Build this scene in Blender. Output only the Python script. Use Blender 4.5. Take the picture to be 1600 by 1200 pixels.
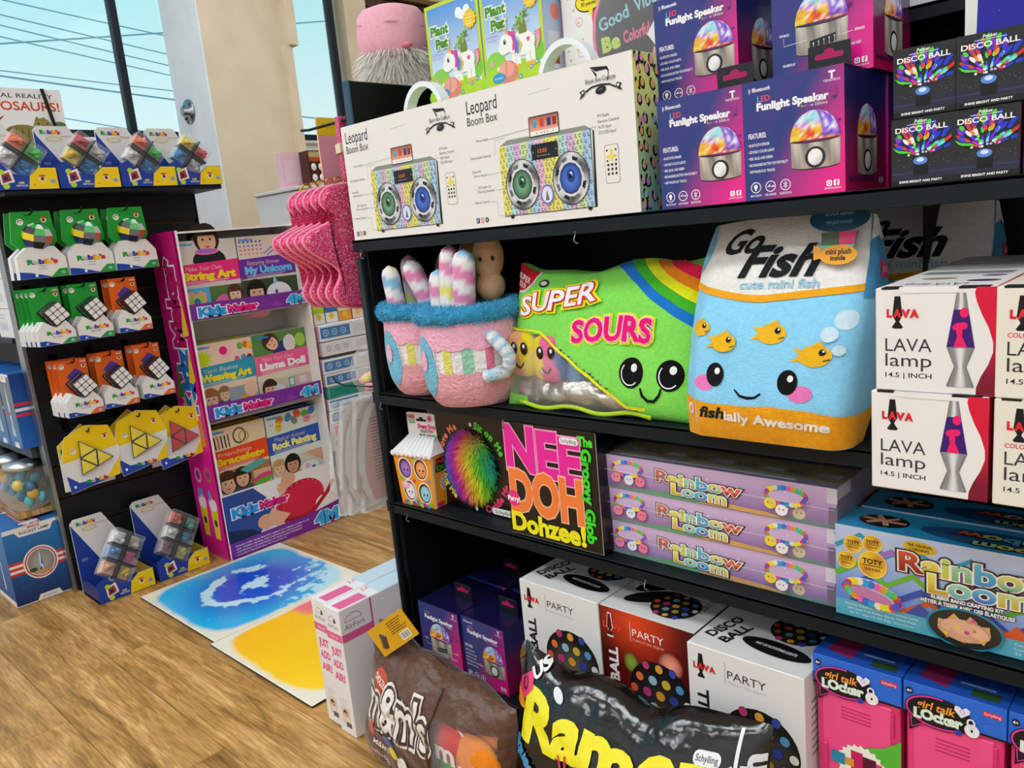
import bpy, bmesh, math, random
from mathutils import Vector, Matrix
random.seed(7)
PI = math.pi
for o in list(bpy.data.objects):
    bpy.data.objects.remove(o, do_unlink=True)
SC = bpy.context.scene
COL = SC.collection

# ------------------------------------------------------------------ camera
def make_camera():
    f, yaw, pitch, roll = 1236.767, 0.768285, 0.193587, -0.0957199
    cy, sy, cp, sp = math.cos(yaw), math.sin(yaw), math.cos(pitch), math.sin(pitch)
    fw = Vector((-sy*cp, cy*cp, -sp)); r = Vector((cy, sy, 0)); u = r.cross(fw)
    cr, sr = math.cos(roll), math.sin(roll)
    r2 = cr*r + sr*u; u2 = -sr*r + cr*u
    cd = bpy.data.cameras.new('camera'); cam = bpy.data.objects.new('camera', cd); COL.objects.link(cam)
    cd.sensor_fit = 'HORIZONTAL'; cd.sensor_width = 36.0; cd.lens = 36.0*f/1600.0
    cd.clip_start = 0.02; cd.clip_end = 200
    m = Matrix((r2, u2, -fw)).transposed().to_4x4(); m.translation = Vector((0, -1.0, 1.06))
    cam.matrix_world = m
    SC.camera = cam
make_camera()

# ------------------------------------------------------------------ world and exposure
SC.view_settings.view_transform = 'Standard'; SC.view_settings.look = 'None'
SC.view_settings.gamma = 1.0; SC.view_settings.use_curve_mapping = False
SC.view_settings.exposure = 0.0
LAMP_STRENGTH = 10.9
W = bpy.data.worlds.new('world'); SC.world = W; W.use_nodes = True
nt = W.node_tree; nt.nodes.clear()
wo = nt.nodes.new('ShaderNodeOutputWorld'); bg = nt.nodes.new('ShaderNodeBackground')
tc = nt.nodes.new('ShaderNodeTexCoord'); sx = nt.nodes.new('ShaderNodeSeparateXYZ'); cr = nt.nodes.new('ShaderNodeValToRGB')
nt.links.new(tc.outputs['Generated'], sx.inputs[0]); nt.links.new(sx.outputs['Z'], cr.inputs[0])
e = cr.color_ramp.elements
e[0].position = 0.0; e[0].color = (0.86, 0.95, 0.96, 1)
e[1].position = 0.75; e[1].color = (0.13, 0.58, 0.78, 1)
m_ = cr.color_ramp.elements.new(0.13); m_.color = (0.74, 0.95, 0.97, 1)
m_ = cr.color_ramp.elements.new(0.33); m_.color = (0.36, 0.84, 0.92, 1)
nt.links.new(cr.outputs[0], bg.inputs[0]); bg.inputs[1].default_value = 1.0
nt.links.new(bg.outputs[0], wo.inputs[0])

# ------------------------------------------------------------------ colours and materials
_lc = {}
def lin(c):
    if isinstance(c, (tuple, list)): return tuple(c)
    if c in _lc: return _lc[c]
    v = [int(c[i:i+2], 16)/255 for i in (0, 2, 4)]
    r = tuple(x/12.92 if x <= 0.04045 else ((x+0.055)/1.055)**2.4 for x in v); _lc[c] = r
    return r
def mixc(a, b, t):
    a, b = lin(a), lin(b)
    return tuple(a[i]*(1-t)+b[i]*t for i in range(3))

def new_mat(name):
    m = bpy.data.materials.new(name); m.use_nodes = True
    n = m.node_tree; b = n.nodes['Principled BSDF']
    return m, n, b
def attr_mat(name, rough, spec=0.4, coat=0.0, bump=None, sheen=0.0, metal=0.0, vary=0.0):
    m, n, b = new_mat(name)
    a = n.nodes.new('ShaderNodeAttribute'); a.attribute_name = 'Col'
    src = a.outputs['Color']
    if vary:
        t = n.nodes.new('ShaderNodeTexCoord'); nz = n.nodes.new('ShaderNodeTexNoise'); nz.inputs['Scale'].default_value = bump[0]*0.35 if bump else 60
        nz.inputs['Detail'].default_value = 4
        mr = n.nodes.new('ShaderNodeMapRange'); mr.inputs[1].default_value = 0.25; mr.inputs[2].default_value = 0.75
        mr.inputs[3].default_value = 1-vary; mr.inputs[4].default_value = 1+vary
        mu = n.nodes.new('ShaderNodeVectorMath'); mu.operation = 'SCALE'
        n.links.new(t.outputs['Object'], nz.inputs['Vector']); n.links.new(nz.outputs['Fac'], mr.inputs[0])
        n.links.new(src, mu.inputs[0]); n.links.new(mr.outputs[0], mu.inputs['Scale']); src = mu.outputs[0]
    n.links.new(src, b.inputs['Base Color'])
    b.inputs['Roughness'].default_value = rough; b.inputs['Specular IOR Level'].default_value = spec
    b.inputs['Coat Weight'].default_value = coat; b.inputs['Coat Roughness'].default_value = 0.12
    b.inputs['Sheen Weight'].default_value = sheen; b.inputs['Metallic'].default_value = metal
    if bump:
        sc_, st, dist = bump
        t = n.nodes.new('ShaderNodeTexCoord'); nz = n.nodes.new('ShaderNodeTexNoise')
        nz.inputs['Scale'].default_value = sc_; nz.inputs['Detail'].default_value = 3
        bp = n.nodes.new('ShaderNodeBump'); bp.inputs['Strength'].default_value = st; bp.inputs['Distance'].default_value = dist
        n.links.new(t.outputs['Object'], nz.inputs['Vector']); n.links.new(nz.outputs['Fac'], bp.inputs['Height'])
        n.links.new(bp.outputs[0], b.inputs['Normal'])
    return m
M = {}
M['paper'] = attr_mat('printed_card', 0.42, 0.35)
M['gloss'] = attr_mat('glossy_card', 0.25, 0.45, coat=0.25)
M['matte'] = attr_mat('matte_paint', 0.7, 0.25)
M['plastic'] = attr_mat('solid_plastic', 0.3, 0.5)
M['fabric'] = attr_mat('plush_fabric', 0.95, 0.15, bump=(420, 0.5, 0.004), sheen=0.08, vary=0.08)
M['fleece'] = attr_mat('plush_fleece', 0.95, 0.1, bump=(150, 0.7, 0.008), sheen=0.15, vary=0.08)
M['satin'] = attr_mat('satin_fabric', 0.38, 0.5, bump=(25, 0.6, 0.02), sheen=0.2)
M['foil'] = attr_mat('bag_foil', 0.14, 0.5, coat=0.5, bump=(13, 0.45, 0.02))
M['silver'] = attr_mat('silver_foil', 0.28, 0.5, metal=0.85, bump=(14, 0.8, 0.03))
M['metal'] = attr_mat('bare_metal', 0.3, 0.5, metal=1.0)
M['fur'] = attr_mat('fur_fibre', 0.75, 0.2, sheen=0.3)
M['black'] = attr_mat('powder_coated_metal', 0.5, 0.25, bump=(900, 0.08, 0.001))
M['slat'] = attr_mat('laminate_board', 0.5, 0.35)

def mat_wood():
    m, n, b = new_mat('oak_vinyl'); L = n.links.new
    t = n.nodes.new('ShaderNodeTexCoord'); oi = n.nodes.new('ShaderNodeObjectInfo')
    cb = n.nodes.new('ShaderNodeCombineXYZ'); L(oi.outputs['Random'], cb.inputs[0]); L(oi.outputs['Random'], cb.inputs[1])
    sc = n.nodes.new('ShaderNodeVectorMath'); sc.operation = 'SCALE'; sc.inputs['Scale'].default_value = 37; L(cb.outputs[0], sc.inputs[0])
    ad = n.nodes.new('ShaderNodeVectorMath'); ad.operation = 'ADD'; L(t.outputs['Object'], ad.inputs[0]); L(sc.outputs[0], ad.inputs[1])
    mp = n.nodes.new('ShaderNodeMapping'); mp.inputs['Scale'].default_value = (0.9, 7.0, 1.0); L(ad.outputs[0], mp.inputs[0])
    n1 = n.nodes.new('ShaderNodeTexNoise'); n1.inputs['Scale'].default_value = 3.2; n1.inputs['Detail'].default_value = 7; n1.inputs['Roughness'].default_value = 0.62; n1.inputs['Distortion'].default_value = 0.9
    L(mp.outputs[0], n1.inputs['Vector'])
    mp2 = n.nodes.new('ShaderNodeMapping'); mp2.inputs['Scale'].default_value = (5, 60, 1.0); L(ad.outputs[0], mp2.inputs[0])
    n2 = n.nodes.new('ShaderNodeTexNoise'); n2.inputs['Scale'].default_value = 3.0; n2.inputs['Detail'].default_value = 6; n2.inputs['Distortion'].default_value = .6; L(mp2.outputs[0], n2.inputs['Vector'])
    r = n.nodes.new('ShaderNodeValToRGB'); L(n1.outputs['Fac'], r.inputs[0])
    r.color_ramp.elements[0].position = 0.28; r.color_ramp.elements[0].color = lin('76501f')+(1,)
    r.color_ramp.elements[1].position = 0.72; r.color_ramp.elements[1].color = lin('e2b87c')+(1,)
    k = r.color_ramp.elements.new(0.46); k.color = lin('ac8042')+(1,)
    k = r.color_ramp.elements.new(0.58); k.color = lin('c6985a')+(1,)
    mr = n.nodes.new('ShaderNodeMapRange'); L(n2.outputs['Fac'], mr.inputs[0]); mr.inputs[1].default_value = 0.3; mr.inputs[2].default_value = 0.7; mr.inputs[3].default_value = 0.62; mr.inputs[4].default_value = 1.30
    mr2 = n.nodes.new('ShaderNodeMapRange'); L(oi.outputs['Random'], mr2.inputs[0]); mr2.inputs[3].default_value = 0.82; mr2.inputs[4].default_value = 1.12
    mm = n.nodes.new('ShaderNodeMath'); mm.operation = 'MULTIPLY'; L(mr.outputs[0], mm.inputs[0]); L(mr2.outputs[0], mm.inputs[1])
    vs = n.nodes.new('ShaderNodeVectorMath'); vs.operation = 'SCALE'; L(r.outputs[0], vs.inputs[0]); L(mm.outputs[0], vs.inputs['Scale'])
    L(vs.outputs[0], b.inputs['Base Color']); b.inputs['Roughness'].default_value = 0.36; b.inputs['Specular IOR Level'].default_value = 0.45
    bp = n.nodes.new('ShaderNodeBump'); bp.inputs['Strength'].default_value = 0.25; bp.inputs['Distance'].default_value = 0.002
    L(n2.outputs['Fac'], bp.inputs['Height']); L(bp.outputs[0], b.inputs['Normal'])
    return m
M['wood'] = mat_wood()
def mat_noise(name, c0, c1, scale, rough=0.8, bump=0.3):
    m, n, b = new_mat(name); L = n.links.new
    t = n.nodes.new('ShaderNodeTexCoord'); nz = n.nodes.new('ShaderNodeTexNoise'); nz.inputs['Scale'].default_value = scale; nz.inputs['Detail'].default_value = 6
    r = n.nodes.new('ShaderNodeValToRGB'); r.color_ramp.elements[0].color = lin(c0)+(1,); r.color_ramp.elements[1].color = lin(c1)+(1,)
    r.color_ramp.elements[0].position = 0.3; r.color_ramp.elements[1].position = 0.7
    L(t.outputs['Object'], nz.inputs['Vector']); L(nz.outputs['Fac'], r.inputs[0]); L(r.outputs[0], b.inputs['Base Color'])
    b.inputs['Roughness'].default_value = rough
    bp = n.nodes.new('ShaderNodeBump'); bp.inputs['Strength'].default_value = bump; bp.inputs['Distance'].default_value = 0.003
    L(nz.outputs['Fac'], bp.inputs['Height']); L(bp.outputs[0], b.inputs['Normal'])
    return m
M['plaster'] = mat_noise('painted_plaster', 'd9c7a8', 'e2d2b6', 6, 0.75, 0.15)
M['white'] = mat_noise('white_paint', 'dfe2e6', 'ececee', 5, 0.7, 0.1)
M['brick'] = mat_noise('dark_brick', '2a1a14', '5a3a2c', 22, 0.85, 0.5)
M['mortar'] = mat_noise('mortar', '3a302a', '4d4238', 30, 0.9, 0.4)
def mat_clear(name, tint, gloss, alpha):
    m = bpy.data.materials.new(name); m.use_nodes = True; n = m.node_tree; n.nodes.clear(); L = n.links.new
    o = n.nodes.new('ShaderNodeOutputMaterial'); mx = n.nodes.new('ShaderNodeMixShader')
    tr = n.nodes.new('ShaderNodeBsdfTransparent'); pr = n.nodes.new('ShaderNodeBsdfPrincipled')
    tr.inputs[0].default_value = (1, 1, 1, 1)
    pr.inputs['Base Color'].default_value = lin(tint)+(1,); pr.inputs['Roughness'].default_value = gloss; pr.inputs['Specular IOR Level'].default_value = 0.8
    fr = n.nodes.new('ShaderNodeLayerWeight'); fr.inputs['Blend'].default_value = 0.25
    ma = n.nodes.new('ShaderNodeMath'); ma.operation = 'MULTIPLY_ADD'; L(fr.outputs['Facing'], ma.inputs[0]); ma.inputs[1].default_value = 0.45; ma.inputs[2].default_value = alpha
    L(ma.outputs[0], mx.inputs[0]); L(tr.outputs[0], mx.inputs[1]); L(pr.outputs[0], mx.inputs[2]); L(mx.outputs[0], o.inputs[0])
    return m
M['clear'] = mat_clear('clear_plastic', 'e8eef0', 0.08, 0.05)
M['film'] = mat_clear('shrink_film', 'f4f4fa', 0.1, 0.05)
M['frost'] = mat_clear('frosted_plastic', 'eef0ee', 0.2, 0.16)
M['glass'] = mat_clear('window_glass', 'd8eef2', 0.02, 0.01)
def mat_glitter():
    m, n, b = new_mat('pink_glitter'); L = n.links.new
    t = n.nodes.new('ShaderNodeTexCoord'); v = n.nodes.new('ShaderNodeTexVoronoi'); v.inputs['Scale'].default_value = 520
    L(t.outputs['Object'], v.inputs['Vector'])
    sp = n.nodes.new('ShaderNodeSeparateColor'); L(v.outputs['Color'], sp.inputs[0])
    r = n.nodes.new('ShaderNodeValToRGB'); L(sp.outputs[0], r.inputs[0])
    r.color_ramp.elements[0].color = lin('c01d58')+(1,); r.color_ramp.elements[1].color = lin('ffd0e0')+(1,)
    k = r.color_ramp.elements.new(0.6); k.color = lin('f0407f')+(1,); k = r.color_ramp.elements.new(0.85); k.color = lin('fa7aa8')+(1,)
    L(r.outputs[0], b.inputs['Base Color']); b.inputs['Roughness'].default_value = 0.35; b.inputs['Metallic'].default_value = 0.25
    bp = n.nodes.new('ShaderNodeBump'); bp.inputs['Strength'].default_value = 0.8; bp.inputs['Distance'].default_value = 0.002
    L(sp.outputs[1], bp.inputs['Height']); L(bp.outputs[0], b.inputs['Normal'])
    return m
M['glitter'] = mat_glitter()
def mat_emit(name, c, s):
    m = bpy.data.materials.new(name); m.use_nodes = True; n = m.node_tree; n.nodes.clear()
    o = n.nodes.new('ShaderNodeOutputMaterial'); em = n.nodes.new('ShaderNodeEmission'); em.inputs[0].default_value = c; em.inputs[1].default_value = s
    n.links.new(em.outputs[0], o.inputs[0]); return m
M['lamp'] = mat_emit('lamp_diffuser', (0.90, 0.965, 1.0, 1), LAMP_STRENGTH)

# ------------------------------------------------------------------ mesh builder
class MB:
    def __init__(s): s.v = []; s.f = []; s.c = []; s.sm = []
    def add(s, vs, fs, col, smooth=False):
        k = len(s.v); s.v.extend(tuple(p) for p in vs)
        c = [lin(x) for x in col] if (isinstance(col, list) and len(col) == len(vs) and not isinstance(col[0], float)) else [lin(col)]*len(vs)
        s.c.extend(c)
        for f in fs: s.f.append(tuple(i+k for i in f)); s.sm.append(smooth)
        return s
    def box(s, x0, y0, z0, x1, y1, z1, col, b=0.0, cols=None):
        """chamfered box; cols may give front/right/top/left/back/bottom colours"""
        if cols:
            get = lambda n: cols.get(n, col)
            P = [(x0, y0, z0), (x1, y0, z0), (x1, y1, z0), (x0, y1, z0), (x0, y0, z1), (x1, y0, z1), (x1, y1, z1), (x0, y1, z1)]
            for nme, q in (('front', (0, 1, 5, 4)), ('right', (1, 2, 6, 5)), ('back', (2, 3, 7, 6)), ('left', (3, 0, 4, 7)), ('top', (4, 5, 6, 7)), ('bottom', (3, 2, 1, 0))):
                s.add([P[i] for i in q], [(0, 1, 2, 3)], get(nme))
            return s
        if b <= 0:
            P = [(x0, y0, z0), (x1, y0, z0), (x1, y1, z0), (x0, y1, z0), (x0, y0, z1), (x1, y0, z1), (x1, y1, z1), (x0, y1, z1)]
            s.add(P, [(0, 1, 5, 4), (1, 2, 6, 5), (2, 3, 7, 6), (3, 0, 4, 7), (4, 5, 6, 7), (3, 2, 1, 0)], col); return s
        V = []; idx = {}
        for i, X in enumerate((x0, x1)):
            for j, Y in enumerate((y0, y1)):
                for k, Z in enumerate((z0, z1)):
                    sx_, sy_, sz_ = (1, -1)[i], (1, -1)[j], (1, -1)[k]
                    for a, d in enumerate(((0, sy_*b, sz_*b), (sx_*b, 0, sz_*b), (sx_*b, sy_*b, 0))):
                        idx[i, j, k, a] = len(V); V.append((X+d[0], Y+d[1], Z+d[2]))
        F = []
        g = lambda i, j, k, a: idx[i, j, k, a]
        F += [(g(0,0,0,0), g(0,0,1,0), g(0,1,1,0), g(0,1,0,0)), (g(1,0,0,0), g(1,1,0,0), g(1,1,1,0), g(1,0,1,0))]
        F += [(g(0,0,0,1), g(1,0,0,1), g(1,0,1,1), g(0,0,1,1)), (g(0,1,0,1), g(0,1,1,1), g(1,1,1,1), g(1,1,0,1))]
        F += [(g(0,0,0,2), g(0,1,0,2), g(1,1,0,2), g(1,0,0,2)), (g(0,0,1,2), g(1,0,1,2), g(1,1,1,2), g(0,1,1,2))]
        for p in (0, 1):
            for q in (0, 1):
                F += [(g(p,q,0,0), g(p,q,0,1), g(p,q,1,1), g(p,q,1,0)), (g(p,0,q,0), g(p,0,q,2), g(p,1,q,2), g(p,1,q,0)), (g(0,p,q,1), g(0,p,q,2), g(1,p,q,2), g(1,p,q,1))]
        for i in (0, 1):
            for j in (0, 1):
                for k in (0, 1): F.append((g(i,j,k,0), g(i,j,k,1), g(i,j,k,2)))
        s.add(V, F, col); return s
    def tube(s, pts, r, col, n=8, cap=True, smooth=True):
        pts = [Vector(p) for p in pts]; V = []; F = []; N = len(pts)
        rs = r if isinstance(r, (list, tuple)) else [r]*N
        t0 = (pts[1]-pts[0]).normalized(); up = Vector((0, 0, 1)) if abs(t0.z) < 0.9 else Vector((1, 0, 0))
        a = t0.cross(up).normalized()
        for i, p in enumerate(pts):
            t = (pts[min(i+1, N-1)]-pts[max(i-1, 0)]).normalized()
            a = (a - t*a.dot(t)).normalized(); b_ = t.cross(a)
            for k in range(n):
                an = 2*PI*k/n; V.append(p + (a*math.cos(an)+b_*math.sin(an))*rs[i])
        for i in range(N-1):
            for k in range(n): F.append((i*n+k, i*n+(k+1) % n, (i+1)*n+(k+1) % n, (i+1)*n+k))
        if cap: F += [tuple(range(n-1, -1, -1)), tuple((N-1)*n+k for k in range(n))]
        cc = col
        if isinstance(col, list) and len(col) == N: cc = [lin(c) for c in col for _ in range(n)]
        s.add(V, F, cc, smooth); return s
    def lathe(s, prof, col, n=24, c=(0, 0, 0), smooth=True, sx=1.0, sy=1.0):
        V = []; F = []; N = len(prof); cc = []
        for i, p in enumerate(prof):
            for k in range(n):
                an = 2*PI*k/n; V.append((c[0]+p[0]*math.cos(an)*sx, c[1]+p[0]*math.sin(an)*sy, c[2]+p[1]))
                cc.append(lin(p[2]) if len(p) > 2 else lin(col))
        for i in range(N-1):
            for k in range(n): F.append((i*n+k, i*n+(k+1) % n, (i+1)*n+(k+1) % n, (i+1)*n+k))
        if prof[0][0] > 1e-6: F.append(tuple(range(n-1, -1, -1)))
        if prof[-1][0] > 1e-6: F.append(tuple((N-1)*n+k for k in range(n)))
        s.add(V, F, cc, smooth); return s
    def ball(s, c, rx, ry, rz, col, n=20, m=12, smooth=True, fn=None):
        V = []; F = []; cc = []
        for i in range(m+1):
            th = PI*i/m
            for k in range(n):
                ph = 2*PI*k/n; d = (math.sin(th)*math.cos(ph), math.sin(th)*math.sin(ph), math.cos(th))
                q = 1.0 if fn is None else fn(d)
                V.append((c[0]+rx*d[0]*q, c[1]+ry*d[1]*q, c[2]+rz*d[2]*q))
                cc.append(lin(col(d)) if callable(col) else lin(col))
        for i in range(m):
            for k in range(n): F.append((i*n+k, (i+1)*n+k, (i+1)*n+(k+1) % n, i*n+(k+1) % n))
        s.add(V, F, cc, smooth); return s
    def prism(s, poly, y0, y1, col, side=None):
        """polygon in the xz plane extruded along y (front at y0)"""
        n = len(poly); V = [(p[0], y0, p[1]) for p in poly]; s.add(V, [tuple(range(n))], col)
        s.add([(p[0], y1, p[1]) for p in poly], [tuple(range(n-1, -1, -1))], col)
        for i in range(n):
            a, b = poly[i], poly[(i+1) % n]
            s.add([(a[0], y0, a[1]), (a[0], y1, a[1]), (b[0], y1, b[1]), (b[0], y0, b[1])], [(0, 1, 2, 3)], side or col)
        return s
    def mesh(s, name):
        me = bpy.data.meshes.new(name); me.from_pydata(s.v, [], s.f)
        a = me.color_attributes.new('Col', 'FLOAT_COLOR', 'POINT')
        flat = []
        for c in s.c: flat.extend((c[0], c[1], c[2], 1.0))
        a.data.foreach_set('color', flat)
        me.polygons.foreach_set('use_smooth', s.sm)
        return me
    def build(s, name, mat, parent=None, loc=None, rot=None):
        me = s.mesh(name); me.materials.append(M[mat] if isinstance(mat, str) else mat)
        return link(name, me, parent, loc, rot)
def link(name, data, parent=None, loc=None, rot=None):
    o = bpy.data.objects.new(name, data); COL.objects.link(o)
    if parent: o.parent = parent
    if loc: o.location = loc
    if rot: o.rotation_euler = rot
    return o
def tag(o, label, cat, group=None):
    o['label'] = label; o['category'] = cat
    if group: o['group'] = group
    return o
def thing(name, label, cat, loc=(0, 0, 0), rz=0.0, group=None, rot=None):
    o = link(name, None, None, loc, rot or (0, 0, rz)); o.empty_display_size = 0.02
    return tag(o, label, cat, group)
def struct(o): o['kind'] = 'structure'; return o
def dup(src, loc, label, rz=None, group=None, rot=None):
    o = src.copy(); COL.objects.link(o); o.location = loc; o['label'] = label
    if rz is not None: o.rotation_euler = (0, 0, rz)
    if rot: o.rotation_euler = rot
    if group: o['group'] = group
    for ch in list(src.children):
        c = ch.copy(); COL.objects.link(c); c.parent = o
        for g in list(ch.children):
            d = g.copy(); COL.objects.link(d); d.parent = c
    return o

# ------------------------------------------------------------------ flat print: layered artwork
_cu = bpy.data.curves.new('lettering', 'FONT'); _cu.dimensions = '2D'; _cu.fill_mode = 'FRONT'; _cu.resolution_u = 3
_to = bpy.data.objects.new('lettering', _cu)
_tc = {}
def text_geo(t, off=0.0):
    k = (t, off)
    if k in _tc: return _tc[k]
    _cu.body = t; _cu.offset = off
    me = _to.to_mesh()
    V = [(v.co.x, v.co.y) for v in me.vertices]; F = [tuple(p.vertices) for p in me.polygons]
    _to.to_mesh_clear()
    _tc[k] = (V, F); return _tc[k]
_H = max(v[1] for v in text_geo('H')[0])
def twidth(t):
    if not t.strip(): return 0.3*len(t)
    V = text_geo(t)[0]; return max(v[0] for v in V)
STEP = 0.00022
class Art:
    """2-D print in millimetres on a face w x h; every item knows its layer"""
    def __init__(s, w, h): s.w = w; s.h = h; s.it = []
    def put(s, V, F, col, lay=None):
        if not V: return s
        b = (min(v[0] for v in V), min(v[1] for v in V), max(v[0] for v in V), max(v[1] for v in V))
        if lay is None:
            lay = 1
            for q in s.it:
                c = q[3]
                if q[4] >= lay and c[0] < b[2] and c[2] > b[0] and c[1] < b[3] and c[3] > b[1]: lay = q[4]+1
        s.it.append((V, F, col, b, lay)); return s
    def poly(s, pts, col): return s.put(list(pts), [tuple(range(len(pts)))], col)
    def rect(s, x0, y0, x1, y1, col): return s.poly([(x0, y0), (x1, y0), (x1, y1), (x0, y1)], col)
    def bg(s, col): return s.rect(0, 0, s.w, s.h, col)
    def rrect(s, x0, y0, x1, y1, r, col, n=4):
        P = []
        for cx, cy, a0 in ((x1-r, y0+r, -90), (x1-r, y1-r, 0), (x0+r, y1-r, 90), (x0+r, y0+r, 180)):
            for i in range(n+1):
                a = math.radians(a0+90*i/n); P.append((cx+r*math.cos(a), cy+r*math.sin(a)))
        return s.poly(P, col)
    def ell(s, cx, cy, rx, ry=None, col='000000', n=20, rot=0.0):
        ry = rx if ry is None else ry; c, q = math.cos(rot), math.sin(rot); P = []
        for i in range(n):
            a = 2*PI*i/n; x, y = rx*math.cos(a), ry*math.sin(a); P.append((cx+x*c-y*q, cy+x*q+y*c))
        return s.poly(P, col)
    def ring(s, cx, cy, rx, ry, w, col, n=24, a0=0.0, a1=2*PI, rot=0.0):
        V = []; F = []; c, q = math.cos(rot), math.sin(rot)
        for i in range(n+1):
            a = a0+(a1-a0)*i/n
            for k in (0, 1):
                x, y = (rx-w*k)*math.cos(a), (ry-w*k)*math.sin(a); V.append((cx+x*c-y*q, cy+x*q+y*c))
        for i in range(n): F.append((2*i, 2*i+2, 2*i+3, 2*i+1))
        cc = col
        if isinstance(col, list): cc = [lin(col[(i*len(col)*1//(n+1)) % len(col)]) for i in range(n+1) for _ in (0, 1)]
        return s.put(V, F, cc)
    def line(s, pts, w, col):
        V = []; F = []
        for i, p in enumerate(pts):
            a = pts[max(i-1, 0)]; b = pts[min(i+1, len(pts)-1)]; dx, dy = b[0]-a[0], b[1]-a[1]; l = math.hypot(dx, dy) or 1
            ww = w[i] if isinstance(w, (list, tuple)) else w
            nx, ny = -dy/l*ww/2, dx/l*ww/2; V += [(p[0]+nx, p[1]+ny), (p[0]-nx, p[1]-ny)]
        for i in range(len(pts)-1): F.append((2*i+1, 2*i+3, 2*i+2, 2*i))
        return s.put(V, F, col)
    def grid(s, x0, y0, x1, y1, nx, ny, fn, warp=None):
        V = []; F = []; C = []
        for j in range(ny+1):
            for i in range(nx+1):
                u, v = i/nx, j/ny; p = (x0+(x1-x0)*u, y0+(y1-y0)*v)
                V.append(warp(*p) if warp else p); C.append(lin(fn(u, v)))
        for j in range(ny):
            for i in range(nx): k = j*(nx+1)+i; F.append((k, k+1, k+nx+2, k+nx+1))
        return s.put(V, F, C)
    def disc(s, cx, cy, rx, ry, fn, nr=6, n=28, rot=0.0):
        """ellipse with colour by (r, angle)"""
        V = [(cx, cy)]; C = [lin(fn(0, 0))]; F = []; c, q = math.cos(rot), math.sin(rot)
        for j in range(1, nr+1):
            for i in range(n):
                a = 2*PI*i/n; x, y = rx*j/nr*math.cos(a), ry*j/nr*math.sin(a)
                V.append((cx+x*c-y*q, cy+x*q+y*c)); C.append(lin(fn(j/nr, a)))
        for i in range(n): F.append((0, 1+i, 1+(i+1) % n))
        for j in range(nr-1):
            for i in range(n): a = 1+j*n; F.append((a+i, a+n+i, a+n+(i+1) % n, a+(i+1) % n))
        return s.put(V, F, C)
    def star(s, cx, cy, r0, r1, n, col, a0=PI/2):
        return s.poly([(cx+(r0 if i % 2 == 0 else r1)*math.cos(a0+PI*i/n), cy+(r0 if i % 2 == 0 else r1)*math.sin(a0+PI*i/n)) for i in range(2*n)], col)
    def text(s, t, x, y, h, col, w=None, al='l', b=0.0, sh=0.0, rot=0.0, ol=None, lay=None):
        """h = capital height; w = fit to this width; ol = [(offset, colour), ...] outlines from widest"""
        k = h/_H
        base = text_geo(t)[0]
        if not base: return s
        x0 = min(v[0] for v in base); x1 = max(v[0] for v in base); kx = k if w is None else w/max(x1-x0, 1e-6)
        tw = (x1-x0)*kx; ox = {'l': 0, 'c': -tw/2, 'r': -tw}[al]; c, q = math.cos(rot), math.sin(rot)
        def tr(V):
            out = []
            for vx, vy in V:
                px, py = (vx-x0)*kx+ox+vy*k*sh, vy*k; out.append((x+px*c-py*q, y+px*q+py*c))
            return out
        for off, oc in (ol or []):
            V, F = text_geo(t, round(off, 3)); s.put(tr(V), F, oc)
        V, F = text_geo(t, round(b, 3)); V = tr(V)
        if isinstance(col, tuple) and isinstance(col[0], str):   # vertical gradient (bottom, top)
            lo = min(v[1] for v in V); hi = max(v[1] for v in V); cc = [mixc(col[0], col[1], (v[1]-lo)/(hi-lo+1e-9)) for v in V]
            return s.put(V, F, cc)
        return s.put(V, F, col)
    def multi(s, t, x, y, h, cols, w=None, b=0.0, sh=0.0, rot=0.0, ol=None, bob=None):
        """each letter its own colour"""
        tot = twidth(t); k = h/_H; kx = k if w is None else w/tot; c, q = math.cos(rot), math.sin(rot)
        xs = []; ci = 0
        for i, ch in enumerate(t):
            if ch == ' ': continue
            px = (twidth(t[:i+1])-(twidth(ch)-min(v[0] for v in text_geo(ch)[0])))*kx; py = bob[ci % len(bob)] if bob else 0
            cw = (twidth(ch)-min(v[0] for v in text_geo(ch)[0]))*kx
            xs.append((ch, x+px*c-py*q, y+px*q+py*c, cw, cols[ci % len(cols)])); ci += 1
        for off, oc in (ol or []):
            for ch, X, Y, cw, cc in xs:
                V, F = text_geo(ch, round(off, 3)); s._ch(V, F, ch, X, Y, cw, k, sh, c, q, oc)
        for ch, X, Y, cw, cc in xs:
            V, F = text_geo(ch, round(b, 3)); s._ch(V, F, ch, X, Y, cw, k, sh, c, q, cc)
        return s
    def _ch(s, V, F, ch, X, Y, cw, k, sh, c, q, col):
        B = text_geo(ch)[0]; x0 = min(v[0] for v in B); x1 = max(v[0] for v in B); kx = cw/max(x1-x0, 1e-6); out = []
        for vx, vy in V:
            px, py = (vx-x0)*kx+vy*k*sh, vy*k; out.append((X+px*c-py*q, Y+px*q+py*c))
        if isinstance(col, tuple) and isinstance(col[0], str):
            lo = min(v[1] for v in out); hi = max(v[1] for v in out); col = [mixc(col[0], col[1], (v[1]-lo)/(hi-lo+1e-9)) for v in out]
        s.put(out, F, col)
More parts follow.
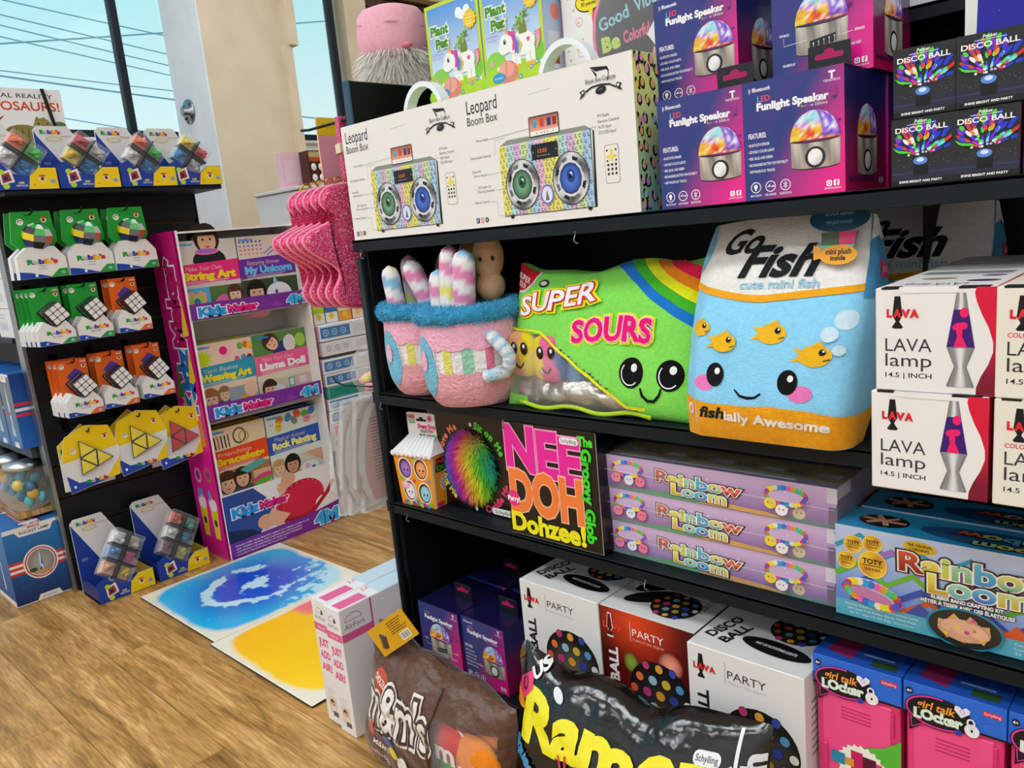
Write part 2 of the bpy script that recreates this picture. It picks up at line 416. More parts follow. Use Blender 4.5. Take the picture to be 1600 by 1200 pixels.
    def arc(s, t, cx, cy, rx, ry, a_mid, h, col, gap=1.12, b=0.02, inward=False):
        """letters along an ellipse, centred on angle a_mid (degrees), clockwise unless inward"""
        k = h/_H; tot = twidth(t)*k*gap; R = (rx+ry)/2; sg = 1 if inward else -1
        a = math.radians(a_mid) - sg*tot/R/2
        for i, ch in enumerate(t):
            if ch != ' ':
                V = text_geo(ch)[0]; x0 = min(v[0] for v in V)
                mid = (twidth(t[:i+1])-(twidth(ch)-x0)/2)*k*gap; an = a+sg*mid/R
                s.text(ch, cx+rx*math.cos(an), cy+ry*math.sin(an), h, col, al='c', b=b, rot=an+(PI/2 if inward else -PI/2))
        return s
    def lines(s, x, y, w, n, dy, col, t=None, h=None):
        for i in range(n): s.rect(x, y-i*dy, x+w*(0.7+0.3*((i*7919+3) % 5)/4), y-i*dy+(t or dy*0.4), col)
        return s
    def kid(s, x, y, r, hair='3a2418', skin='f0c4a0', shirt='c04060', tilt=0.0):
        c, q = math.cos(tilt), math.sin(tilt)
        P = lambda u, v: (x+(u*c-v*q)*r, y+(u*q+v*c)*r)
        s.ell(*P(0, -1.75), 1.5*r, 1.0*r, shirt, 16, tilt); s.ell(*P(0, 0.1), 1.16*r, 1.32*r, hair, 18, tilt)
        s.ell(*P(0, -0.12), 0.82*r, 1.02*r, skin, 16, tilt); s.poly([P(-.8, .35), P(.8, .35), P(.55, 1.0), P(-.55, 1.0)], hair)
        for d in (-.33, .33): s.ell(*P(d, .02), .12*r, .09*r, '2a1a14', 8)
        s.ell(*P(0, -.28), .1*r, .1*r, mixc(skin, 'c07050', .4), 8)
        s.poly([P(-.35, -.5), P(0, -.72), P(.35, -.5), P(0, -.56)], 'c8505a')
        return s
    # output -----------------------------------------------------------
    def mb(s, o, u, v, n, k=0.001):
        o, u, v, n = Vector(o), Vector(u), Vector(v), Vector(n); B = MB()
        for V, F, col, b, lay in s.it:
            d = n*(STEP*lay)
            B.add([o+u*(x*k)+v*(y*k)+d for x, y in V], F, col)
        return B
    def wrap(s, fn, cut, k=1.0, step=0.0006):
        """bend the print over fn(x, y) -> (point, normal), cutting it every `cut` mm"""
        B = MB()
        for V, F, col, bb, lay in s.it:
            bm = bmesh.new(); cl = bm.verts.layers.float_vector.new('c')
            per = isinstance(col, list) and len(col) == len(V)
            vs = []
            for i, p in enumerate(V):
                q = bm.verts.new((p[0], p[1], 0)); q[cl] = lin(col[i]) if per else lin(col); vs.append(q)
            for f in F:
                try: bm.faces.new([vs[i] for i in f])
                except ValueError: pass
            for ax in (0, 1):
                t = math.ceil(bb[ax]/cut)*cut
                while t < bb[ax+2]:
                    co = [0, 0, 0]; no = [0, 0, 0]; co[ax] = t; no[ax] = 1
                    bmesh.ops.bisect_plane(bm, geom=bm.verts[:]+bm.edges[:]+bm.faces[:], plane_co=co, plane_no=no, dist=1e-5); t += cut
            bm.verts.index_update(); P = []; C = []
            for q in bm.verts:
                pt, nn = fn(q.co.x, q.co.y); P.append(Vector(pt)+Vector(nn)*(step*lay)); C.append(tuple(q[cl]))
            B.add(P, [tuple(w.index for w in f.verts) for f in bm.faces], C, True); bm.free()
        return B
FACE = {'front': lambda w, d, h: ((-w/2, -d/2, 0), (1, 0, 0), (0, 0, 1), (0, -1, 0)),
        'right': lambda w, d, h: ((w/2, -d/2, 0), (0, 1, 0), (0, 0, 1), (1, 0, 0)),
        'left': lambda w, d, h: ((-w/2, d/2, 0), (0, -1, 0), (0, 0, 1), (-1, 0, 0)),
        'back': lambda w, d, h: ((w/2, d/2, 0), (-1, 0, 0), (0, 0, 1), (0, 1, 0)),
        'top': lambda w, d, h: ((-w/2, -d/2, h), (1, 0, 0), (0, 1, 0), (0, 0, 1)),
        'topback': lambda w, d, h: ((w/2, d/2, h), (-1, 0, 0), (0, -1, 0), (0, 0, 1))}
def carton(t, w, d, h, col, cols=None, arts=None, mat='paper', bev=0.0012, body='carton'):
    b = MB()
    if cols: b.box(-w/2, -d/2, 0, w/2, d/2, h, col, cols=cols)
    else: b.box(-w/2, -d/2, 0, w/2, d/2, h, col, b=bev)
    b.build(body, mat, t)
    for f, a in (arts or {}).items():
        a.mb(*FACE[f](w, d, h)).build({'front': 'front_print', 'right': 'side_print', 'left': 'side_print', 'back': 'back_print', 'top': 'top_print', 'topback': 'top_print'}[f], mat, t)
    return t
def at(x0, x1, y, d): return ((x0+x1)/2, y+d/2)
# ================================================================== the room
XW, XE, YS, YN, ZC = -5.0, 3.2, -4.2, 6.4, 3.5
fl = struct(MB().box(XW-.2, YS, -0.06, XE, YN, -0.006, '8a6234').build('floor', 'wood'))
PW, PL = 0.182, 1.22
plank_me = MB().box(-PL/2+.0006, -PW/2+.0006, -0.008, PL/2-.0006, PW/2-.0006, 0.0, 'a07840', b=0.0012).mesh('plank'); plank_me.materials.append(M['wood'])
row = 0; y = -2.0
while y < 2.3:
    off = [0.0, 0.43, 0.86, 0.21, 0.64, 1.05][row % 6]; x = -4.9+off
    while x < 1.0:
        link('plank', plank_me, fl, (x+PL/2, y+PW/2, 0)); x += PL
    y += PW; row += 1
struct(MB().box(XW, YS, ZC, XE, YN, ZC+.1, 'eef0f2').build('ceiling', 'matte'))
struct(MB().box(XW, YS-.1, 0, XE, YS, ZC, 'e2e5ea').build('wall_front', 'matte'))
struct(MB().box(XE, YS, 0, XE+.1, YN, ZC, 'e2e5ea').build('wall_right', 'matte'))
struct(MB().box(XW, YN, 0, XE, YN+.1, ZC, 'd8d2c8').build('wall_far', 'matte'))
# window wall: low white wall, head, two windows, brick pier
wl = struct(MB().box(XW-.2, YS, 0, XW, 2.956, 1.80, 'e6e8ea').box(XW-.2, YS, 3.35, XW, 2.956, ZC, 'e6e8ea').build('wall_left', 'white'))
def window(n, y0, y1, mull):
    w = link('window_%d' % n, None); struct(w)
    b = MB().box(XW-.09, y0, 1.80, XW-.03, y1, 1.85, '16222b', b=.003).box(XW-.09, y0, 3.30, XW-.03, y1, 3.35, '16222b', b=.003)
    b.build('window_frame', 'black', w)
    for m in mull: MB().box(XW-.09, m-.02, 1.85, XW-.03, m+.021, 3.30, '141d26', b=.003).build('mullion', 'black', w)
    ys = [y0]+list(mull)+[y1]
    for a, c in zip(ys, ys[1:]): MB().box(XW-.065, a, 1.85, XW-.060, c, 3.30, 'd8f0f4').build('pane', 'glass', w)
    MB().box(XW-.03, y0, 1.78, XW+.02, y1, 1.802, 'eceef0', b=.003).build('window_sill', 'white', w)
window(1, -3.2, 1.417, (-2.0, -0.44, 1.145)); window(2, 1.95, 2.757, (2.70,))
struct(MB().box(XW-.2, 2.757, 0, XW+.05, 2.956, ZC, 'cfc0a4').build('trim_1', 'plaster'))
# free-standing clad pier between the windows with a pipe flange on its side
pier = struct(MB().box(XW, 1.417, 0, -4.55, 1.972, ZC, 'd9c7a8', b=.004).build('wall_pier', 'plaster'))
MB().box(XW+.01, 1.405, 0, -4.548, 1.418, ZC, 'e4e8ee').build('side_lining', 'white', pier)
MB().box(-4.5505, 1.93, 0, -4.50, 1.985, 2.3, 'd9c7a8', b=.003).build('edge_trim', 'plaster', pier)
MB().box(-4.56, 1.96, 2.3, -4.48, 2.02, ZC, 'd9c7a8', b=.003).build('edge_cap', 'plaster', pier)
fz, fx = 1.935, -4.82
t = thing('pipe_flange', 'round grey metal pipe flange screwed to the white side of the pier', 'flange', (fx, 1.405, fz))
b = MB(); b.lathe([(0.0, 0), (.072, 0), (.072, .010), (.030, .014), (.030, .045), (.022, .047), (.0, .047)], '9aa0a6', 28)
o = b.build('plate', 'metal', t, rot=(PI/2, 0, 0))
for k in range(4):
    a = PI/4+k*PI/2
    MB().ball((0, 0, 0), .009, .009, .005, '3a3e44', 10, 6).build('screw', 'metal', t, (math.cos(a)*.052, -.012, math.sin(a)*.052), (PI/2, 0, 0))
# brick wall right of the windows: the bricks in sight are pieces
bw = struct(MB().box(XW-.2, 2.956, 0, XW, YN, ZC, '3d342c').build('wall_brick', 'mortar'))
bm_ = MB().box(0, -.1, 0, .022, .1, .062, '4a3024', b=.004).mesh('brick'); bm_.materials.append(M['brick'])
for r in range(16):
    for k in range(11):
        yy = 3.06+k*.212+(.106 if r % 2 else 0); zz = 2.18+r*.074
        if zz < ZC-.06: link('brick', bm_, bw, (XW, yy, zz))
struct(MB().box(XW, 3.2, 2.86, XW+.12, YN, 3.06, '7a6748', b=.01).build('trim_2', 'plaster'))
# ceiling lamps
for i, (lx, ly) in enumerate(((-3.4, -1.6), (-1.6, -1.6), (0.4, -1.6), (-3.4, 0.9), (-1.3, -3.1), (-3.4, -3.1), (0.6, 1.2), (-1.2, 2.6), (-3.4, 3.2), (2.2, -1.6), (2.2, -3.1), (0.4, -3.1))):
    t = thing('ceiling_lamp', 'flat white lamp panel set into the ceiling overhead', 'lamp', (lx, ly, ZC-.06), group='ceiling lamps')
    MB().box(-.62, -.32, 0, .62, -.30, .06, 'e8e8e8').box(-.62, .30, 0, .62, .32, .06, 'e8e8e8').box(-.62, -.30, 0, -.60, .30, .06, 'e8e8e8').box(.60, -.30, 0, .62, .30, .06, 'e8e8e8').build('frame', 'plastic', t)
    MB().box(-.60, -.30, .012, .60, .30, .02, 'ffffff').build('diffuser', 'lamp', t)
# overhead wires outside
def wire(p0, p1, sag, label, r=.012):
    pts = []
    for i in range(25):
        q = i/24; p = Vector(p0).lerp(Vector(p1), q); p.z -= sag*4*q*(1-q); pts.append(p)
    tag(MB().tube(pts, r, '6f9fb0', 6).build('overhead_wire', 'matte'), label, 'wire', 'wires outside the window')
for i, (y0, z0, y1, z1, lb) in enumerate((
    (1.5, 5.33, 8.0, 4.62, 'thin grey overhead wire highest in the left window'), (1.3, 5.19, 8.2, 4.22, 'thin grey overhead wire second from the top in the left window'),
    (1.3, 5.06, 8.2, 4.00, 'thin grey overhead wire third from the top in the left window'), (1.2, 4.90, 8.1, 3.86, 'thin grey overhead wire fourth from the top, crossed by a rising one'),
    (0.7, 4.08, 9.2, 5.47, 'overhead wire rising to the right across the others'), (1.1, 4.22, 8.0, 3.83, 'pale overhead wire just above the heaviest one'),
    (1.1, 4.19, 9.3, 3.52, 'heaviest overhead wire, crossing the left window low down'), (2.5, 3.64, 7.0, 3.0, 'lowest overhead wire, near the window frame'))):
    xw = -14-.3*i if i != 4 else -17.0; kw = (abs(xw))/14.0
    wire((xw, (y0+1)*kw-1, 1.06+(z0-1.06)*kw), (xw, (y1+1)*kw-1, 1.06+(z1-1.06)*kw), 0.02, lb, .016 if i in (4, 6) else .010)

# ================================================================== main shelving run
BK = '06090b'; BK2 = '0a161b'
XL, XR = -1.385, 0.35
YB = 0.42
def sf(z0, z1, y0, y1, name, parent, x0=XL+.012, lip=0.022):
    b = MB().box(x0, y0, z1-.004, XR, y1, z1, BK2).box(x0, y0, z1-lip, XR, y0+.004, z1+.0005, BK2, b=.0012)
    b.box(x0, y0+.004, z1-.02, XR, y0+.03, z1-.016, BK).box(x0, y1-.01, z1-lip, XR, y1, z1-.004, BK)
    return b.build(name, 'black', parent)
g = thing('shelving_unit', 'long black metal shelving unit loaded with toys from floor to top', 'shelving', (0, 0, 0))
MB().box(XL, .015, 0, XL+.022, YB, 1.066, BK, b=.002).box(XL-.018, .04, 0.0, XL, YB+.02, 1.386, BK, b=.002).build('end_panel', 'black', g)
MB().box(XL-.018, .036, 1.06, XL+.001, .0405, 1.386, '35566b').build('lit_panel_edge', 'black', g)  # window light on the front edge, put into its blue colour
MB().box(XL, YB, 0, XR, YB+.02, 1.95, '040506').build('back_panel', 'slat', g)
MB().tube([(XL+.012, .004, .12), (XL+.012, .004, 1.03)], .009, BK2, 8).build('upright', 'black', g)
for x_ in (-.36, .3): MB().box(x_-.015, YB-.02, .1, x_+.015, YB, 1.9, BK2).build('upright', 'black', g)
for z_, nm in ((1.065, 'shelf'), (.741, 'shelf'), (.493, 'shelf')): sf(0, z_, 0, YB-.005, nm, g, x0=XL-.004, lip=.024)
sf(0, 1.300, .215, YB-.005, 'shelf', g, lip=.02)
MB().box(XL, 0, .085, XR, YB, .115, BK2, b=.002).build('base_deck', 'black', g)
MB().box(XL, .02, 0, XR, .035, .085, '07090b').build('kick_plate', 'black', g)
for z_ in (1.035, .71, .463):
    for x_ in (XL+.03, -.36): MB().prism([(x_-.0, z_-.10), (x_+.003, z_-.10), (x_+.003, z_), (x_, z_)], .25, YB, BK).build('bracket', 'black', g)
MB().box(XL, .42, 1.10, XL+.6, .425, 1.4, BK).build('rear_board', 'slat', g)
# small wire clips that hang from the shelf lips
for i, (x_, z_, lb) in enumerate(((-1.352, 1.036, 'left end of the top shelf'), (-.79, 1.036, 'middle of the top shelf'), (-1.352, .716, 'left end of the plush shelf'), (-.99, .712, 'plush shelf above the pink and orange lettering'), (-1.31, .47, 'lowest shelf above the two small speaker boxes'), (-.70, .47, 'lowest shelf above the red box'))):
    pts = [(x_+.004*math.cos(a), -.006+.002*math.sin(3*a), z_+.009*math.sin(a)) for a in [PI*.5+k*PI/8 for k in range(10)]]
    tag(MB().tube(pts, .0012, '8d959b', 6).build('wire_clip', 'metal'), 'small wire clip hanging at the ' + lb, 'clip', 'wire clips on the shelf lips')

# ================================================================== end display of the gondola at the left (slat wall)
XS = -2.85
lg = thing('slat_wall_display', 'black slat wall end display with hanging puzzle packs', 'display', (XS, .067, 0))
zs = 0.0; k = 0
while zs < 1.28:
    h = .1055
    MB().box(-.018, -.315, zs+.006, 0, .315, min(zs+h, 1.30), '0c1016', b=.0015).build('slat', 'slat', lg); zs += .1085
MB().box(-.04, -.32, 0, -.015, .32, 1.31, '6b4a2c').build('core_board', 'matte', lg)
MB().box(-.05, -.328, 0, .003, -.316, 1.31, '9ea6ab', b=.001).build('edge_trim', 'metal', lg)
MB().box(-.05, .316, 0, .003, .322, 1.31, '11161b', b=.001).build('edge_trim', 'black', lg)
MB().box(-.10, -.335, 1.290, .185, .335, 1.304, '171d22', b=.002).build('top_shelf', 'black', lg)
MB().box(-.05, -.31, 0, .01, .31, .015, '0c1016').build('foot', 'black', lg)
# gondola body behind the end display with shelves on the side that faces left
sg = thing('side_shelving', 'black shelving behind the slat wall with boxes on its left side', 'shelving', (XS-.06, .067, 0))
MB().box(-1.9, -.02, 0, 0, .02, 1.31, '10151a').build('back_panel', 'slat', sg)
MB().box(-1.9, -.33, .478, -.02, .31, .498, '1d262d', b=.002).box(-1.9, -.345, .462, -.02, -.328, .500, '3a4750', b=.002).build('shelf', 'black', sg)
MB().box(-1.9, -.33, .845, -.02, .31, .862, '1d262d', b=.002).build('shelf', 'black', sg)
MB().box(-1.9, -.42, .272, -.02, .31, .290, '8a4a1c', b=.002).build('shelf', 'wood', sg)
MB().box(-1.9, -.30, 0, -.02, .30, .10, '14191d', b=.002).build('base_deck', 'black', sg)
# ================================================================== top shelf
ZA = 1.0655
def leopard_spots(a, seed, x1=None, s=1.0, bgc=True, base=None):
    rnd = random.Random(seed); w = x1 or a.w
    if bgc: a.grid(0, 0, a.w, a.h, 4, 10, lambda u, v: mixc('7fc4bf', 'e6ea82', min(1, max(0, v*1.1+.15*(0.5-u)))))
    cols = ['d9a2d8', 'a9a4e4', 'f0a79c', 'e8b06a', 'f2d24a', '9cc4ee', 'f59ac0']
    n = int(a.h/(17*s)); m = max(2, int(a.w/(17*s)))
    for j in range(n+1):
        for i in range(m+1):
            x = (i+.5*(j % 2))*a.w/m+rnd.uniform(-3, 3)*s; y = j*a.h/n+rnd.uniform(-3, 3)*s
            r = rnd.uniform(6.6, 8.8)*s; an = rnd.uniform(0, PI)
            x = min(max(x, r), a.w-r); y = min(max(y, r), a.h-r)
            V = []
            for k in range(12):
                q = 2*PI*k/12; rr = r*rnd.uniform(.82, 1.12); V.append((x+rr*.78*math.cos(q)*math.cos(an*.3)-rr*math.sin(q)*math.sin(an*.3)*.6, y+rr*math.sin(q)))
            V = [(min(max(p, 0), a.w), min(max(q, 0), a.h)) for p, q in V]
            a.poly(V, '0d0d10'); a.ell(x+rnd.uniform(-1.2, 1.2)*s, y+rnd.uniform(-1.2, 1.2)*s, r*.48, r*.62, rnd.choice(cols), 9)
            a.poly([(x-r*.2, y+r*.45), (x+r*.3, y+r*.45), (x+r*.15, min(y+r*1.05, a.h)), (x-r*.1, min(y+r*1.05, a.h))], 'cfe08a')
    return a
def boombox_front():
    a = Art(356, 225); K = '2a2a2c'
    a.text('Leopard', 12, 191, 22, K, w=72, b=.004); a.text('Boom Box', 11, 172, 14, K, w=72)
    a.line([(154, 199), (200, 201)], .6, '9a9894')
    # ribbon logo with note
    a.poly([(279, 216), (291, 204), (290, 200), (288, 202)], '15151a'); a.poly([(279, 216), (310, 212), (314, 204), (308, 208), (289, 208)], '15151a')
    a.line([(311, 210), (312, 202), (309, 188)], 1.2, '15151a')
    a.line([(268, 184), (280, 189), (297, 190), (313, 188), (325, 182)], 5.5, '15151a'); a.line([(268, 185.5), (280, 190.5), (297, 191.5), (313, 189.5), (325, 183.5)], 3.4, 'e4e2de')
    for sx, q in ((-1, 266), (1, 326)):
        a.poly([(q, 187), (q+sx*9, 184), (q+sx*5, 180), (q+sx*10, 174), (q+sx*2, 177), (q-sx*2, 181)], '15151a')
        a.poly([(q+sx*1, 185), (q+sx*5, 183.5), (q+sx*3, 180), (q, 182)], 'e4e2de')
    a.text('Boom Box Couture', 270, 193, 7, '222226', w=54)
    a.ell(297, 181, 10, 5.5, '15151a', 16, .15); a.ell(297, 182, 5, 1.6, '55555c', 12, .15)
    # the radio
    a.poly([(79, 128), (100, 137), (262, 136), (276, 128)], '8d9088'); a.poly([(276, 128), (279, 126), (276, 14), (271, 14)], '1c1c1e')
    a.rect(80, 15, 272, 129, 'd3d5c6')
    rnd = random.Random(3); stripes = ['e8e070', 'b7d8d8', 'd9b3dc', 'cfe0a0', 'a8cbe6', 'e9b8d2', 'e6de74']
    for i in range(12): a.rect(80+i*16, 15, 96+i*16, 129, stripes[i % 7])
    for j in range(13):
        for i in range(24):
            x = 84+i*8+rnd.uniform(-1.5, 1.5)+(4 if j % 2 else 0); y = 19+j*8.6+rnd.uniform(-1.5, 1.5)
            if x < 270: a.ring(x, y, 2.6, 3.0, 1.2, '4a4a4a', 6, rnd.uniform(0, 2), rnd.uniform(5, 6.5))
    a.line([(80, 15), (272, 15), (272, 129)], 1.2, '3a3a3a')
    a.ell(98, 13, 4, 3, '1a1a1a', 10); a.ell(262, 13, 4, 3, '1a1a1a', 10)
    a.rect(152, 98, 207, 122, '17181c'); a.text('12:03', 166, 108, 6, 'ff8a3c', w=18); a.lines(163, 103, 30, 1, 3, '9a9a9a', .9)
    for x in (156, 203): a.ell(x, 110, 1.8, 1.8, '6c6c70', 10)
    a.rrect(150, 133, 213, 165, 3, '2a2426'); a.grid(152, 142, 211, 163, 4, 4, lambda u, v: mixc('e9a58c', 'b4604a', v)); a.rect(152, 135, 211, 142, 'f0ebe8')
    for x, c in ((163, '4aa6c4'), (178, 'd0402c'), (193, '2a3a6c'), (204, '8a2c2c')): a.rect(x-4, 147, x+4, 159, c)
    for x in (166, 176, 182, 188, 200): a.ell(x, 138.5, 1.1, 1.1, '3a3a3a', 6)
    for cx, cy, c0, c1 in ((127, 63, '8fc49a', '2e5a3c'), (229, 62, '5d8fe0', '1c3f9c')):
        a.disc(cx, cy, 37, 41, lambda r, t: mixc('2a2a2e', 'e4e6ea', .5+.5*math.sin(t*3+r*4)), 4, 32)
        a.ring(cx, cy, 37, 41, 1.5, '3a3a3e'); a.ell(cx, cy, 27.5, 30.5, 'd9dadd', 8, PI/8)
        for k in range(8):
            q = PI/8+k*PI/4; a.poly([(cx+31*math.cos(q-.2), cy+34*math.sin(q-.2)), (cx+31*math.cos(q+.2), cy+34*math.sin(q+.2)), (cx+25*math.cos(q+.16), cy+28*math.sin(q+.16)), (cx+25*math.cos(q-.16), cy+28*math.sin(q-.16))], '17181c' if k % 2 else '6a6c72')
        a.disc(cx, cy, 22, 24, lambda r, t: mixc(c0, c1, r), 4, 12); a.ring(cx, cy, 22, 24, 1.2, '1a1a1e', 12); a.ell(cx+1, cy+4, 8.5, 10.5, c1, 14); a.ell(cx+2, cy+6, 3, 4, 'cfe0e0', 10); a.ell(cx, cy+3, 4, 4, '0e1418', 10)
    a.ell(179, 42, 13.5, 16, '6a78d0', 18); a.ell(179, 42, 11, 13, 'dfe6f4', 16); a.poly([(175, 33), (183, 33), (179, 50)], '6a6a78')
    a.rrect(295, 46, 321, 102, 4, '7d7d7d'); a.rrect(295.8, 46.8, 320.2, 101.2, 4, 'ece8dc'); a.rect(299, 83, 317, 87, 'f2cf2e'); a.rect(306, 78, 310, 95, 'f2cf2e'); a.ell(308, 85, 3, 3, 'f7e27a', 10)
    for j in range(3):
        for i in range(3): a.ell(301+i*7, 60+j*6.5, 2.2, 2.2, '3a3434', 8)
    for x in (300, 316):
        for y in (79, 94): a.ell(x, y, 1.8, 1.8, '4a4444', 8)
    for t_, x, y in (('Phone Holder', 28, 143), ('Retractable Antenna', 11, 116), ('Powerful', 12, 93), ('Stereo Sound', 14, 86), ('LED Light Up', 22, 66), ('Dancing Speakers', 20, 59), ('Volume Control', 10, 41)): a.text(t_, x, y, 4.2, '5a5856', w=len(t_)*2.55)
    for t_, y in (('FM Radio', 143), ('Remote Control', 135), ('AUX Input', 127), ('SD/USB Input', 119)): a.text(t_, 287, y, 4.6, '4a4846', w=len(t_)*2.7)
    for P in (((62, 144), (150, 148)), ((66, 118), (72, 118), (72, 140), (98, 141)), ((48, 87), (90, 88)), ((66, 60), (92, 60)), ((50, 42), (66, 41), (66, 18), (80, 16)), ((284, 131), (268, 130))): a.line(P, .5, '6a6866')
    a.rect(10, 8, 18, 17, '26346c'); a.text('f', 12.5, 9.5, 6, 'ffffff', b=.02); a.rect(21, 8, 29, 17, 'd8827c'); a.ring(25, 12.5, 2.6, 2.6, .8, 'ffffff', 12); a.ell(36, 12.5, 4.6, 4.6, '2a2a28', 14); a.ell(36, 12.5, 1.6, 2.4, 'cfcf9a', 8)
    return a
def boombox():
    t = thing('boombox_carton', 'white radio carton with leopard side at the left end of the top shelf', 'box', group='white radio cartons')
    w, d, h = .354, .16, .225
    carton(t, w, d, h, 'eae7e2', cols={'right': 'cfe08a', 'left': 'cfe08a', 'top': 'e2dfda'}, arts={'front': boombox_front(), 'right': leopard_spots(Art(160, 225), 5, s=1.25), 'top': leopard_spots(Art(354, 160), 8, s=1.5)})
    pts = [(-.005+.058*math.cos(q), .0, h+.002+.062*math.sin(q)) for q in [PI*k/16 for k in range(17)]]
    hb = MB()
    for i in range(16):
        for nx, rr in ((0, .058),):
            a0, a1 = PI*i/16, PI*(i+1)/16
            P = []
            for an in (a0, a1):
                for ro in (.058, .049):
                    for yy in (-.012, .012): P.append((ro*math.cos(an), yy, h-.002+ro*1.08*math.sin(an)))
            hb.add(P, [(0, 4, 5, 1), (2, 3, 7, 6), (0, 2, 6, 4), (1, 5, 7, 3)], 'eef0f2')
    hb.build('carry_handle', 'plastic', t)
    return t
bb = boombox(); bb.location = (-1.201, .08, ZA)
dup(bb, (-.847, .08, ZA), 'white radio carton with leopard side next to the purple speaker boxes')

def dome(a, cx, cy, rx, ry, dark=False):
    """colourful faceted half dome of the party light"""
    rnd = random.Random(11); V = []; C = []; n, m = 13, 9
    cols_top = ['7fd0e8', 'a8e4f0', 'e8f4f4', 'd8c8f0']; cols_mid = ['f4f0e0', 'f8e070', 'e8b0e8', 'c080e0']; cols_bot = ['f0c020', 'f06a18', 'e02818', 'f0a010', 'f4f0d8', 'e84a18']
    for j in range(m+1):
        for i in range(n+1):
            t0 = j/m*.985; u0 = -1+2*i/n; w0 = math.sqrt(1-t0*t0)
            c = rnd.choice(cols_bot if j < 4 else cols_mid if j < 6 else cols_top)
            if u0 < -.6 and j < 5: c = rnd.choice(['f0c020', 'e8a818', 'f4d84a'])
            if u0 > .25 and j > 0: c = rnd.choice(['9a5ad8', '6a70e0', 'd080e0', 'f0e8f8', '4a48b8'])
            V.append((cx+rx*u0*w0, cy+ry*t0)); C.append(lin(c))
    a.put(V, [(j*(n+1)+i, j*(n+1)+i+1, (j+1)*(n+1)+i+1, (j+1)*(n+1)+i) for j in range(m) for i in range(n)], C)
    a.ring(cx, cy, rx, rx*.12, 1.6, '1c1a1c', 16, PI, 2*PI)
def speaker_pic(a, cx, cy, rx, h, back=False):
    dy = rx*.12
    V = [(cx-rx, cy), ] + [(cx-rx*.97*math.cos(PI*i/10), cy-h-dy*math.sin(PI*i/10)) for i in range(11)] + [(cx+rx, cy)]
    n = 12; P = []; C = []
    for i in range(n+1):
        u = -1+2*i/n; P += [(cx+rx*u, cy-dy*math.sqrt(1-u*u)), (cx+rx*.97*u, cy-h-dy*math.sqrt(1-u*u))]; g_ = .5+.5*math.sin(i*1.3); C += [mixc('6a6862', 'd8cfc0', g_), mixc('8a8078', 'b8a89a', 1-g_)]
    a.put(P, [(2*i, 2*i+1, 2*i+3, 2*i+2) for i in range(n)], C)
    a.ring(cx, cy-h, rx*.98, dy+.6, 1.4, '151316', 14, PI, 2*PI)
    dome(a, cx, cy-.5, rx, rx*1.12)
    if back:
        a.poly([(cx-rx*.45, cy-h*.62), (cx+rx*.55, cy-h*.5), (cx+rx*.55, cy-h*.8), (cx-rx*.45, cy-h*.92)], '1c1a1c')
        for k in range(5): a.line([(cx-rx*.3+k*rx*.2, cy-h*.72+k*1.0), (cx-rx*.3+k*rx*.2, cy-h*1.35)], .5, 'f0f0f0'); a.ell(cx-rx*.3+k*rx*.2, cy-h*.72+k*1.0, .9, .9, 'ffffff', 6)
    else:
        a.ell(cx, cy-h*.68, rx*.41, rx*.41, '151316', 20); a.disc(cx, cy-h*.68, rx*.3, rx*.32, lambda r, t: mixc('f4f2f0', 'c4c2c0', max(0, r*math.cos(t+.8))), 4, 18)
def fun_bg(a):
    a.grid(0, 0, a.w, a.h, 8, 8, lambda u, v: mixc('24357f', 'ea148c', min(1, max(0, (u*1.0-.62*v-.12)*1.55))) if not (u+(1-v) < .7) else mixc('24357f', '5a1e86', max(0, (u+1-v)-.3)*.5))
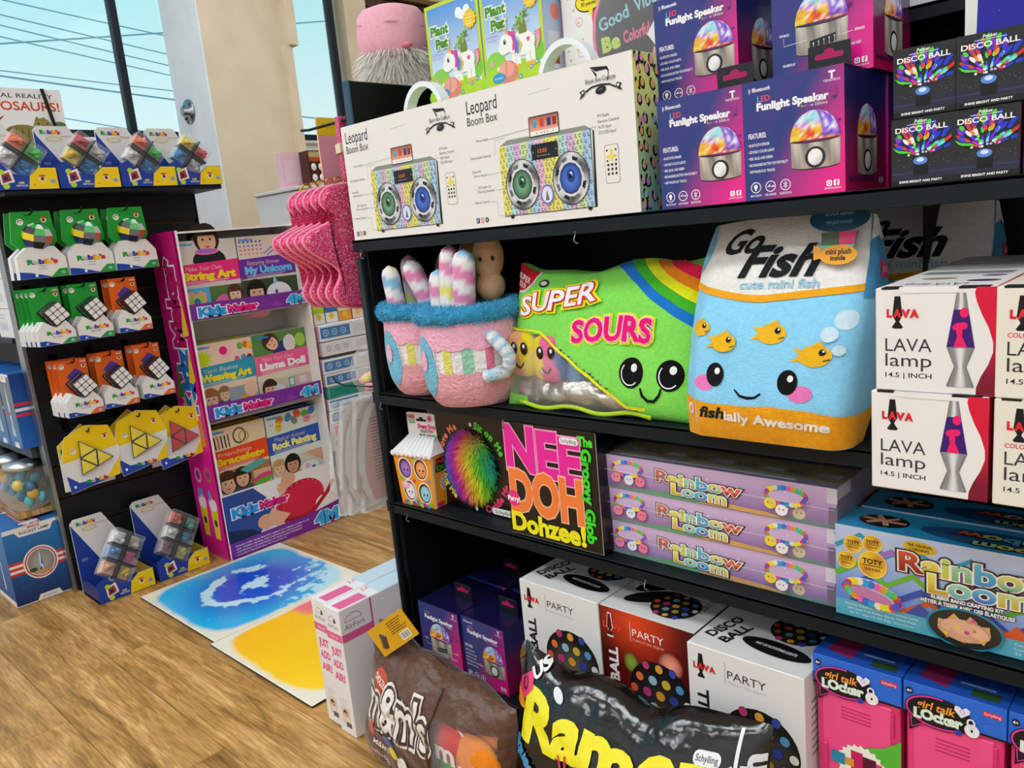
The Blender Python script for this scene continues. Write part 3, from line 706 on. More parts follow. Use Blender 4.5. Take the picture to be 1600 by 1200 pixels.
def fun_front(back=False):
    a = Art(130, 148); fun_bg(a); Wt = 'f6f4f8'
    if not back:
        a.line([(9, 135), (11.5, 138), (9.5, 140), (9.5, 133), (11.5, 135), (9, 138)], .7, Wt); a.text('Bluetooth', 14, 135, 4.6, Wt, w=24, b=.02)
    a.text('T', 115.5, 134, 8, Wt, b=.05, al='c'); a.text('TRENDTECH', 115, 130.5, 2.6, Wt, al='c', w=20)
    a.multi('LED', 20, 122, 7, ['38c8e0', 'e83a7a', 'f04a50'], b=.01)
    a.text('Funlight Speaker', 20, 111.5, 8.6, Wt, w=91, b=.05); a.multi('Rainbow', 77, 106, 3.6, ['f0c030', 'f08030', '60c860', '40a8e0', '8060e0', 'e050a0', 'f0f0f0'], w=16); a.text('Edition', 95, 106, 3.8, Wt, w=15)
    for k in range(4): a.line([(92+k*6, 100), (97+k*6, 112), (104+k*6, 124)], .35, '2a2a7c')
    a.ell(119, 112, 2.2, 1.7, '2a2a7c', 10); a.ell(124, 85, 2.4, 1.8, '2a2a7c', 10); a.line([(121, 112), (122, 122)], .7, '2a2a7c')
    if back:
        speaker_pic(a, 66, 70, 34, 36, True)
        for t_, x, y in (('TAP BACK', 10, 60), ('PAUSE/PLAY', 14, 22), ('SPEAKER', 108, 48), ('CHARGING PORT', 94, 32)): a.text(t_, x, y, 3, Wt, b=.02, w=len(t_)*1.7)
        a.line([(16, 58), (16, 48), (46, 50)], .5, Wt); a.line([(88, 56), (88, 47), (106, 49)], .5, Wt)
        for k in range(3): a.ring(112, 78, 16-4*k, 14-4*k, .5, '7a1a80', 20, .5, 4)
        a.ell(102, 80, 2.6, 2.2, '4a1a70', 10)
    else:
        speaker_pic(a, 94, 67, 31, 32)
        a.text('FEATURES:', 7, 78, 6, Wt, w=24, b=.02)
        for i, t_ in enumerate(('BLUETOOTH SPEAKER', 'LED RGB 3 COLOR LIGHTS', 'RED, BLUE, AND GREEN', 'RECHARGEABLE BATTERY FOR PORTABILITY', 'SKIP-PAUSE-PLAY TRACKS')): a.text('• '+t_, 6, 68-i*8.3, 3.3, Wt, w=8+len(t_)*1.25, b=.012)
        for i, t_ in enumerate(('MULTI-COLOR', 'USB CHARGER', 'BLUETOOTH')):
            x = 15+i*20; a.ring(x, 16, 7, 7, 1, Wt, 20); a.text(t_, x, 4.5, 2.6, Wt, al='c', w=15, b=.01)
        a.ell(15, 17, 2.6, 3, Wt, 10); a.rect(13.8, 12, 16.2, 14.5, Wt); a.line([(30.5, 16), (39, 16)], .9, Wt); a.line([(32, 16), (35, 19)], .7, Wt); a.poly([(38, 14.5), (41, 16), (38, 17.5)], Wt)
        a.line([(52.5, 13.5), (57.5, 18.2), (55, 20.5), (55, 11.5), (57.5, 13.8), (52.5, 18.5)], .9, Wt)
    a.rrect(107, 8.5, 114, 15.5, 1.6, Wt); a.ring(110.5, 12, 2.2, 2.2, .8, 'e0148c', 12); a.rrect(116, 8.5, 123, 15.5, 1, Wt); a.text('f', 118.5, 8.6, 6, 'e0148c', b=.03); a.text('@TRENDTECHBRANDS', 115, 5, 2, Wt, al='c', w=20)
    return a
def fun_side():
    a = Art(143, 148); a.grid(0, 0, 143, 148, 4, 8, lambda u, v: mixc('b0104e', '1c1f5c', min(1, max(0, (v-.05)*1.5))))
    speaker_pic(a, 76, 68, 34, 46); a.text('LED', 10, 21, 5, '3a2a78', b=.01); a.text('Funlight Speaker', 12, 12, 6.5, '2a2060', w=85, b=.02)
    a.rect(117, 8, 123, 15, 'd8c0d0'); a.rect(126, 8, 132, 15, 'd8c0d0')
    return a
def speaker_box(back=False):
    t = thing('speaker_carton', 'x', 'box', group='purple and pink speaker cartons')
    arts = {'front': fun_front(back), 'right': fun_side()}
    ta = Art(130, 143); ta.grid(0, 0, 130, 143, 3, 3, lambda u, v: mixc('10163a', '1c1240', u)); arts['top'] = ta  # top coloured near black, standing in for the shade inside the shelving
    carton(t, .129, .143, .147, '202a6c', arts=arts, mat='gloss')
    # black hang tab
    b = MB(); b.box(-.002, -.0125, .140, .052, -.0113, .184, '101216', b=.0005)
    a = Art(54, 40); a.rrect(9, 20, 45, 27, 3, 'b0105c'); a.ell(27, 27.5, 7, 5, 'b0105c', 14)
    h = b.build('hang_tab', 'plastic', t); a.mb((-.002, -.0126, .146), (1, 0, 0), (0, 0, 1), (0, -1, 0)).build('tab_slot', 'paper', h)
    return t
s0 = speaker_box(); s0.location = (-.570, .0725, ZA); s0['label'] = 'purple speaker carton beside the leopard side of the white carton'
dup(s0, (-.4405, .0715, ZA), 'purple speaker carton with its dark side showing, front row beside the disco boxes')
zt = ZA+.1475
s2 = dup(s0, (-.606, .135, zt), 'purple speaker carton on the upper row, its features list facing out')
dup(s0, (-.606, .220, ZA), 'purple speaker carton hidden in the second row by the leopard side'); dup(s0, (-.44, .222, ZA), 'purple speaker carton standing second row behind the dark sided one')
sb = speaker_box(True); sb.location = (-.434, .15, zt); sb['label'] = 'pink speaker carton on the upper row turned to its rear picture'

# pocket disco ball boxes
def pocket_front():
    a = Art(64, 74); a.grid(0, 0, 64, 74, 4, 6, lambda u, v: mixc('2b2a48', '26282a', min(1, v*3))); rnd = random.Random(2)
    a.rect(0, 0, 64, 6.5, '17181a'); a.rect(0, 12, 64, 14, '37335c')
    cols = ['46e03a', '3a4ae0', 'd83ac0', 'e8402a', '6ae0e8', 'f4f4ff', '7a2ae0', 'f09a3a', '2a6af0', 'b8f04a']
    for i in range(95):
        an = math.radians(rnd.uniform(10, 170)); r0 = rnd.uniform(4, 29); r1 = r0+rnd.uniform(5, 10); wd = .9+r0*.055
        cx, cy = 31, 31; s_ = 1.15 if abs(math.cos(an)) > .6 else 1.0; q = .95*math.sin(an)+.12
        P0 = (cx+r0*math.cos(an)*s_, cy+r0*q); P1 = (cx+r1*math.cos(an)*s_, cy+r1*q)
        if not (1 < P1[0] < 63 and P1[1] < 72): continue
        c = rnd.choice(cols); 
        if r0 > 18: c = rnd.choice(['2a3ad0', '46d03a', 'd8402a', '2a3ad0', '8a3ad0'])
        a.ell((P0[0]+P1[0])/2, (P0[1]+P1[1])/2, (r1-r0)/2*1.1, wd, c, 8, math.atan2(P1[1]-P0[1], P1[0]-P0[0]))
    for i in range(14): a.ell(31+rnd.gauss(0, 6), 33+abs(rnd.gauss(0, 4)), 1.5, 1.3, rnd.choice(['ffffff', 'f4a0e8', 'a0c8ff', 'd0ffd0']), 7)
    for i in range(26): a.ell(rnd.uniform(3, 61), rnd.uniform(20, 30), .35, .35, '8a8aa0', 5)
    a.poly([(2, 43), (9, 39), (20, 37), (21, 35), (10, 36), (6, 38)], '52d838')
    a.poly([(56, 46), (63, 51), (63, 47), (57, 43)], 'd0301c')
    a.rect(23.5, 10, 39, 21, '121214'); a.ell(31, 26, 7.5, 4.5, '5a8ae0', 14); a.ell(31, 27, 4, 2.4, 'd8e4ff', 10)
    Wt = 'f6f6f6'
    a.text('Pocket', 31.5, 67.8, 3.4, Wt, al='c', w=13, b=.02, sh=.15); a.rect(17, 66, 47, 66.5, Wt); a.text('DISCO BALL', 5, 58.6, 5.4, Wt, w=54, b=.02); a.text('SHINE BRIGHT AND PARTY', 8.5, 2.6, 2.4, Wt, w=45, b=.03)
    return a
pd = thing('disco_ball_box', 'small black disco ball box, lower left of the four beside the pink speaker', 'box', (-.2905, .035, ZA), group='small disco ball boxes')
sa = Art(70, 74); sa.grid(0, 0, 70, 74, 2, 3, lambda u, v: mixc('3a1a5c', 'a01a20', v))
carton(pd, .063, .070, .074, '26272b', arts={'front': pocket_front(), 'right': sa, 'left': sa}, bev=.0008)
dup(pd, (-.2265, .035, ZA), 'small black disco ball box, lower right of the four beside the pink speaker')
dup(pd, (-.2885, .035, ZA+.0752), 'small black disco ball box, upper left of the four beside the pink speaker')
dup(pd, (-.2235, .033, ZA+.0752), 'small black disco ball box, upper right of the four beside the pink speaker')
dup(pd, (-.160, .038, ZA), 'small disco ball box cut off by the right edge, lower one'); dup(pd, (-.157, .04, ZA+.0752), 'small disco ball box cut off by the right edge, upper one')
# big blue box and white packs on the upper rear shelf
bx = thing('blue_carton', 'large deep blue carton with white edge behind the small disco boxes', 'box', (-.155, .185, ZA))
ba = Art(240, 320); ba.grid(6, 0, 240, 320, 4, 4, lambda u, v: mixc('2424b0', '1a1a8c', v)); rnd = random.Random(5)
for i in range(60): ba.ell(rnd.uniform(15, 235), rnd.uniform(120, 315), .8, .8, 'a84ad0', 5)
ba.poly([(0, 0), (8, 0), (16, 320), (0, 320)], 'e8e4da')
carton(bx, .24, .15, .32, 'e8e4da', cols={'right': '2424a0'}, arts={'front': ba})
for k, (xc, lb) in enumerate(((-.62, 'white flat pack on the rear shelf above the pink speaker carton'), (-.40, 'white flat pack overhanging the rear shelf near the blue carton'))):
    t = thing('flat_pack', lb, 'box', (xc, .30, 1.3005), group='white packs on the rear shelf'); fa = Art(180, 60); fa.rect(0, 0, 180, 60, 'e6ecee'); fa.rect(60, 8, 120, 20, '2a5a8c'); fa.rect(0, 48, 180, 60, '3a3a40')
    carton(t, .18, .16, .06, 'dfe6ea', arts={'front': fa})

# plant pet boxes
def plant_front():
    a = Art(152, 205); G = 'c4d92e'
    a.bg(G); a.grid(7, 4, 145, 198, 5, 8, lambda u, v: mixc('dfeafa', '5a9ade', min(1, max(0, (v-.25)*1.4))))
    a.ell(110, 168, 16, 8, 'f2f6fc'); a.ell(98, 174, 10, 10, 'f2f6fc'); a.ell(120, 175, 9, 9, 'f2f6fc')
    a.ell(30, 60, 26, 22, '8ed04a'); a.ell(132, 66, 18, 22, '7cc840'); a.ell(70, 30, 80, 30, 'a8d838'); a.rect(7, 4, 145, 40, 'b8d832'); a.ell(60, 16, 40, 12, 'd8e040')
    a.ell(20, 62, 5, 5, 'f09ac0', 8); a.ell(36, 50, 4, 4, 'f4f4f4', 8)
    for fx_, fy_ in ((118, 40), (132, 46), (90, 28)): a.star(fx_, fy_, 6, 3, 6, '4a8ad8'); a.ell(fx_, fy_, 2, 2, 'f8f0c0', 8)
    # unicorn planter
    Wh = 'f7f3ef'
    for x in (76, 88, 112, 124): a.rrect(x-5, 44, x+6, 76, 5, Wh); a.rrect(x-5, 42, x+6, 50, 3, 'f0b83a')
    a.ell(100, 84, 32, 21, Wh); a.ell(64, 92, 19, 17, Wh); a.ell(54, 84, 13, 12, Wh); a.poly([(66, 110), (86, 100), (84, 74), (70, 72)], Wh)
    a.poly([(60, 106), (66, 106), (61, 132)], 'f4c040'); a.poly([(72, 104), (78, 118), (84, 104)], Wh)
    a.line([(68, 108), (80, 104), (84, 90), (78, 76)], [6, 11, 11, 5], 'e0489a'); a.line([(80, 102), (88, 88), (83, 70)], [3, 7, 3], '8a5ac8'); a.line([(86, 96), (93, 84), (88, 68)], [2, 6, 3], '3a9ad8'); a.line([(92, 96), (98, 82), (92, 68)], [2, 5, 2], 'f2c030')
    a.line([(130, 92), (140, 96), (140, 80), (134, 68)], [4, 8, 7, 3], 'f0a0c0'); a.line([(132, 96), (144, 98), (145, 80)], [2, 4, 2], 'e87a50')
    a.ell(58, 94, 3.4, 5, '2a2a3a', 10); a.ell(59, 96, 1.2, 1.5, 'ffffff', 6); a.star(116, 88, 6, 3, 5, 'e05aa0')
    rnd = random.Random(4); a.poly([(94, 100), (114, 100), (110, 122), (98, 122)], '7a8a2a')
    for i in range(38): a.ell(104+rnd.gauss(0, 11), 126+rnd.gauss(0, 9), 3.2, 2.2, rnd.choice(['7aa82a', '5a8a20', 'a4c84a', 'c8dc7a']), 7, rnd.uniform(0, 3))
    a.ell(60, 40, 25, 21, 'e88a7a'); a.ell(57, 46, 19, 14, 'f4a898'); a.line([(54, 28), (58, 62)], 2, 'd87a6c'); a.ell(36, 34, 17, 9, '3a9ad0'); a.text('Includes!', 36, 32, 4, 'ffffff', al='c', w=22)
    a.ell(128, 156, 14, 17, 'f6c828'); a.star(128, 156, 19, 15, 12, 'f6c828'); a.lines(118, 162, 20, 4, 5, 'f8e490', 2)
    a.text('Plant', 14, 146, 17, '4e8f22', w=50, b=.05, ol=[(.13, 'f6fbe8')]); a.text('Pet', 28, 120, 17, '4e8f22', w=34, b=.05, ol=[(.13, 'f6fbe8')]); a.text('the', 40, 138, 6, '4e8f22', w=9)
    a.text('Paint & Decorate', 12, 108, 4.4, '9a7ab8', w=30); a.text('Ceramic Unicorn', 12, 101, 4.4, 'd88ab0', w=30)
    a.text('4M', 138, 184, 5, 'f4f4f4', al='c')
    return a
pp = thing('plant_kit_box', 'lime green unicorn planter kit box beside the pink plush hat', 'box', (-1.196, .195, 1.306), group='lime planter kit boxes')
pa = plant_front(); side = Art(60, 205); side.grid(0, 0, 60, 205, 2, 6, lambda u, v: mixc('e8ecf4', '7ab0e4', v)); side.text('Plant Pet', 8, 170, 9, '4e8f22', w=44, b=.04); side.ell(34, 130, 12, 14, 'f08a7a'); side.rect(12, 70, 46, 96, 'dfe4ea'); side.rect(14, 40, 40, 62, '9a6a3c'); side.lines(8, 30, 40, 6, 5, '8a94a4', 1)
carton(pp, .152, .06, .205, 'c4d92e', arts={'front': pa, 'right': side})
dup(pp, (-1.040, .195, 1.306), 'lime green unicorn planter kit box beside the white carry handle'); 
# clear pouch with craft stars and pens in a pink card box
cb = thing('craft_pouch_set', 'pink craft set with round clear pouch and bright pens behind the white carton', 'toy set', (-.79, .235, ZA), rz=.0)
ca = Art(330, 420); ca.bg('f2eeea'); ca.rect(70, 0, 330, 420, 'e0104c')
ca.line([(68, 0), (70, 230), (64, 260), (74, 300), (66, 420)], 9, 'ff3a9a'); ca.line([(76, 0), (76, 420)], 4, '2a1018')
rnd = random.Random(9)
for i in range(14): ca.ell(rnd.uniform(8, 58), rnd.uniform(230, 410), 2.6, 2.6, 'd8c27a', 8)
for i in range(3): ca.ring(38, 238+i*52, 8, 8, 1.4, 'f0a0b8', 14)
ca.ell(62, 372, 30, 18, '1a1a1a'); ca.ell(62, 372, 28, 16, 'f4e020'); ca.poly([(60, 358), (70, 356), (68, 340)], 'f4e020'); ca.text('OVER', 62, 374, 6, '2a2a20', al='c', w=32, b=.02); ca.text('30 pieces!', 62, 365, 6, '2a2a20', al='c', w=34, b=.02)
ca.rect(262, 0, 330, 420, 'd8d2d0'); ca.rect(262, 0, 330, 226, 'f0409a')
carton(cb, .33, .05, .42, 'e0104c', arts={'front': ca})
pz = .305
b = MB(); b.ball((0, 0, 0), .092, .016, .105, '3a3438', 32, 14); b.build('pouch', 'clear', cb, (.0, -.035, pz))
pc = Art(184, 210); pc.ell(92, 105, 86, 98, '4c4648'); pc.ring(92, 105, 92, 104, 5, 'f0709a', 32); pc.text('Good', 18, 112, 20, '9ac8d8', w=62, b=.02, rot=.2); pc.text('Vibes', 92, 128, 20, '9ac8d8', w=52, b=.02, rot=.15); pc.text('Be', 22, 78, 22, 'c4d860', w=34, b=.06, rot=.1); pc.text('Colorful', 66, 84, 18, 'e0708c', w=52, b=.04, rot=.1)
pc.rrect(84, 148, 110, 168, 4, 'f2d030'); pc.poly([(112, 88), (140, 124), (162, 96), (134, 58)], 'f2f0ee')
for i in range(10): pc.star(40+i*11, 34+14*math.sin(i*1.7), 22, 11, 6, ['a8d8f0', 'c8e0f4', 'f0c0a8', 'e8f088', 'c4ec90', 'f48aa0', 'd8e8f4', 'd8f0a0', 'f4a8b0', 'b8e0e8'][i], a0=i)
pc.mb((-.092, -.036, pz-.105), (1, 0, 0), (0, 0, 1), (0, -1, 0)).build('pouch_print', 'gloss', cb)
for x_, c0, c1, c2 in ((.118, 'f05aa8', 'f4f0f0', 'f48ac0'), (.147, '9af0c0', 'e8f4f0', '60d8a0')):
    pb = MB(); pb.tube([(x_, -.036, .235), (x_, -.036, .29), (x_, -.036, .30), (x_, -.036, .40)], [.009, .009, .011, .011], [c2, c2, c0, c0], 12)
    pb.tube([(x_, -.036, .40), (x_, -.036, .412)], [.007, .005], c1, 10); pb.build('pen', 'gloss', cb)
# ================================================================== plush shelf
ZB = 0.7415
def superell(a, b, n, ang):
    c, s_ = math.cos(ang), math.sin(ang)
    return (math.copysign(abs(c)**(2/n), c)*a, math.copysign(abs(s_)**(2/n), s_)*b)
def cup_pt(x, y, R=.092, H=.168):
    """x mm around from the front (-y), y mm up"""
    an = -PI/2+x*.001/R; t = max(0.0, min(1.0, y*.001/H))
    r = R*(.70+.30*min(1, (t/.22))**.5) if t < .22 else R*(1.0+.03*math.sin((t-.22)*4))
    px, py = superell(r, r, 2.3, an); rip = 1+.008*math.sin(an*7)*math.sin(t*9)
    nx, ny = math.cos(an), math.sin(an); nz = -.5 if t < .1 else 0
    return (px*rip, py*rip, y*.001), Vector((nx, ny, nz)).normalized()
def fuzz(B, pts, col, L, w, rnd, jit=.5, droop=0.0, cols=None):
    """short tapered fibres: (point, normal) list"""
    for p, n in pts:
        p = Vector(p); n = Vector(n).normalized(); d = (n+Vector((rnd.uniform(-1, 1), rnd.uniform(-1, 1), rnd.uniform(-1, 1)-droop))*jit).normalized()
        s_ = d.cross(Vector((rnd.uniform(-1, 1), rnd.uniform(-1, 1), rnd.uniform(-1, 1)))).normalized()*w; l = L*rnd.uniform(.6, 1.2)
        q = p+d*l*.55; e_ = p+d*l; e_.z -= droop*l*.25
        c = lin(cols(p) if cols else (rnd.choice(col) if isinstance(col, list) else col))
        B.add([p-s_, p+s_, q+s_*.6, q-s_*.6, e_], [(0, 1, 2, 3), (3, 2, 4)], [c]*5)
def stick(B, p0, p1, r, phase):
    p0, p1 = Vector(p0), Vector(p1); ax = (p1-p0); L = ax.length; ax.normalize(); a = ax.cross(Vector((0, 1, 0))).normalized(); b = ax.cross(a)
    n, m = 20, 22; V = []; F = []; C = []; cs = ['f0ecec', 'e890b8', 'f0ecec', '8cc4e4', 'f0ecec', 'e8e47a', 'f0ecec', 'e890b8']
    for i in range(m+1):
        t = i/m; z = L*t; rr = r*max(0, 1-max(0, (t-.85)/.15)**2)**.5 if t > .85 else r
        for k in range(n):
            an = 2*PI*k/n; V.append(p0+ax*z+(a*math.cos(an)+b*math.sin(an))*max(rr, .0005)); C.append(lin(cs[int((z/.022+an/(2*PI)*2+phase) % len(cs))]))
    for i in range(m):
        for k in range(n): F.append((i*n+k, i*n+(k+1) % n, (i+1)*n+(k+1) % n, (i+1)*n+k))
    F.append(tuple(m*n+k for k in range(n))); B.add(V, F, C, True)
def cup(loc, label, rz, sticks, dolls):
    t = thing('cup_plush', label, 'plush toy', loc, rz=rz, group='pink plush cups')
    R = .092; Cc = 2*PI*R*1000
    B = MB(); n, m = 48, 16; V = []; F = []
    for j in range(m+1):
        for i in range(n): V.append(cup_pt(i*Cc/n, 168*j/m)[0])
    for j in range(m):
        for i in range(n): F.append((j*n+i, j*n+(i+1) % n, (j+1)*n+(i+1) % n, (j+1)*n+i))
    F.append(tuple(range(n-1, -1, -1))); C = []
    for j in range(m+1): C += [lin('ecaab6' if j < 7 else 'f2eeec' if j < 11 else 'f4b4cc')]*n
    B.add(V, F, C, True); B.lathe([(.0, .150), (.084, .152)], 'f0d8dc', 24); body = B.build('cup_body', 'fleece', t)
    cols = ['8cc0dc', 'e8789a', 'e6e070', '9ad4b8', 'e8789a', 'e6e070', '8cc0dc']
    for i in range(-5, 6):
        x = i*34-12; a = Art(Cc, 168); a.rect(x, 66, x+15, 118, cols[(i+3) % 7]); a.wrap(cup_pt, 12, step=.0009).build('stripe', 'fleece', t)
    up = Art(Cc, 168); up.poly([(-Cc/2+i*Cc/40, 112+3*math.sin(i*2.3)) for i in range(41)]+[(Cc/2-i*Cc/40, 168) for i in range(41)], 'f4b4cc')
    up.wrap(cup_pt, 10, step=.0022).build('upper_band', 'fleece', t)
    lo = Art(Cc, 168); lo.poly([(-Cc/2+i*Cc/40, 2) for i in range(41)]+[(Cc/2-i*Cc/40, 68+1.5*math.sin(i*1.7)) for i in range(41)], 'ecaab6'); lo.wrap(cup_pt, 10, step=.0018).build('lower_band', 'fleece', t)
    ov = Art(Cc, 168); ov.ell(-98, 82, 38, 62, 'f2eef0', 30, .12); ov.ell(-98, 82, 34, 58, '74bedc', 30, .12); ov.ell(-100, 92, 12, 20, 'f4b8d0', 18)
    ov.wrap(cup_pt, 8, step=.0015).build('side_patch', 'fleece', t)
    # fuzzy rim
    B = MB(); n, m = 48, 10; V = []; F = []; pts = []; rnd = random.Random(3)
    for i in range(n):
        an = 2*PI*i/n; px, py = superell(.090, .090, 2.3, an)
        for k in range(m):
            q = 2*PI*k/m; V.append((px*(1+.16*math.cos(q)), py*(1+.16*math.cos(q)), .174+.016*math.sin(q)))
    for i in range(n):
        for k in range(m): F.append((i*m+k, ((i+1) % n)*m+k, ((i+1) % n)*m+(k+1) % m, i*m+(k+1) % m))
    B.add(V, F, '3a9cc8', True); rim = B.build('rim', 'fleece', t); B = MB()
    for i in range(5200):
        an = rnd.uniform(0, 2*PI); q = rnd.uniform(-PI*.7, PI*.9); px, py = superell(.090, .090, 2.3, an); k = 1+.16*math.cos(q)
        pts.append(((px*k, py*k, .174+.016*math.sin(q)), (math.cos(an)*math.cos(q), math.sin(an)*math.cos(q), math.sin(q))))
    fuzz(B, pts, ['4ab0da', '2f94c4', '66c4e6', '3aa4d2'], .008, .0007, rnd, .7); f = B.build('rim_pile', 'fur', rim); f['kind'] = 'stuff'
    # striped handle
    B = MB(); P = []; an = .36
    for i in range(15):
        q = i/14; aa = an+.22*math.sin(q*PI)*.6+(.22 if q > .85 else 0)*(0-1)+.10*q; rad = .092+.012+.030*math.sin(q*PI)
        P.append((math.sin(aa)*rad, -math.cos(aa)*rad, .138-.088*q-(.0 if q < .9 else -.006)))
    B.tube(P, [.008]+[.0125]*13+[.008], ['f0f0f0' if i % 2 else '9cc8e0' for i in range(15)], 14); B.build('handle', 'fleece', t)
    for i, (p0, p1, r, ph) in enumerate(sticks): B = MB(); stick(B, p0, p1, r, ph); B.build('candy_stick', 'fabric', t)
    for p, s_, c in dolls:
        B = MB(); B.ball((0, 0, .055), .030, .024, .045, c, 20, 14); B.ball((0, 0, .0), .028, .024, .030, c, 18, 10); d = B.build('tan_figure', 'fabric', t, p); d.scale = (s_,)*3
        for k in (-1, 1): MB().ball((.012*k-.004, -.0235, .052), .0035, .002, .005, '151010', 8, 6).build('eye', 'plastic', d)
    return t
cup((-1.098, .036, ZB), 'pink plush cup with striped handle, beside the green candy bag', PI/4*.98,
    [((-.040, .0, .10), (-.024, .01, .300), .0195, 0), ((-.012, -.03, .10), (.004, -.028, .290), .0215, 2.5), ((-.058, .03, .10), (-.052, .03, .255), .018, 4)],
    [((.048, .012, .215), 1.0, 'dcb084'), ((.016, .05, .215), .95, 'a87c54')])
cup((-1.268, .082, ZB), 'pink plush cup squeezed into the left end of the shelf', PI/4*1.1,
    [((-.055, -.02, .10), (-.070, -.02, .268), .0185, 5), ((-.020, .01, .10), (-.030, .02, .285), .0190, 1), ((.030, -.05, .12), (-.030, -.04, .275), .0205, 3)],
    [((.050, .03, .20), .85, 'b88c60')])

# --- candy bag pillow (green) -------------------------------------------------
def sours():
    t = thing('candy_bag_plush', 'green candy bag plush with a face and a clear window of sweets', 'plush toy', (-1.0, .03, ZB))
    Wd, Hd = 405, 245
    def fn(x, y):
        u = x/Wd; v = y/Hd
        top = -16*math.exp(-((u-.32)/.18)**2)+10*math.exp(-((u-.02)/.05)**2)-4*math.sin(u*17)*v
        side = 8*math.sin(v*PI)
        xx = x-side*(1-2*u)*-.4; zz = y*(1+top/Hd*v)
        e_ = max(0.0, (1-(2*u-1)**4))*max(0.0, (1-(2*v-1)**4)); bul = 62*e_**.6+3.0*math.sin(u*26+v*9)*e_*v+2.2*math.sin(u*40-v*13)*e_
        p = (xx*.001-.008, (-bul*.55+.28*zz)*.001, zz*.001)
        return p
    def fnn(x, y):
        p = Vector(fn(x, y)); d = 3.0; a = Vector(fn(min(x+d, Wd), y))-Vector(fn(max(x-d, 0), y)); b = Vector(fn(x, min(y+d, Hd)))-Vector(fn(x, max(y-d, 0)))
        n = a.cross(b); n = n.normalized() if n.length > 1e-9 else Vector((0, -1, 0)); return p, n
    G = '86e05a'
    win = lambda x, y: y < 136 and x > 10 and (y > 22 or x > 60) and y < 136-max(0, x-95)*.60 and x < 312
    N, Mm = 68, 44
    B = MB(); BB = MB(); V = [fnn(Wd*i/N, Hd*j/Mm)[0] for j in range(Mm+1) for i in range(N+1)]
    F = []
    for j in range(Mm):
        for i in range(N):
            if not win(Wd*(i+.5)/N, Hd*(j+.5)/Mm): k = j*(N+1)+i; F.append((k, k+1, k+N+2, k+N+1))
    B.add(V, F, G, True); B.build('bag_front', 'fabric', t)
    Vb = [(p[0], .28*p[2]*1.0+.03*max(0, (1-(2*(k % (N+1))/N-1)**4)), p[2]) for k, p in enumerate(V)]
    BB.add(Vb, [(j*(N+1)+i, (j+1)*(N+1)+i, (j+1)*(N+1)+i+1, j*(N+1)+i+1) for j in range(Mm) for i in range(N)], '7cc45c', True); BB.build('bag_back', 'fabric', t)
    a = Art(Wd, Hd)
    a.poly([(2, 243), (60, 243), (50, 222), (30, 203), (12, 196)], 'f4f4f0'); a.poly([(2, 243), (56, 243), (46, 224), (30, 208), (12, 200)], 'd4142c'); a.text('SUPER', 6, 221, 9, 'f4f0ec', w=34, b=.02); a.text('SOUR', 10, 209, 9, 'f4f0ec', w=22, b=.02)
    a.ell(78, 224, 13, 7, '2a3a2a', 14); a.ell(78, 224, 8, 3.6, 'e4e8e0', 12)
    for i, c in enumerate(('1a78d0', '46b42a', 'e8e81e', 'f28a1c', 'e81c4c')):
        o0 = i*20; a.poly([(225+o0*1.25, 245), (225+o0*1.25+26, 245), (405, 138+o0*.9+14), (405, 138+o0*.9-6 if i == 0 else 138+o0*.9-6)], c)
    a.multi('SUPER', 30, 170, 32, ['f2eef0'], w=178, b=.02, sh=.12, rot=.10, ol=[(.12, 'f4ec1a'), (.055, 'd8203a')], bob=[-6, 0, 0, 4, 4])
    a.multi('SOURS', 162, 125, 36, ['ee1478'], w=160, b=.03, ol=[(.12, 'f4ec1a'), (.07, 'f8c8dc')], bob=[-1, 0, 0, 0, -2])
    for ex, ey in ((289, 76), (357, 74)):
        a.ell(ex, ey, 23, 24, '0c0c0c', 26); a.ring(ex-1, ey-1, 18, 19, 2, 'f0f0ec', 20, PI*.75, PI*1.75); a.ell(ex+6, ey+8, 6, 6.5, 'f0f0ec', 14)
    a.line([(308, 54), (311, 42), (320, 34), (332, 34), (341, 44), (344, 54)], [3, 4.5, 5, 5, 4.5, 3], '0c0c0c')
    a.line([(92, 138), (205, 68), (285, 24), (318, 22)], 5, 'e8e820'); a.line([(8, 136), (50, 139), (92, 138)], 3.5, 'e8e820')
    # keep the print off the window
    a.wrap(fnn, 9, step=.0008).build('bag_print', 'fabric', t)
    # bottom seam piping
    MB().tube([(fn(x, 3)[0], fn(x, 3)[1]-.004, .006+.004*math.sin(x*.05)) for x in range(40, 330, 10)], .004, 'b8d82a', 8).build('piping', 'fabric', t)
    # inside: silver lining, sweets
    B = MB(); n, m = 24, 10; V = []; F = []
    for j in range(m+1):
        for i in range(n+1):
            u, v = i/n, j/m; q = math.sin(PI*min(1, max(0, u*.96+.02)))**.4
            V.append((.012+.295*u, -.020*q*math.sin(PI*v)**.7+.006+.02*v+.003*math.sin(u*30+v*8), .004+.068*v*(1-.35*u)*(.7+.3*q)))
    for j in range(m):
        for i in range(n): k = j*(n+1)+i; F.append((k, k+1, k+n+2, k+n+1))
    B.add(V, F, 'b4aca0', True); B.build('silver_lining', 'silver', t)
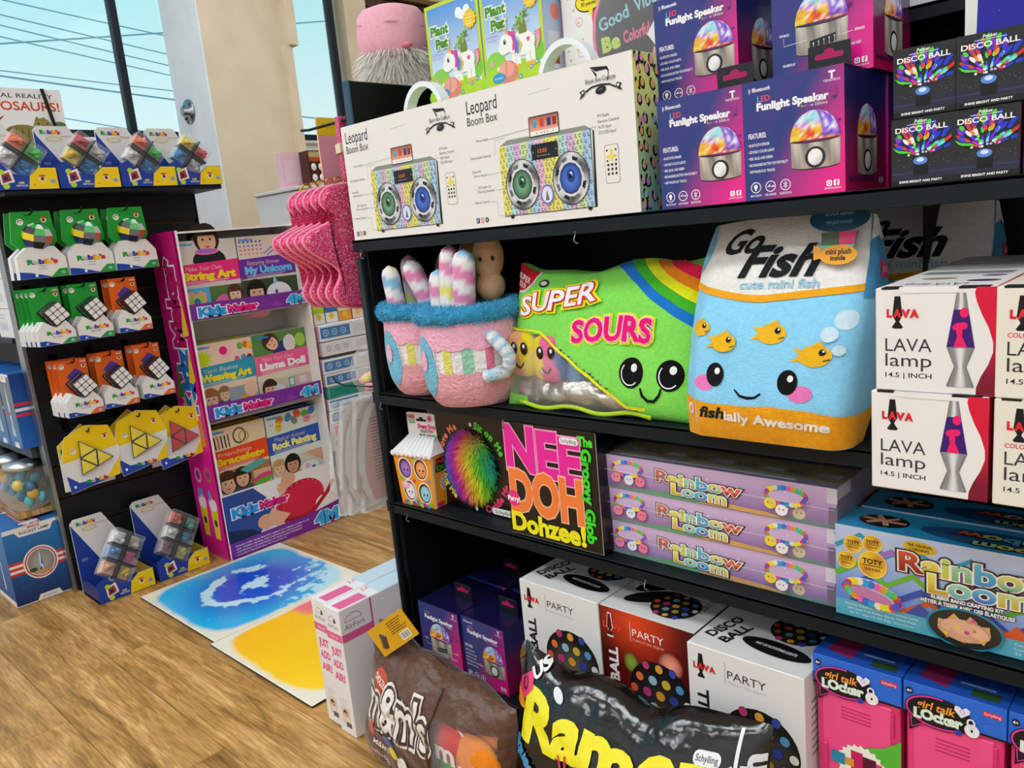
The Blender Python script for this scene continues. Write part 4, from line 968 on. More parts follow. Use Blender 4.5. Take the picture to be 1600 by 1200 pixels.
    for k, (x, w_, cs, ph) in enumerate(((.014, .034, ['a8b070', 'e0a070', 'e0a070', 'e8d020', 'e8d020'], 0), (.078, .036, ['e8d020', 'e8d020', 'e8709a', 'e8709a', '5a80b8'], 1), (.132, .028, ['5a80b8', '6a98c0', '607890'], 2))):
        B = MB(); B.ball((0, 0, 0), w_, .022, .043, (lambda cs_: (lambda d: cs_[int((d[0]+1)*2.49*len(cs_)/5) % len(cs_)]))(cs), 28, 16, fn=lambda d: 1/max(abs(d[0])**3.4+abs(d[1])**3.4+abs(d[2])**3.4, 1e-6)**(1/3.4)); o = B.build('sweet', 'fabric', t, (x+.016, .018+(.014 if k == 2 else -.002*k), (.094, .088, .070)[k]))
        for s_ in (-.25, .45): 
            if k < 2: MB().ball((w_*s_, -.0215, .012), .0085, .003, .012, '101010', 12, 8).build('eye', 'plastic', o); MB().ball((w_*s_+.002, -.0240, .016), .003, .001, .004, 'f4f4f4', 8, 6).build('eye_glint', 'plastic', o)
        if k < 2: MB().tube([(w_*.1-.010+.020*i/6, -.0225, -.014-.010*math.sin(PI*i/6)) for i in range(7)], .0014, '101010', 6).build('mouth', 'plastic', o)
    # clear window sheet
    B = MB(); V = []; F = []; idx = {}
    for j in range(Mm):
        for i in range(N):
            if win(Wd*(i+.5)/N, Hd*(j+.5)/Mm):
                q = []
                for (ii, jj) in ((i, j), (i+1, j), (i+1, j+1), (i, j+1)):
                    if (ii, jj) not in idx: idx[ii, jj] = len(V); V.append(fnn(Wd*ii/N, Hd*jj/Mm)[0])
                    q.append(idx[ii, jj])
                F.append(tuple(q))
    B.add(V, F, 'ffffff', True); B.build('clear_window', 'film', t)
    return t
sours()

# --- fish bag plush ----------------------------------------------------------
def fishbag(loc, label, tagd=True):
    t = thing('fish_bag_plush', label, 'plush toy', loc, group='blue fish bag plushes')
    FW, SD, Hh = 232, 105, 300     # front width, side depth, height (mm)
    def section(v):
        d = SD*(.50+.5*math.sin(min(1, v*4+.08)*PI/2)) if v < .25 else SD*(1-.80*max(0, (v-.45)/.55)**1.4)
        w = FW*(.99+.03*min(1, v*6)) if v < .17 else FW*(1.02+.03*math.sin((v-.17)*4))*(1-.05*max(0, v-.8)/.2)
        return w, d
    def fn(x, y):
        v = max(0., min(1., y/Hh)); w, d = section(v); r = min(d*.5, 30)
        if x <= FW-26: u = x/(FW-26); px = -w/2+u*(w-r); py = -d/2-10*math.sin(PI*min(1, max(0, u)))*math.sin(PI*v)**.6-(0 if u > .12 else -(.12-u)/.12*d*.2)
        else:
            q = min(1, (x-FW+26)/40)*PI/2
            px = w/2-r+r*math.sin(q); py = -d/2+r-r*math.cos(q)
            if x > FW+14: py += (x-FW-14)/(SD-14)*(d-r)
        wr = 1.4*math.sin(x*.11+y*.05)*math.sin(y*.09)*(1 if y < 120 else .5)
        zz = y+(0 if v > .1 else 0); zz -= (v**6)*14*(((x-FW/2)/FW)**2)*2
        return ((px+FW/2)*.001, (py+wr+.30*y)*.001+.045, zz*.001)
    def fnn(x, y):
        d = 2.5; p = Vector(fn(x, y)); a = Vector(fn(x+d, y))-Vector(fn(x-d, y)); b = Vector(fn(x, min(y+d, Hh)))-Vector(fn(x, max(0, y-d)))
        n = a.cross(b); return p, (n.normalized() if n.length > 1e-9 else Vector((0, -1, 0)))
    Pm = FW+SD; N, Mm = 54, 40
    B = MB(); V = [fn(Pm*i/N, Hh*j/Mm) for j in range(Mm+1) for i in range(N+1)]
    B.add(V, [(j*(N+1)+i, j*(N+1)+i+1, (j+1)*(N+1)+i+1, (j+1)*(N+1)+i) for j in range(Mm) for i in range(N)], '8fd4f6', True)
    # back, left side, bottom closed by a simple sheet
    Vb = []
    for j in range(Mm+1):
        pr, pl_ = V[j*(N+1)+N], V[j*(N+1)]; Vb += [pr, (pl_[0]+.01, pr[1], pr[2]), pl_]
    B.add(Vb, [(3*j+i, 3*j+i+1, 3*(j+1)+i+1, 3*(j+1)+i) for j in range(Mm) for i in (0, 1)], '8fd4f6', True)
    B.add([V[i] for i in range(N+1)]+[Vb[1]], [tuple(range(N+1, -1, -1))], 'f0a81c'); B.build('bag_body', 'fabric', t)
    a = Art(Pm, Hh); Or = 'f4a81e'
    yel = [(Pm*i/40, 58-16*i/40*1.0-3*math.sin(i*.25)) for i in range(41)]; a.poly([(0, 1)]+[(Pm, 1)]+yel[::-1], Or)
    bot = lambda x: 210-18*math.sin(min(1, x/120)*PI/2)+12*max(0, (x-110)/130)
    top_l = [(FW*i/20, bot(FW*i/20)) for i in range(21)]
    a.poly(top_l+[(FW, Hh-1), (0, Hh-1)], 'ece8e2')
    a.poly([(0, 225), (12, 245), (14, 270), (4, 298), (0, 298)], '7fc0e4')
    a.line(top_l, [9]*21, Or)
    a.poly([(FW, 190), (Pm, 190), (Pm, 272), (FW+50, 262), (FW+20, 268), (FW, 262)], '4a98c8'); a.poly([(FW, 264), (FW+20, 270), (FW+50, 264), (Pm, 274), (Pm, 299), (FW, 299)], 'ece8e2')
    a.poly([(FW+26, 240), (FW+46, 238), (FW+46, 226), (FW+26, 226), (FW+34, 233)], 'e0305c'); a.poly([(FW+44, 236), (FW+92, 230), (FW+92, 210), (FW+44, 215)], 'e0305c'); a.text('JUST KEEP', FW+48, 219, 9, 'f4c8d0', w=40)
    K = '1e2224'; n0 = len(a.it)
    a.text('Go', 20, 253, 31, K, w=54, sh=.35, b=.03); a.text('Fish', 60, 221, 38, K, w=98, sh=.35, b=.035)
    a.text('cute mini fish', 64, 205, 11, '9cc8dc', w=106, b=.02)
    for fx_, fy_, k in ((12, 153, .8), (52, 135, .95), (117, 148, 1.0), (174, 121, 1.05)):
        a.poly([(fx_-24*k, fy_+10*k), (fx_-14*k, fy_+1*k), (fx_-25*k, fy_-8*k), (fx_-8*k, fy_-6*k), (fx_-8*k, fy_+6*k)], 'f2b824'); a.ell(fx_+4*k, fy_, 19*k, 13*k, 'f2b824', 20)
        a.poly([(fx_-2*k, fy_+11*k), (fx_+8*k, fy_+18*k), (fx_+14*k, fy_+10*k)], 'f2b824'); a.ell(fx_+12*k, fy_+4*k, 4*k, 4*k, K, 12); a.ell(fx_+13.4*k, fy_+5.4*k, 1.4*k, 1.4*k, 'ffffff', 8); a.line([(fx_+14*k, fy_-6*k), (fx_+21*k, fy_-4*k)], 1.1*k, K)
    for bx_, by_, r in ((208, 165, 13), (192, 147, 10), (204, 128, 7)): a.ell(bx_, by_, r, r*.95, 'cfe6f2', 18)
    for ex, ey, cx_, cy_ in ((46, 92, 29, 80), (148, 87, 165, 73)):
        a.ell(cx_, cy_, 16, 11, 'ec7cc0', 18); a.ell(ex, ey, 13.5, 16, '121214', 22); a.ell(ex+4, ey+5, 4, 4.4, 'f6f6f6', 12)
    a.line([(76, 74), (85, 66), (96, 64), (106, 65), (114, 71)], [2, 3.5, 4, 3.5, 2.5], '121214')
    a.ring(4, 40, 7, 8.5, 4, 'f2e8dc', 18); a.text('fish', 20, 32, 15, K, w=38, sh=.35, b=.035); a.text('ially Awesome', 61, 31, 12.5, 'f2e8dc', w=142, b=.035, rot=-.035)
    a.it[n0:] = [([(x+11, y) for x, y in V_], F_, c_, (b_[0]+11, b_[1], b_[2]+11, b_[3]), l_) for V_, F_, c_, b_, l_ in a.it[n0:]]
    a.wrap(fnn, 9, step=.0008).build('bag_print', 'fabric', t)
    if tagd:
        g_ = Art(120, 90); g_.ell(58, 62, 54, 18, '1f4a66', 30); g_.text('adorable!', 58, 66, 7, '8fb0c0', al='c', w=52, sh=.3); g_.text('mini plush included!', 58, 55, 5, '8fb0c0', al='c', w=46)
        g_.poly([(28, 44), (30, 26), (90, 26), (94, 44)], '3a5a3a'); g_.poly([(60, 44), (92, 44), (88, 26), (62, 26)], 'd82a6a'); g_.rect(28, 24, 88, 27, '5ac8a0')
        g_.ell(62, 14, 34, 13, Or, 20); g_.poly([(30, 24), (16, 28), (18, 8), (30, 10)], Or); g_.text('mini plush', 62, 15, 7, K, al='c', w=44, b=.03); g_.text('inside', 62, 7, 6, K, al='c', w=26, b=.03)
        B = MB(); B.box(.105, .0, .205, .225, .003, .298, 'ece8e2'); p = fnn(175, 262)[0]
        g_.mb((.158, p[1]-.026, .232), (.72, 0, 0), (0, .27, .96), (0, -.96, .27)).build('hang_tag', 'gloss', t)
    return t
fishbag((-.602, -.037, ZB), 'blue fish bag plush with black script lettering in front')
fishbag((-.515, .205, ZB), 'second blue fish bag plush in the dark behind the lamp boxes', False)

# --- lava lamp cartons ----------------------------------------------------
def lamp_logo(a, x, y, h, body='101012', red='d8242c', k=None):
    """small lamp silhouette with wordmark; x,y = base centre"""
    s_ = h/36
    P = [(-3, 36), (3, 36), (5, 17), (5.4, 15), (1.8, 8), (6, 1.5), (4, 0), (-4, 0), (-6, 1.5), (-1.8, 8), (-5.4, 15), (-5, 17)]
    a.poly([(x+p*s_, y+q*s_) for p, q in P], body)
    a.text('L', x-10.5*s_, y+13*s_, 8*s_, red, b=.07, w=4.4*s_); a.text('A', x-3.6*s_, y+13*s_, 8*s_, red, b=.07, w=7*s_); a.text('V', x+5*s_, y+13*s_, 8*s_, red, b=.07, w=7.4*s_); a.text('A', x+14*s_, y+13*s_, 8*s_, red, b=.07, w=7*s_)
def lava_front(color=False):
    a = Art(113, 110)
    lamp_logo(a, 22, 67, 34); dk = '3a3a3c'
    if color: a.text('COLORMAX', 10, 60.5, 4.4, 'd8242c', b=.01, w=34)
    a.text('LAVA', 10, 43, 13.5, dk, w=45); a.text('lamp', 10, 27, 13.5, dk, w=45); a.text('14.5 | INCH', 10, 15, 5, '2a2a2c', w=45, b=.01)
    edge = [(95, 109.5), (93.5, 104), (95, 96), (100, 82), (106, 69), (110, 55), (110.2, 45), (106, 32), (100, 20), (96, 9), (95.5, .5)]
    V = []; C = []
    for x, y in edge: V += [(x, y), (112.5, y)]; C += [mixc('7a0c2a', 'd8103c', min(1, max(0, (y-18)/40)))]*2
    a.put(V, [(2*i, 2*i+2, 2*i+3, 2*i+1) for i in range(len(edge)-1)], C)
    def sil(P):
        for (y0, w0), (y1, w1) in zip(P, P[1:]):
            n = 8; V = []; C = []
            for i in range(n+1):
                u = -1+2*i/n; V += [(81.5+u*w0, y0), (81.5+u*w1, y1)]; c = mixc('7c7c80', 'e6e4e4', .5+.5*math.cos(u*5)) if abs(u) < .95 else lin('6a6a6e'); C += [c, c]
            a.put(V, [(2*i, 2*i+1, 2*i+3, 2*i+2) for i in range(n)], C)
    sil([(104, 4.2), (87, 6.6)]); sil([(49, 12.7), (29, 5.6)]); sil([(29, 5.6), (9, 12.6)]); sil([(9, 12.6), (8, 12)])
    a.poly([(74.9, 87), (88.1, 87), (94.2, 49), (68.8, 49)], '3a1470')
    Pk = 'ec1a68'; a.ell(84.5, 84, 4, 5, Pk); a.ell(80.5, 70, 6.6, 4, Pk, 16, .2); a.ell(84.5, 71, 3.4, 3.6, Pk, 12); a.ell(80.5, 64, 3, 4, Pk, 12); a.poly([(79, 62), (82.5, 62), (87.5, 49.3), (75.5, 49.3)], Pk)
    return a
def lava_box(color=False):
    t = thing('lamp_carton', 'x', 'box', group='white lamp cartons')
    c0 = 'ebe7e4' if not color else 'e8e2d4'
    ta = Art(113, 370); ta.text('LAVA lamp', 80, 40, 20, '55545a', w=60, rot=PI); ta.ell(88, 60, 16, 9, '3a1a60'); ta.ell(40, 85, 18, 10, 'a08a5a'); ta.ell(88, 110, 12, 8, '6a2a80'); ta.rect(10, 130, 100, 160, '8a8a8e')
    ra = Art(370, 110); ra.grid(0, 0, 370, 110, 2, 4, lambda u, v: mixc('7a0c2a', 'd8103c', v))
    carton(t, .1125, .37, .1095, c0, arts={'front': lava_front(color), 'top': ta, 'right': ra})
    MB().box(-.032, -.1856, .104, .022, -.1848, .1105, c0).build('tuck_flap', 'paper', t)
    MB().box(-.050, -.1850, .1078, -.033, -.170, .1099, '1a1a1c').build('flap_gap', 'matte', t); MB().box(.023, -.1850, .1078, .050, -.172, .1099, '1a1a1c').build('flap_gap', 'matte', t)
    return t
l0 = lava_box(); l0.location = (-.2455, .055, ZB+.0005); l0['label'] = 'white lamp carton, lower one of the stack beside the fish plush'
dup(l0, (-.2435, .058, ZB+.1105), 'white lamp carton, upper one of the stack beside the fish plush', rz=.012)
l1 = lava_box(True); l1.location = (-.1285, .055, ZB+.0005); l1['label'] = 'cream lamp carton cut off by the right edge, lower one'
dup(l1, (-.1285, .055, ZB+.1105), 'cream lamp carton cut off by the right edge, upper one')
# ================================================================== third shelf
ZD = 0.4935
def dough_carton(loc, label, rz):
    t = thing('dough_ball_carton', label, 'box', loc, rz=rz, group='milk carton shaped boxes')
    w0, w1, d0, d1, h = .098, .112, .075, .085, .118
    B = MB(); P = [(-w0/2, -d0/2, 0), (w0/2, -d0/2, 0), (w0/2, d0/2, 0), (-w0/2, d0/2, 0), (-w1/2, -d1/2, h), (w1/2, -d1/2, h), (w1/2, d1/2, h), (-w1/2, d1/2, h)]
    B.add(P, [(0, 1, 5, 4), (1, 2, 6, 5), (2, 3, 7, 6), (3, 0, 4, 7), (3, 2, 1, 0)], 'ec971c'); B.build('carton', 'paper', t)
    e_ = .004; r0 = (w1/2+e_, d1/2+e_); r1 = (.040, .006)
    B = MB(); B.add([(-r0[0], -r0[1], h), (r0[0], -r0[1], h), (r0[0], r0[1], h), (-r0[0], r0[1], h), (-r1[0], -r1[1], h+.030), (r1[0], -r1[1], h+.030), (r1[0], r1[1], h+.030), (-r1[0], r1[1], h+.030)], [(0, 1, 5, 4), (1, 2, 6, 5), (2, 3, 7, 6), (3, 0, 4, 7), (4, 5, 6, 7), (3, 2, 1, 0)], 'ebe8e6')
    for i in range(9):
        x = -r0[0]+2*r0[0]*(i+.5)/9; B.tube([(x, -r0[1], h-.001), (x*.75, -.006, h+.0295)], .0012, 'd2cfce', 6)
        B.ball((x, -r0[1]+.001, h-.001), .0068, .002, .006, 'ebe8e6', 12, 8)
    B.build('scalloped_roof', 'paper', t)
    a = Art(86, 52); a.poly([(0, 0), (86, 0), (80, 48), (76, 52), (6, 52), (2, 46)], 'f0eeec'); a.text('NEE', 4, 38, 8, 'd82a3a', w=20, b=.05); a.text('DOH', 6, 27, 8, '4ab82a', w=18, b=.05); a.rrect(28, 33, 58, 38, 2.4, '101010'); a.ell(43, 38, 7, 5, '101010', 12); a.star(68, 40, 9, 6, 8, 'e890b0'); a.ell(68, 40, 3, 4, 'd0304c', 10)
    a.text('Dream Drop', 32, 18, 9, 'e8246c', w=50, b=.06, ol=[(.1, 'f8d8e4')]); a.text('COLLECTION', 38, 9, 6, '2a2a2a', w=36, b=.03)
    for i in range(9): a.ell(36+i*6, 3, 3.4, 3, ['d84a4a', '4ac84a', '4a8ad8', 'e8c83a', 'd85ad8'][i % 5], 8)
    B = MB(); B.box(-.043, -.001, h+.028, .043, .001, h+.079, 'f0eeec'); hd = B.build('hang_header', 'paper', t); a.mb((-.043, -.0012, h+.0285), (1, 0, 0), (0, 0, 1), (0, -1, 0)).build('header_print', 'paper', hd)
    k = math.hypot(h, (d1-d0)/2)
    f = Art(112, 118); wl = lambda y: (7-7*y/118)
    for (cx, cy, c, ey) in ((30, 84, '8a52b8', '5a2a8a'), (78, 86, 'e8903a', '5a3020'), (34, 34, 'ece6e6', '3a3a3a'), (82, 32, '8cc4dc', '2a3a4a')):
        f.ell(cx, cy, 21, 25, 'f4f0ec', 26); f.ell(cx, cy, 18.5, 22, '4a3428', 24); f.disc(cx+2, cy-1, 15, 18, (lambda c_: lambda r, q: mixc(c_, 'ffffff', .25*(1-r)))(c), 3, 20)
        f.ell(cx-2, cy-3, 2.2, 3, '151515', 10); f.ell(cx+8, cy-3, 2.2, 3, '151515', 10); f.line([(cx+1, cy-8), (cx+3, cy-10), (cx+5, cy-8)], 1, '151515')
    f.ell(24, 46, 14, 9, 'f0a8c0', 16); f.star(24, 48, 6, 3, 5, 'f8dce8')
    for i in range(13): f.ell(12+i*7.4, 5+3*math.sin(i*2.2), 5, 4, ['d8305a', '2a8ac8', '5ac83a', 'e8c03a', '6a4ac0'][i % 5], 10)
    for i in range(5): f.ell([14, 54, 60, 54, 100][i], [62, 58, 104, 14, 60][i], 5, 4, ['5ac83a', 'd8305a', '7ad05a', '3ac0b0', '5a8ad8'][i], 10)
    def fm(x, y):
        q = y/118; return ((-.056+x*.001)*(w0+(w1-w0)*q)/w1, -(d0+(d1-d0)*q)/2, y*.001), Vector((0, -1, -.04))
    f.wrap(fm, 60, step=.0003).build('front_print', 'paper', t)
    g_ = Art(85, 118); g_.rect(0, 0, 6, 118, 'e8d8c8'); g_.poly([(10, 78), (70, 78), (74, 112), (14, 108)], '2a1a1a'); g_.text('NEE', 16, 96, 10, 'd82a3a', w=44, b=.05); g_.text('DOH', 16, 82, 10, '4ab82a', w=48, b=.05); g_.star(40, 52, 20, 14, 14, 'f0eef4'); g_.ring(40, 52, 14, 14, 3, '7a6aa8', 16); g_.ring(40, 52, 8, 8, 3, '7a6aa8', 16)
    g_.line([(40, 36), (40, 8)], 2, 'e8e0d8'); g_.ell(64, 36, 11, 12, 'b0583c'); g_.line([(64, 24), (64, 6)], 2, 'e8e0d8'); g_.ell(20, 6, 14, 6, 'd8305a'); g_.ell(60, 5, 18, 6, '2a8ac8')
    def gm(x, y):
        q = y/118; return ((w0+(w1-w0)*q)/2, (-.0425+x*.001)*(d0+(d1-d0)*q)/d1, y*.001), Vector((1, 0, -.04))
    g_.wrap(gm, 60, step=.0003).build('side_print', 'paper', t)
    return t
dough_carton((-1.296, .052, ZD), 'orange milk carton shaped box with four ball faces, in front', .10)
dough_carton((-1.287, .175, ZD), 'milk carton shaped box hidden in shadow behind its twin', .05)
# black plush dome box
def fur_box():
    t = thing('fur_ball_box', 'black box with a rainbow fur oval in its round opening', 'box', (-1.145, .165, ZD))
    a = Art(262, 222)
    a.arc('Groove Me', 122, 96, 90, 84, 148, 14, 'f0785a', b=.05); a.arc('Sit on Me', 122, 96, 90, 84, 52, 14, '4ad83a', b=.05); a.arc('Cuddle Me', 122, 96, 104, 98, -45, 14, 'e0386c', b=.05, inward=True); a.arc('Hug Me', 122, 96, 100, 96, 212, 14, 'e8e020', b=.05, inward=True)
    for x, y in ((128, 186), (32, 108), (122, 6)): a.ell(x, y, 4, 4.5, 'ece8e8', 12)
    a.rrect(168, 4, 236, 18, 6, 'f0f0f0'); a.text('Schylling', 202, 7, 7.5, '2a2a2a', al='c', w=50)
    a.ell(122, 98, 72, 78, '050505', 32)
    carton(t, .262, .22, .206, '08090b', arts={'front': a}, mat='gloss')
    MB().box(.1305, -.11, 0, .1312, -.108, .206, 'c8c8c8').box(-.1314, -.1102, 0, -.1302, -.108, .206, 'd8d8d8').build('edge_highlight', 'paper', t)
    b = MB(); b.ball((0, 0, 0), .058, .030, .066, '703090', 24, 16); m_ = b.build('fur_ball', 'fur', t, (-.009, -.104, .098))
    rnd = random.Random(8); B = MB(); pts = []
    for i in range(5200):
        th = math.acos(rnd.uniform(-1, 1)); ph = rnd.uniform(PI, 2*PI); d = Vector((math.sin(th)*math.cos(ph), math.sin(th)*math.sin(ph), math.cos(th)))
        pts.append(((d.x*.058, d.y*.030, d.z*.066), (d.x, d.y*1.2, d.z-.7)))
    ramp = ['18a8a0', '2a6ad0', 'a030c8', 'f030a0', 'f8b040', 'f0f030', '50d830', '18b8a0']
    def fc(p):
        q = (p.x/.058*.5+.5)+.10*math.sin(p.z*40)-.10*p.z/.07; q = min(.999, max(0, q))*7; i = int(q); return mixc(ramp[i], ramp[i+1], q-i)
    fuzz(B, pts, None, .021, .0009, rnd, .30, .35, cols=lambda p: fc(p)); f = B.build('rainbow_fur', 'fur', m_); f['kind'] = 'stuff'
fur_box()
def dohzee():
    t = thing('lettered_box', 'black box with pink and orange bubble lettering leaning on the shelf edge', 'box', (-.900, .030, ZD+.003))
    a = Art(218, 218); Pk = 'ee1c9c'; Og = 'f8803c'
    a.multi('NEE', 2, 124, 78, [Pk], w=176, b=.045, ol=[(.07, 'f8a0d0')], bob=[6, 2, -4])
    a.multi('DOH', 6, 50, 74, [Og], w=172, b=.045, ol=[(.07, 'f8c0a0')], bob=[0, 0, 0])
    a.multi('Dohzee!', 4, 9, 34, ['f4ea1c'], w=176, b=.045)
    a.rrect(138, 190, 180, 203, 6, 'f4f0f2'); a.text('Schylling', 159, 193.5, 6.5, '3a2a34', al='c', w=34)
    a.star(16, 70, 17, 14, 14, 'f0288c'); a.text('Purry!', 16, 65, 9, 'f8f4f4', al='c', w=30, b=.05)
    a.text('The', 180, 192, 16, '4ade2a', w=30, b=.05); a.text('Groovy Glob', 186, 186, 19, '3ad82a', w=168, b=.05, rot=-PI/2)
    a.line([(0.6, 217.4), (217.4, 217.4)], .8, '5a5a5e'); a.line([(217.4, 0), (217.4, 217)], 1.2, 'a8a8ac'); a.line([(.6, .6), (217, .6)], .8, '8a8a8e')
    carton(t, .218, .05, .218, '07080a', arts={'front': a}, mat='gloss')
dohzee()
# loom boxes
RB = [('8c2020', 'd8583a'), ('c8a02a', 'f4e85a'), ('d8c83a', 'b8dc6a'), ('7ab06a', 'a8d8b0'), ('4a90c8', '5ac0d8'), ('5aa8a0', 'f0e060'), ('b83a30', 'e8704a')]
def bracelet(a, cx, cy, rx, ry, rot=0.0, w=None):
    cs = ['e8305a', 'f0a020', 'f4e030', '6ac83a', '30a8d8', '5a5ad0', 'f06ab0', 'f4e030', '4ac8a0', 'f4e8d0', 'e8484a', '3a78d8']
    n = 26; w = w or ry*.42; a.ell(cx, cy, rx*1.03, ry*1.05, 'f4eef4', 28, rot)
    for i in range(n):
        q = 2*PI*i/n; c, s_ = math.cos(rot), math.sin(rot); x, y = (rx-w*.5)*math.cos(q), (ry-w*.5)*math.sin(q)
        a.ell(cx+x*c-y*s_, cy+x*s_+y*c, rx*.15, w*.62, cs[(i*5) % 12], 8, rot+q+PI/2)
    a.ell(cx, cy, rx-w*1.15, ry-w*1.1, 'cfb0dc' if w < 8 else 'c87ab0', 24, rot)
def loom_title(a, x, y, w, h, rot=0.0):
    k = w/150
    a.multi('Rainbow', x, y, h, RB, w=w, b=.03, rot=rot, ol=[(.12, '3a2a22'), (.07, 'f8f4ec')])
    c_, s_ = math.cos(rot), math.sin(rot); dx, dy = w*.20, -h*.88
    a.multi('Loom', x+dx*c_-dy*s_, y+dx*s_+dy*c_, h*.95, [RB[1], ('6ab0b8', 'a8dcb8'), ('3a6ac8', '6ac0e0'), ('d8b02a', 'c8e08a')], w=w*.64, b=.03, rot=rot, ol=[(.12, '3a2a22'), (.07, 'f8f4ec')])
def loom_flat():
    t = thing('loom_box', 'x', 'box', group='flat purple loom boxes')
    a = Art(398, 58)
    a.grid(0, 0, 398, 58, 10, 6, lambda u, v: mixc('7a3c9c', 'd4b4dc', min(1, v*1.15)) if v > .08 else mixc('5a2a8c', '2a8a5a', .5+.5*math.sin(u*9)))
    a.poly([(60, .5), (240, .5), (220, 7), (120, 9)], '3a9a5a'); a.poly([(180, .5), (330, .5), (300, 6), (220, 9)], 'd89a3a')
    loom_title(a, 106, 26, 150, 18, -.03)
    bracelet(a, 54, 38, 31, 14); bracelet(a, 327, 37, 32, 15)
    for x, y, c in ((33, 22, 'f08aa8'), (58, 20, 'e4e4f0'), (80, 20, 'f07a98'), (305, 24, 'f0d23a'), (322, 16, 'f4ecec'), (345, 13, 'd8c49a')): a.ell(x, y, 9.5, 8.5, c, 14, .2); a.ell(x-3, y+1, 1.1, 1.3, '3a2020', 6); a.ell(x+3, y+1, 1.1, 1.3, '3a2020', 6)
    rnd = random.Random(6)
    for i in range(12): a.star(rnd.uniform(90, 390), rnd.uniform(8, 52), 2.6, .6, 4, 'f4ecf8')
    a.line([(0, 34), (60, 33), (170, 31), (300, 30), (398, 29)], .5, 'f4f0f8')
    ra = Art(230, 58); ra.grid(0, 0, 230, 58, 3, 3, lambda u, v: mixc('3a1a4c', '6a4a7c', v)); ra.rect(0, 40, 50, 58, 'd8d4dc')
    ta = Art(398, 230); ta.rect(0, 0, 398, 22, '3a2468'); ta.rect(10, 20, 398, 90, 'a8a018'); ta.rect(10, 90, 398, 230, '3a2468')
    for i in range(9): ta.text(['100', 'Bands', '60', 'clips', '600', 'loom', 'charms', 'hook', '300'][i], 20+i*42, 40, 14, 'e8e4e8' if i % 2 == 0 else '2a2a50', w=32, b=.03)
    ta.lines(30, 10, 330, 1, 8, 'c8b8e0', 5)
    carton(t, .398, .23, .0575, '8a5aa8', arts={'front': a, 'right': ra, 'top': ta}, mat='gloss')
    MB().box(-.2005, -.1165, -.0004, .2005, .1165, .0582, 'ffffff').build('shrink_wrap', 'film', t)
    MB().box(.186, -.1162, .036, .2003, -.1152, .0572, 'd8d4de').box(.188, -.1162, .003, .2001, -.1152, .030, '6a5478').build('clear_tray', 'plastic', t)
    return t
lf = loom_flat(); lf.location = (-.608, .150, ZD+.001); lf['label'] = 'flat purple loom box, bottom of the stack of three'
dup(lf, (-.605, .148, ZD+.0605), 'flat purple loom box, middle of the stack of three'); dup(lf, (-.603, .146, ZD+.120), 'flat purple loom box, top of the stack of three')
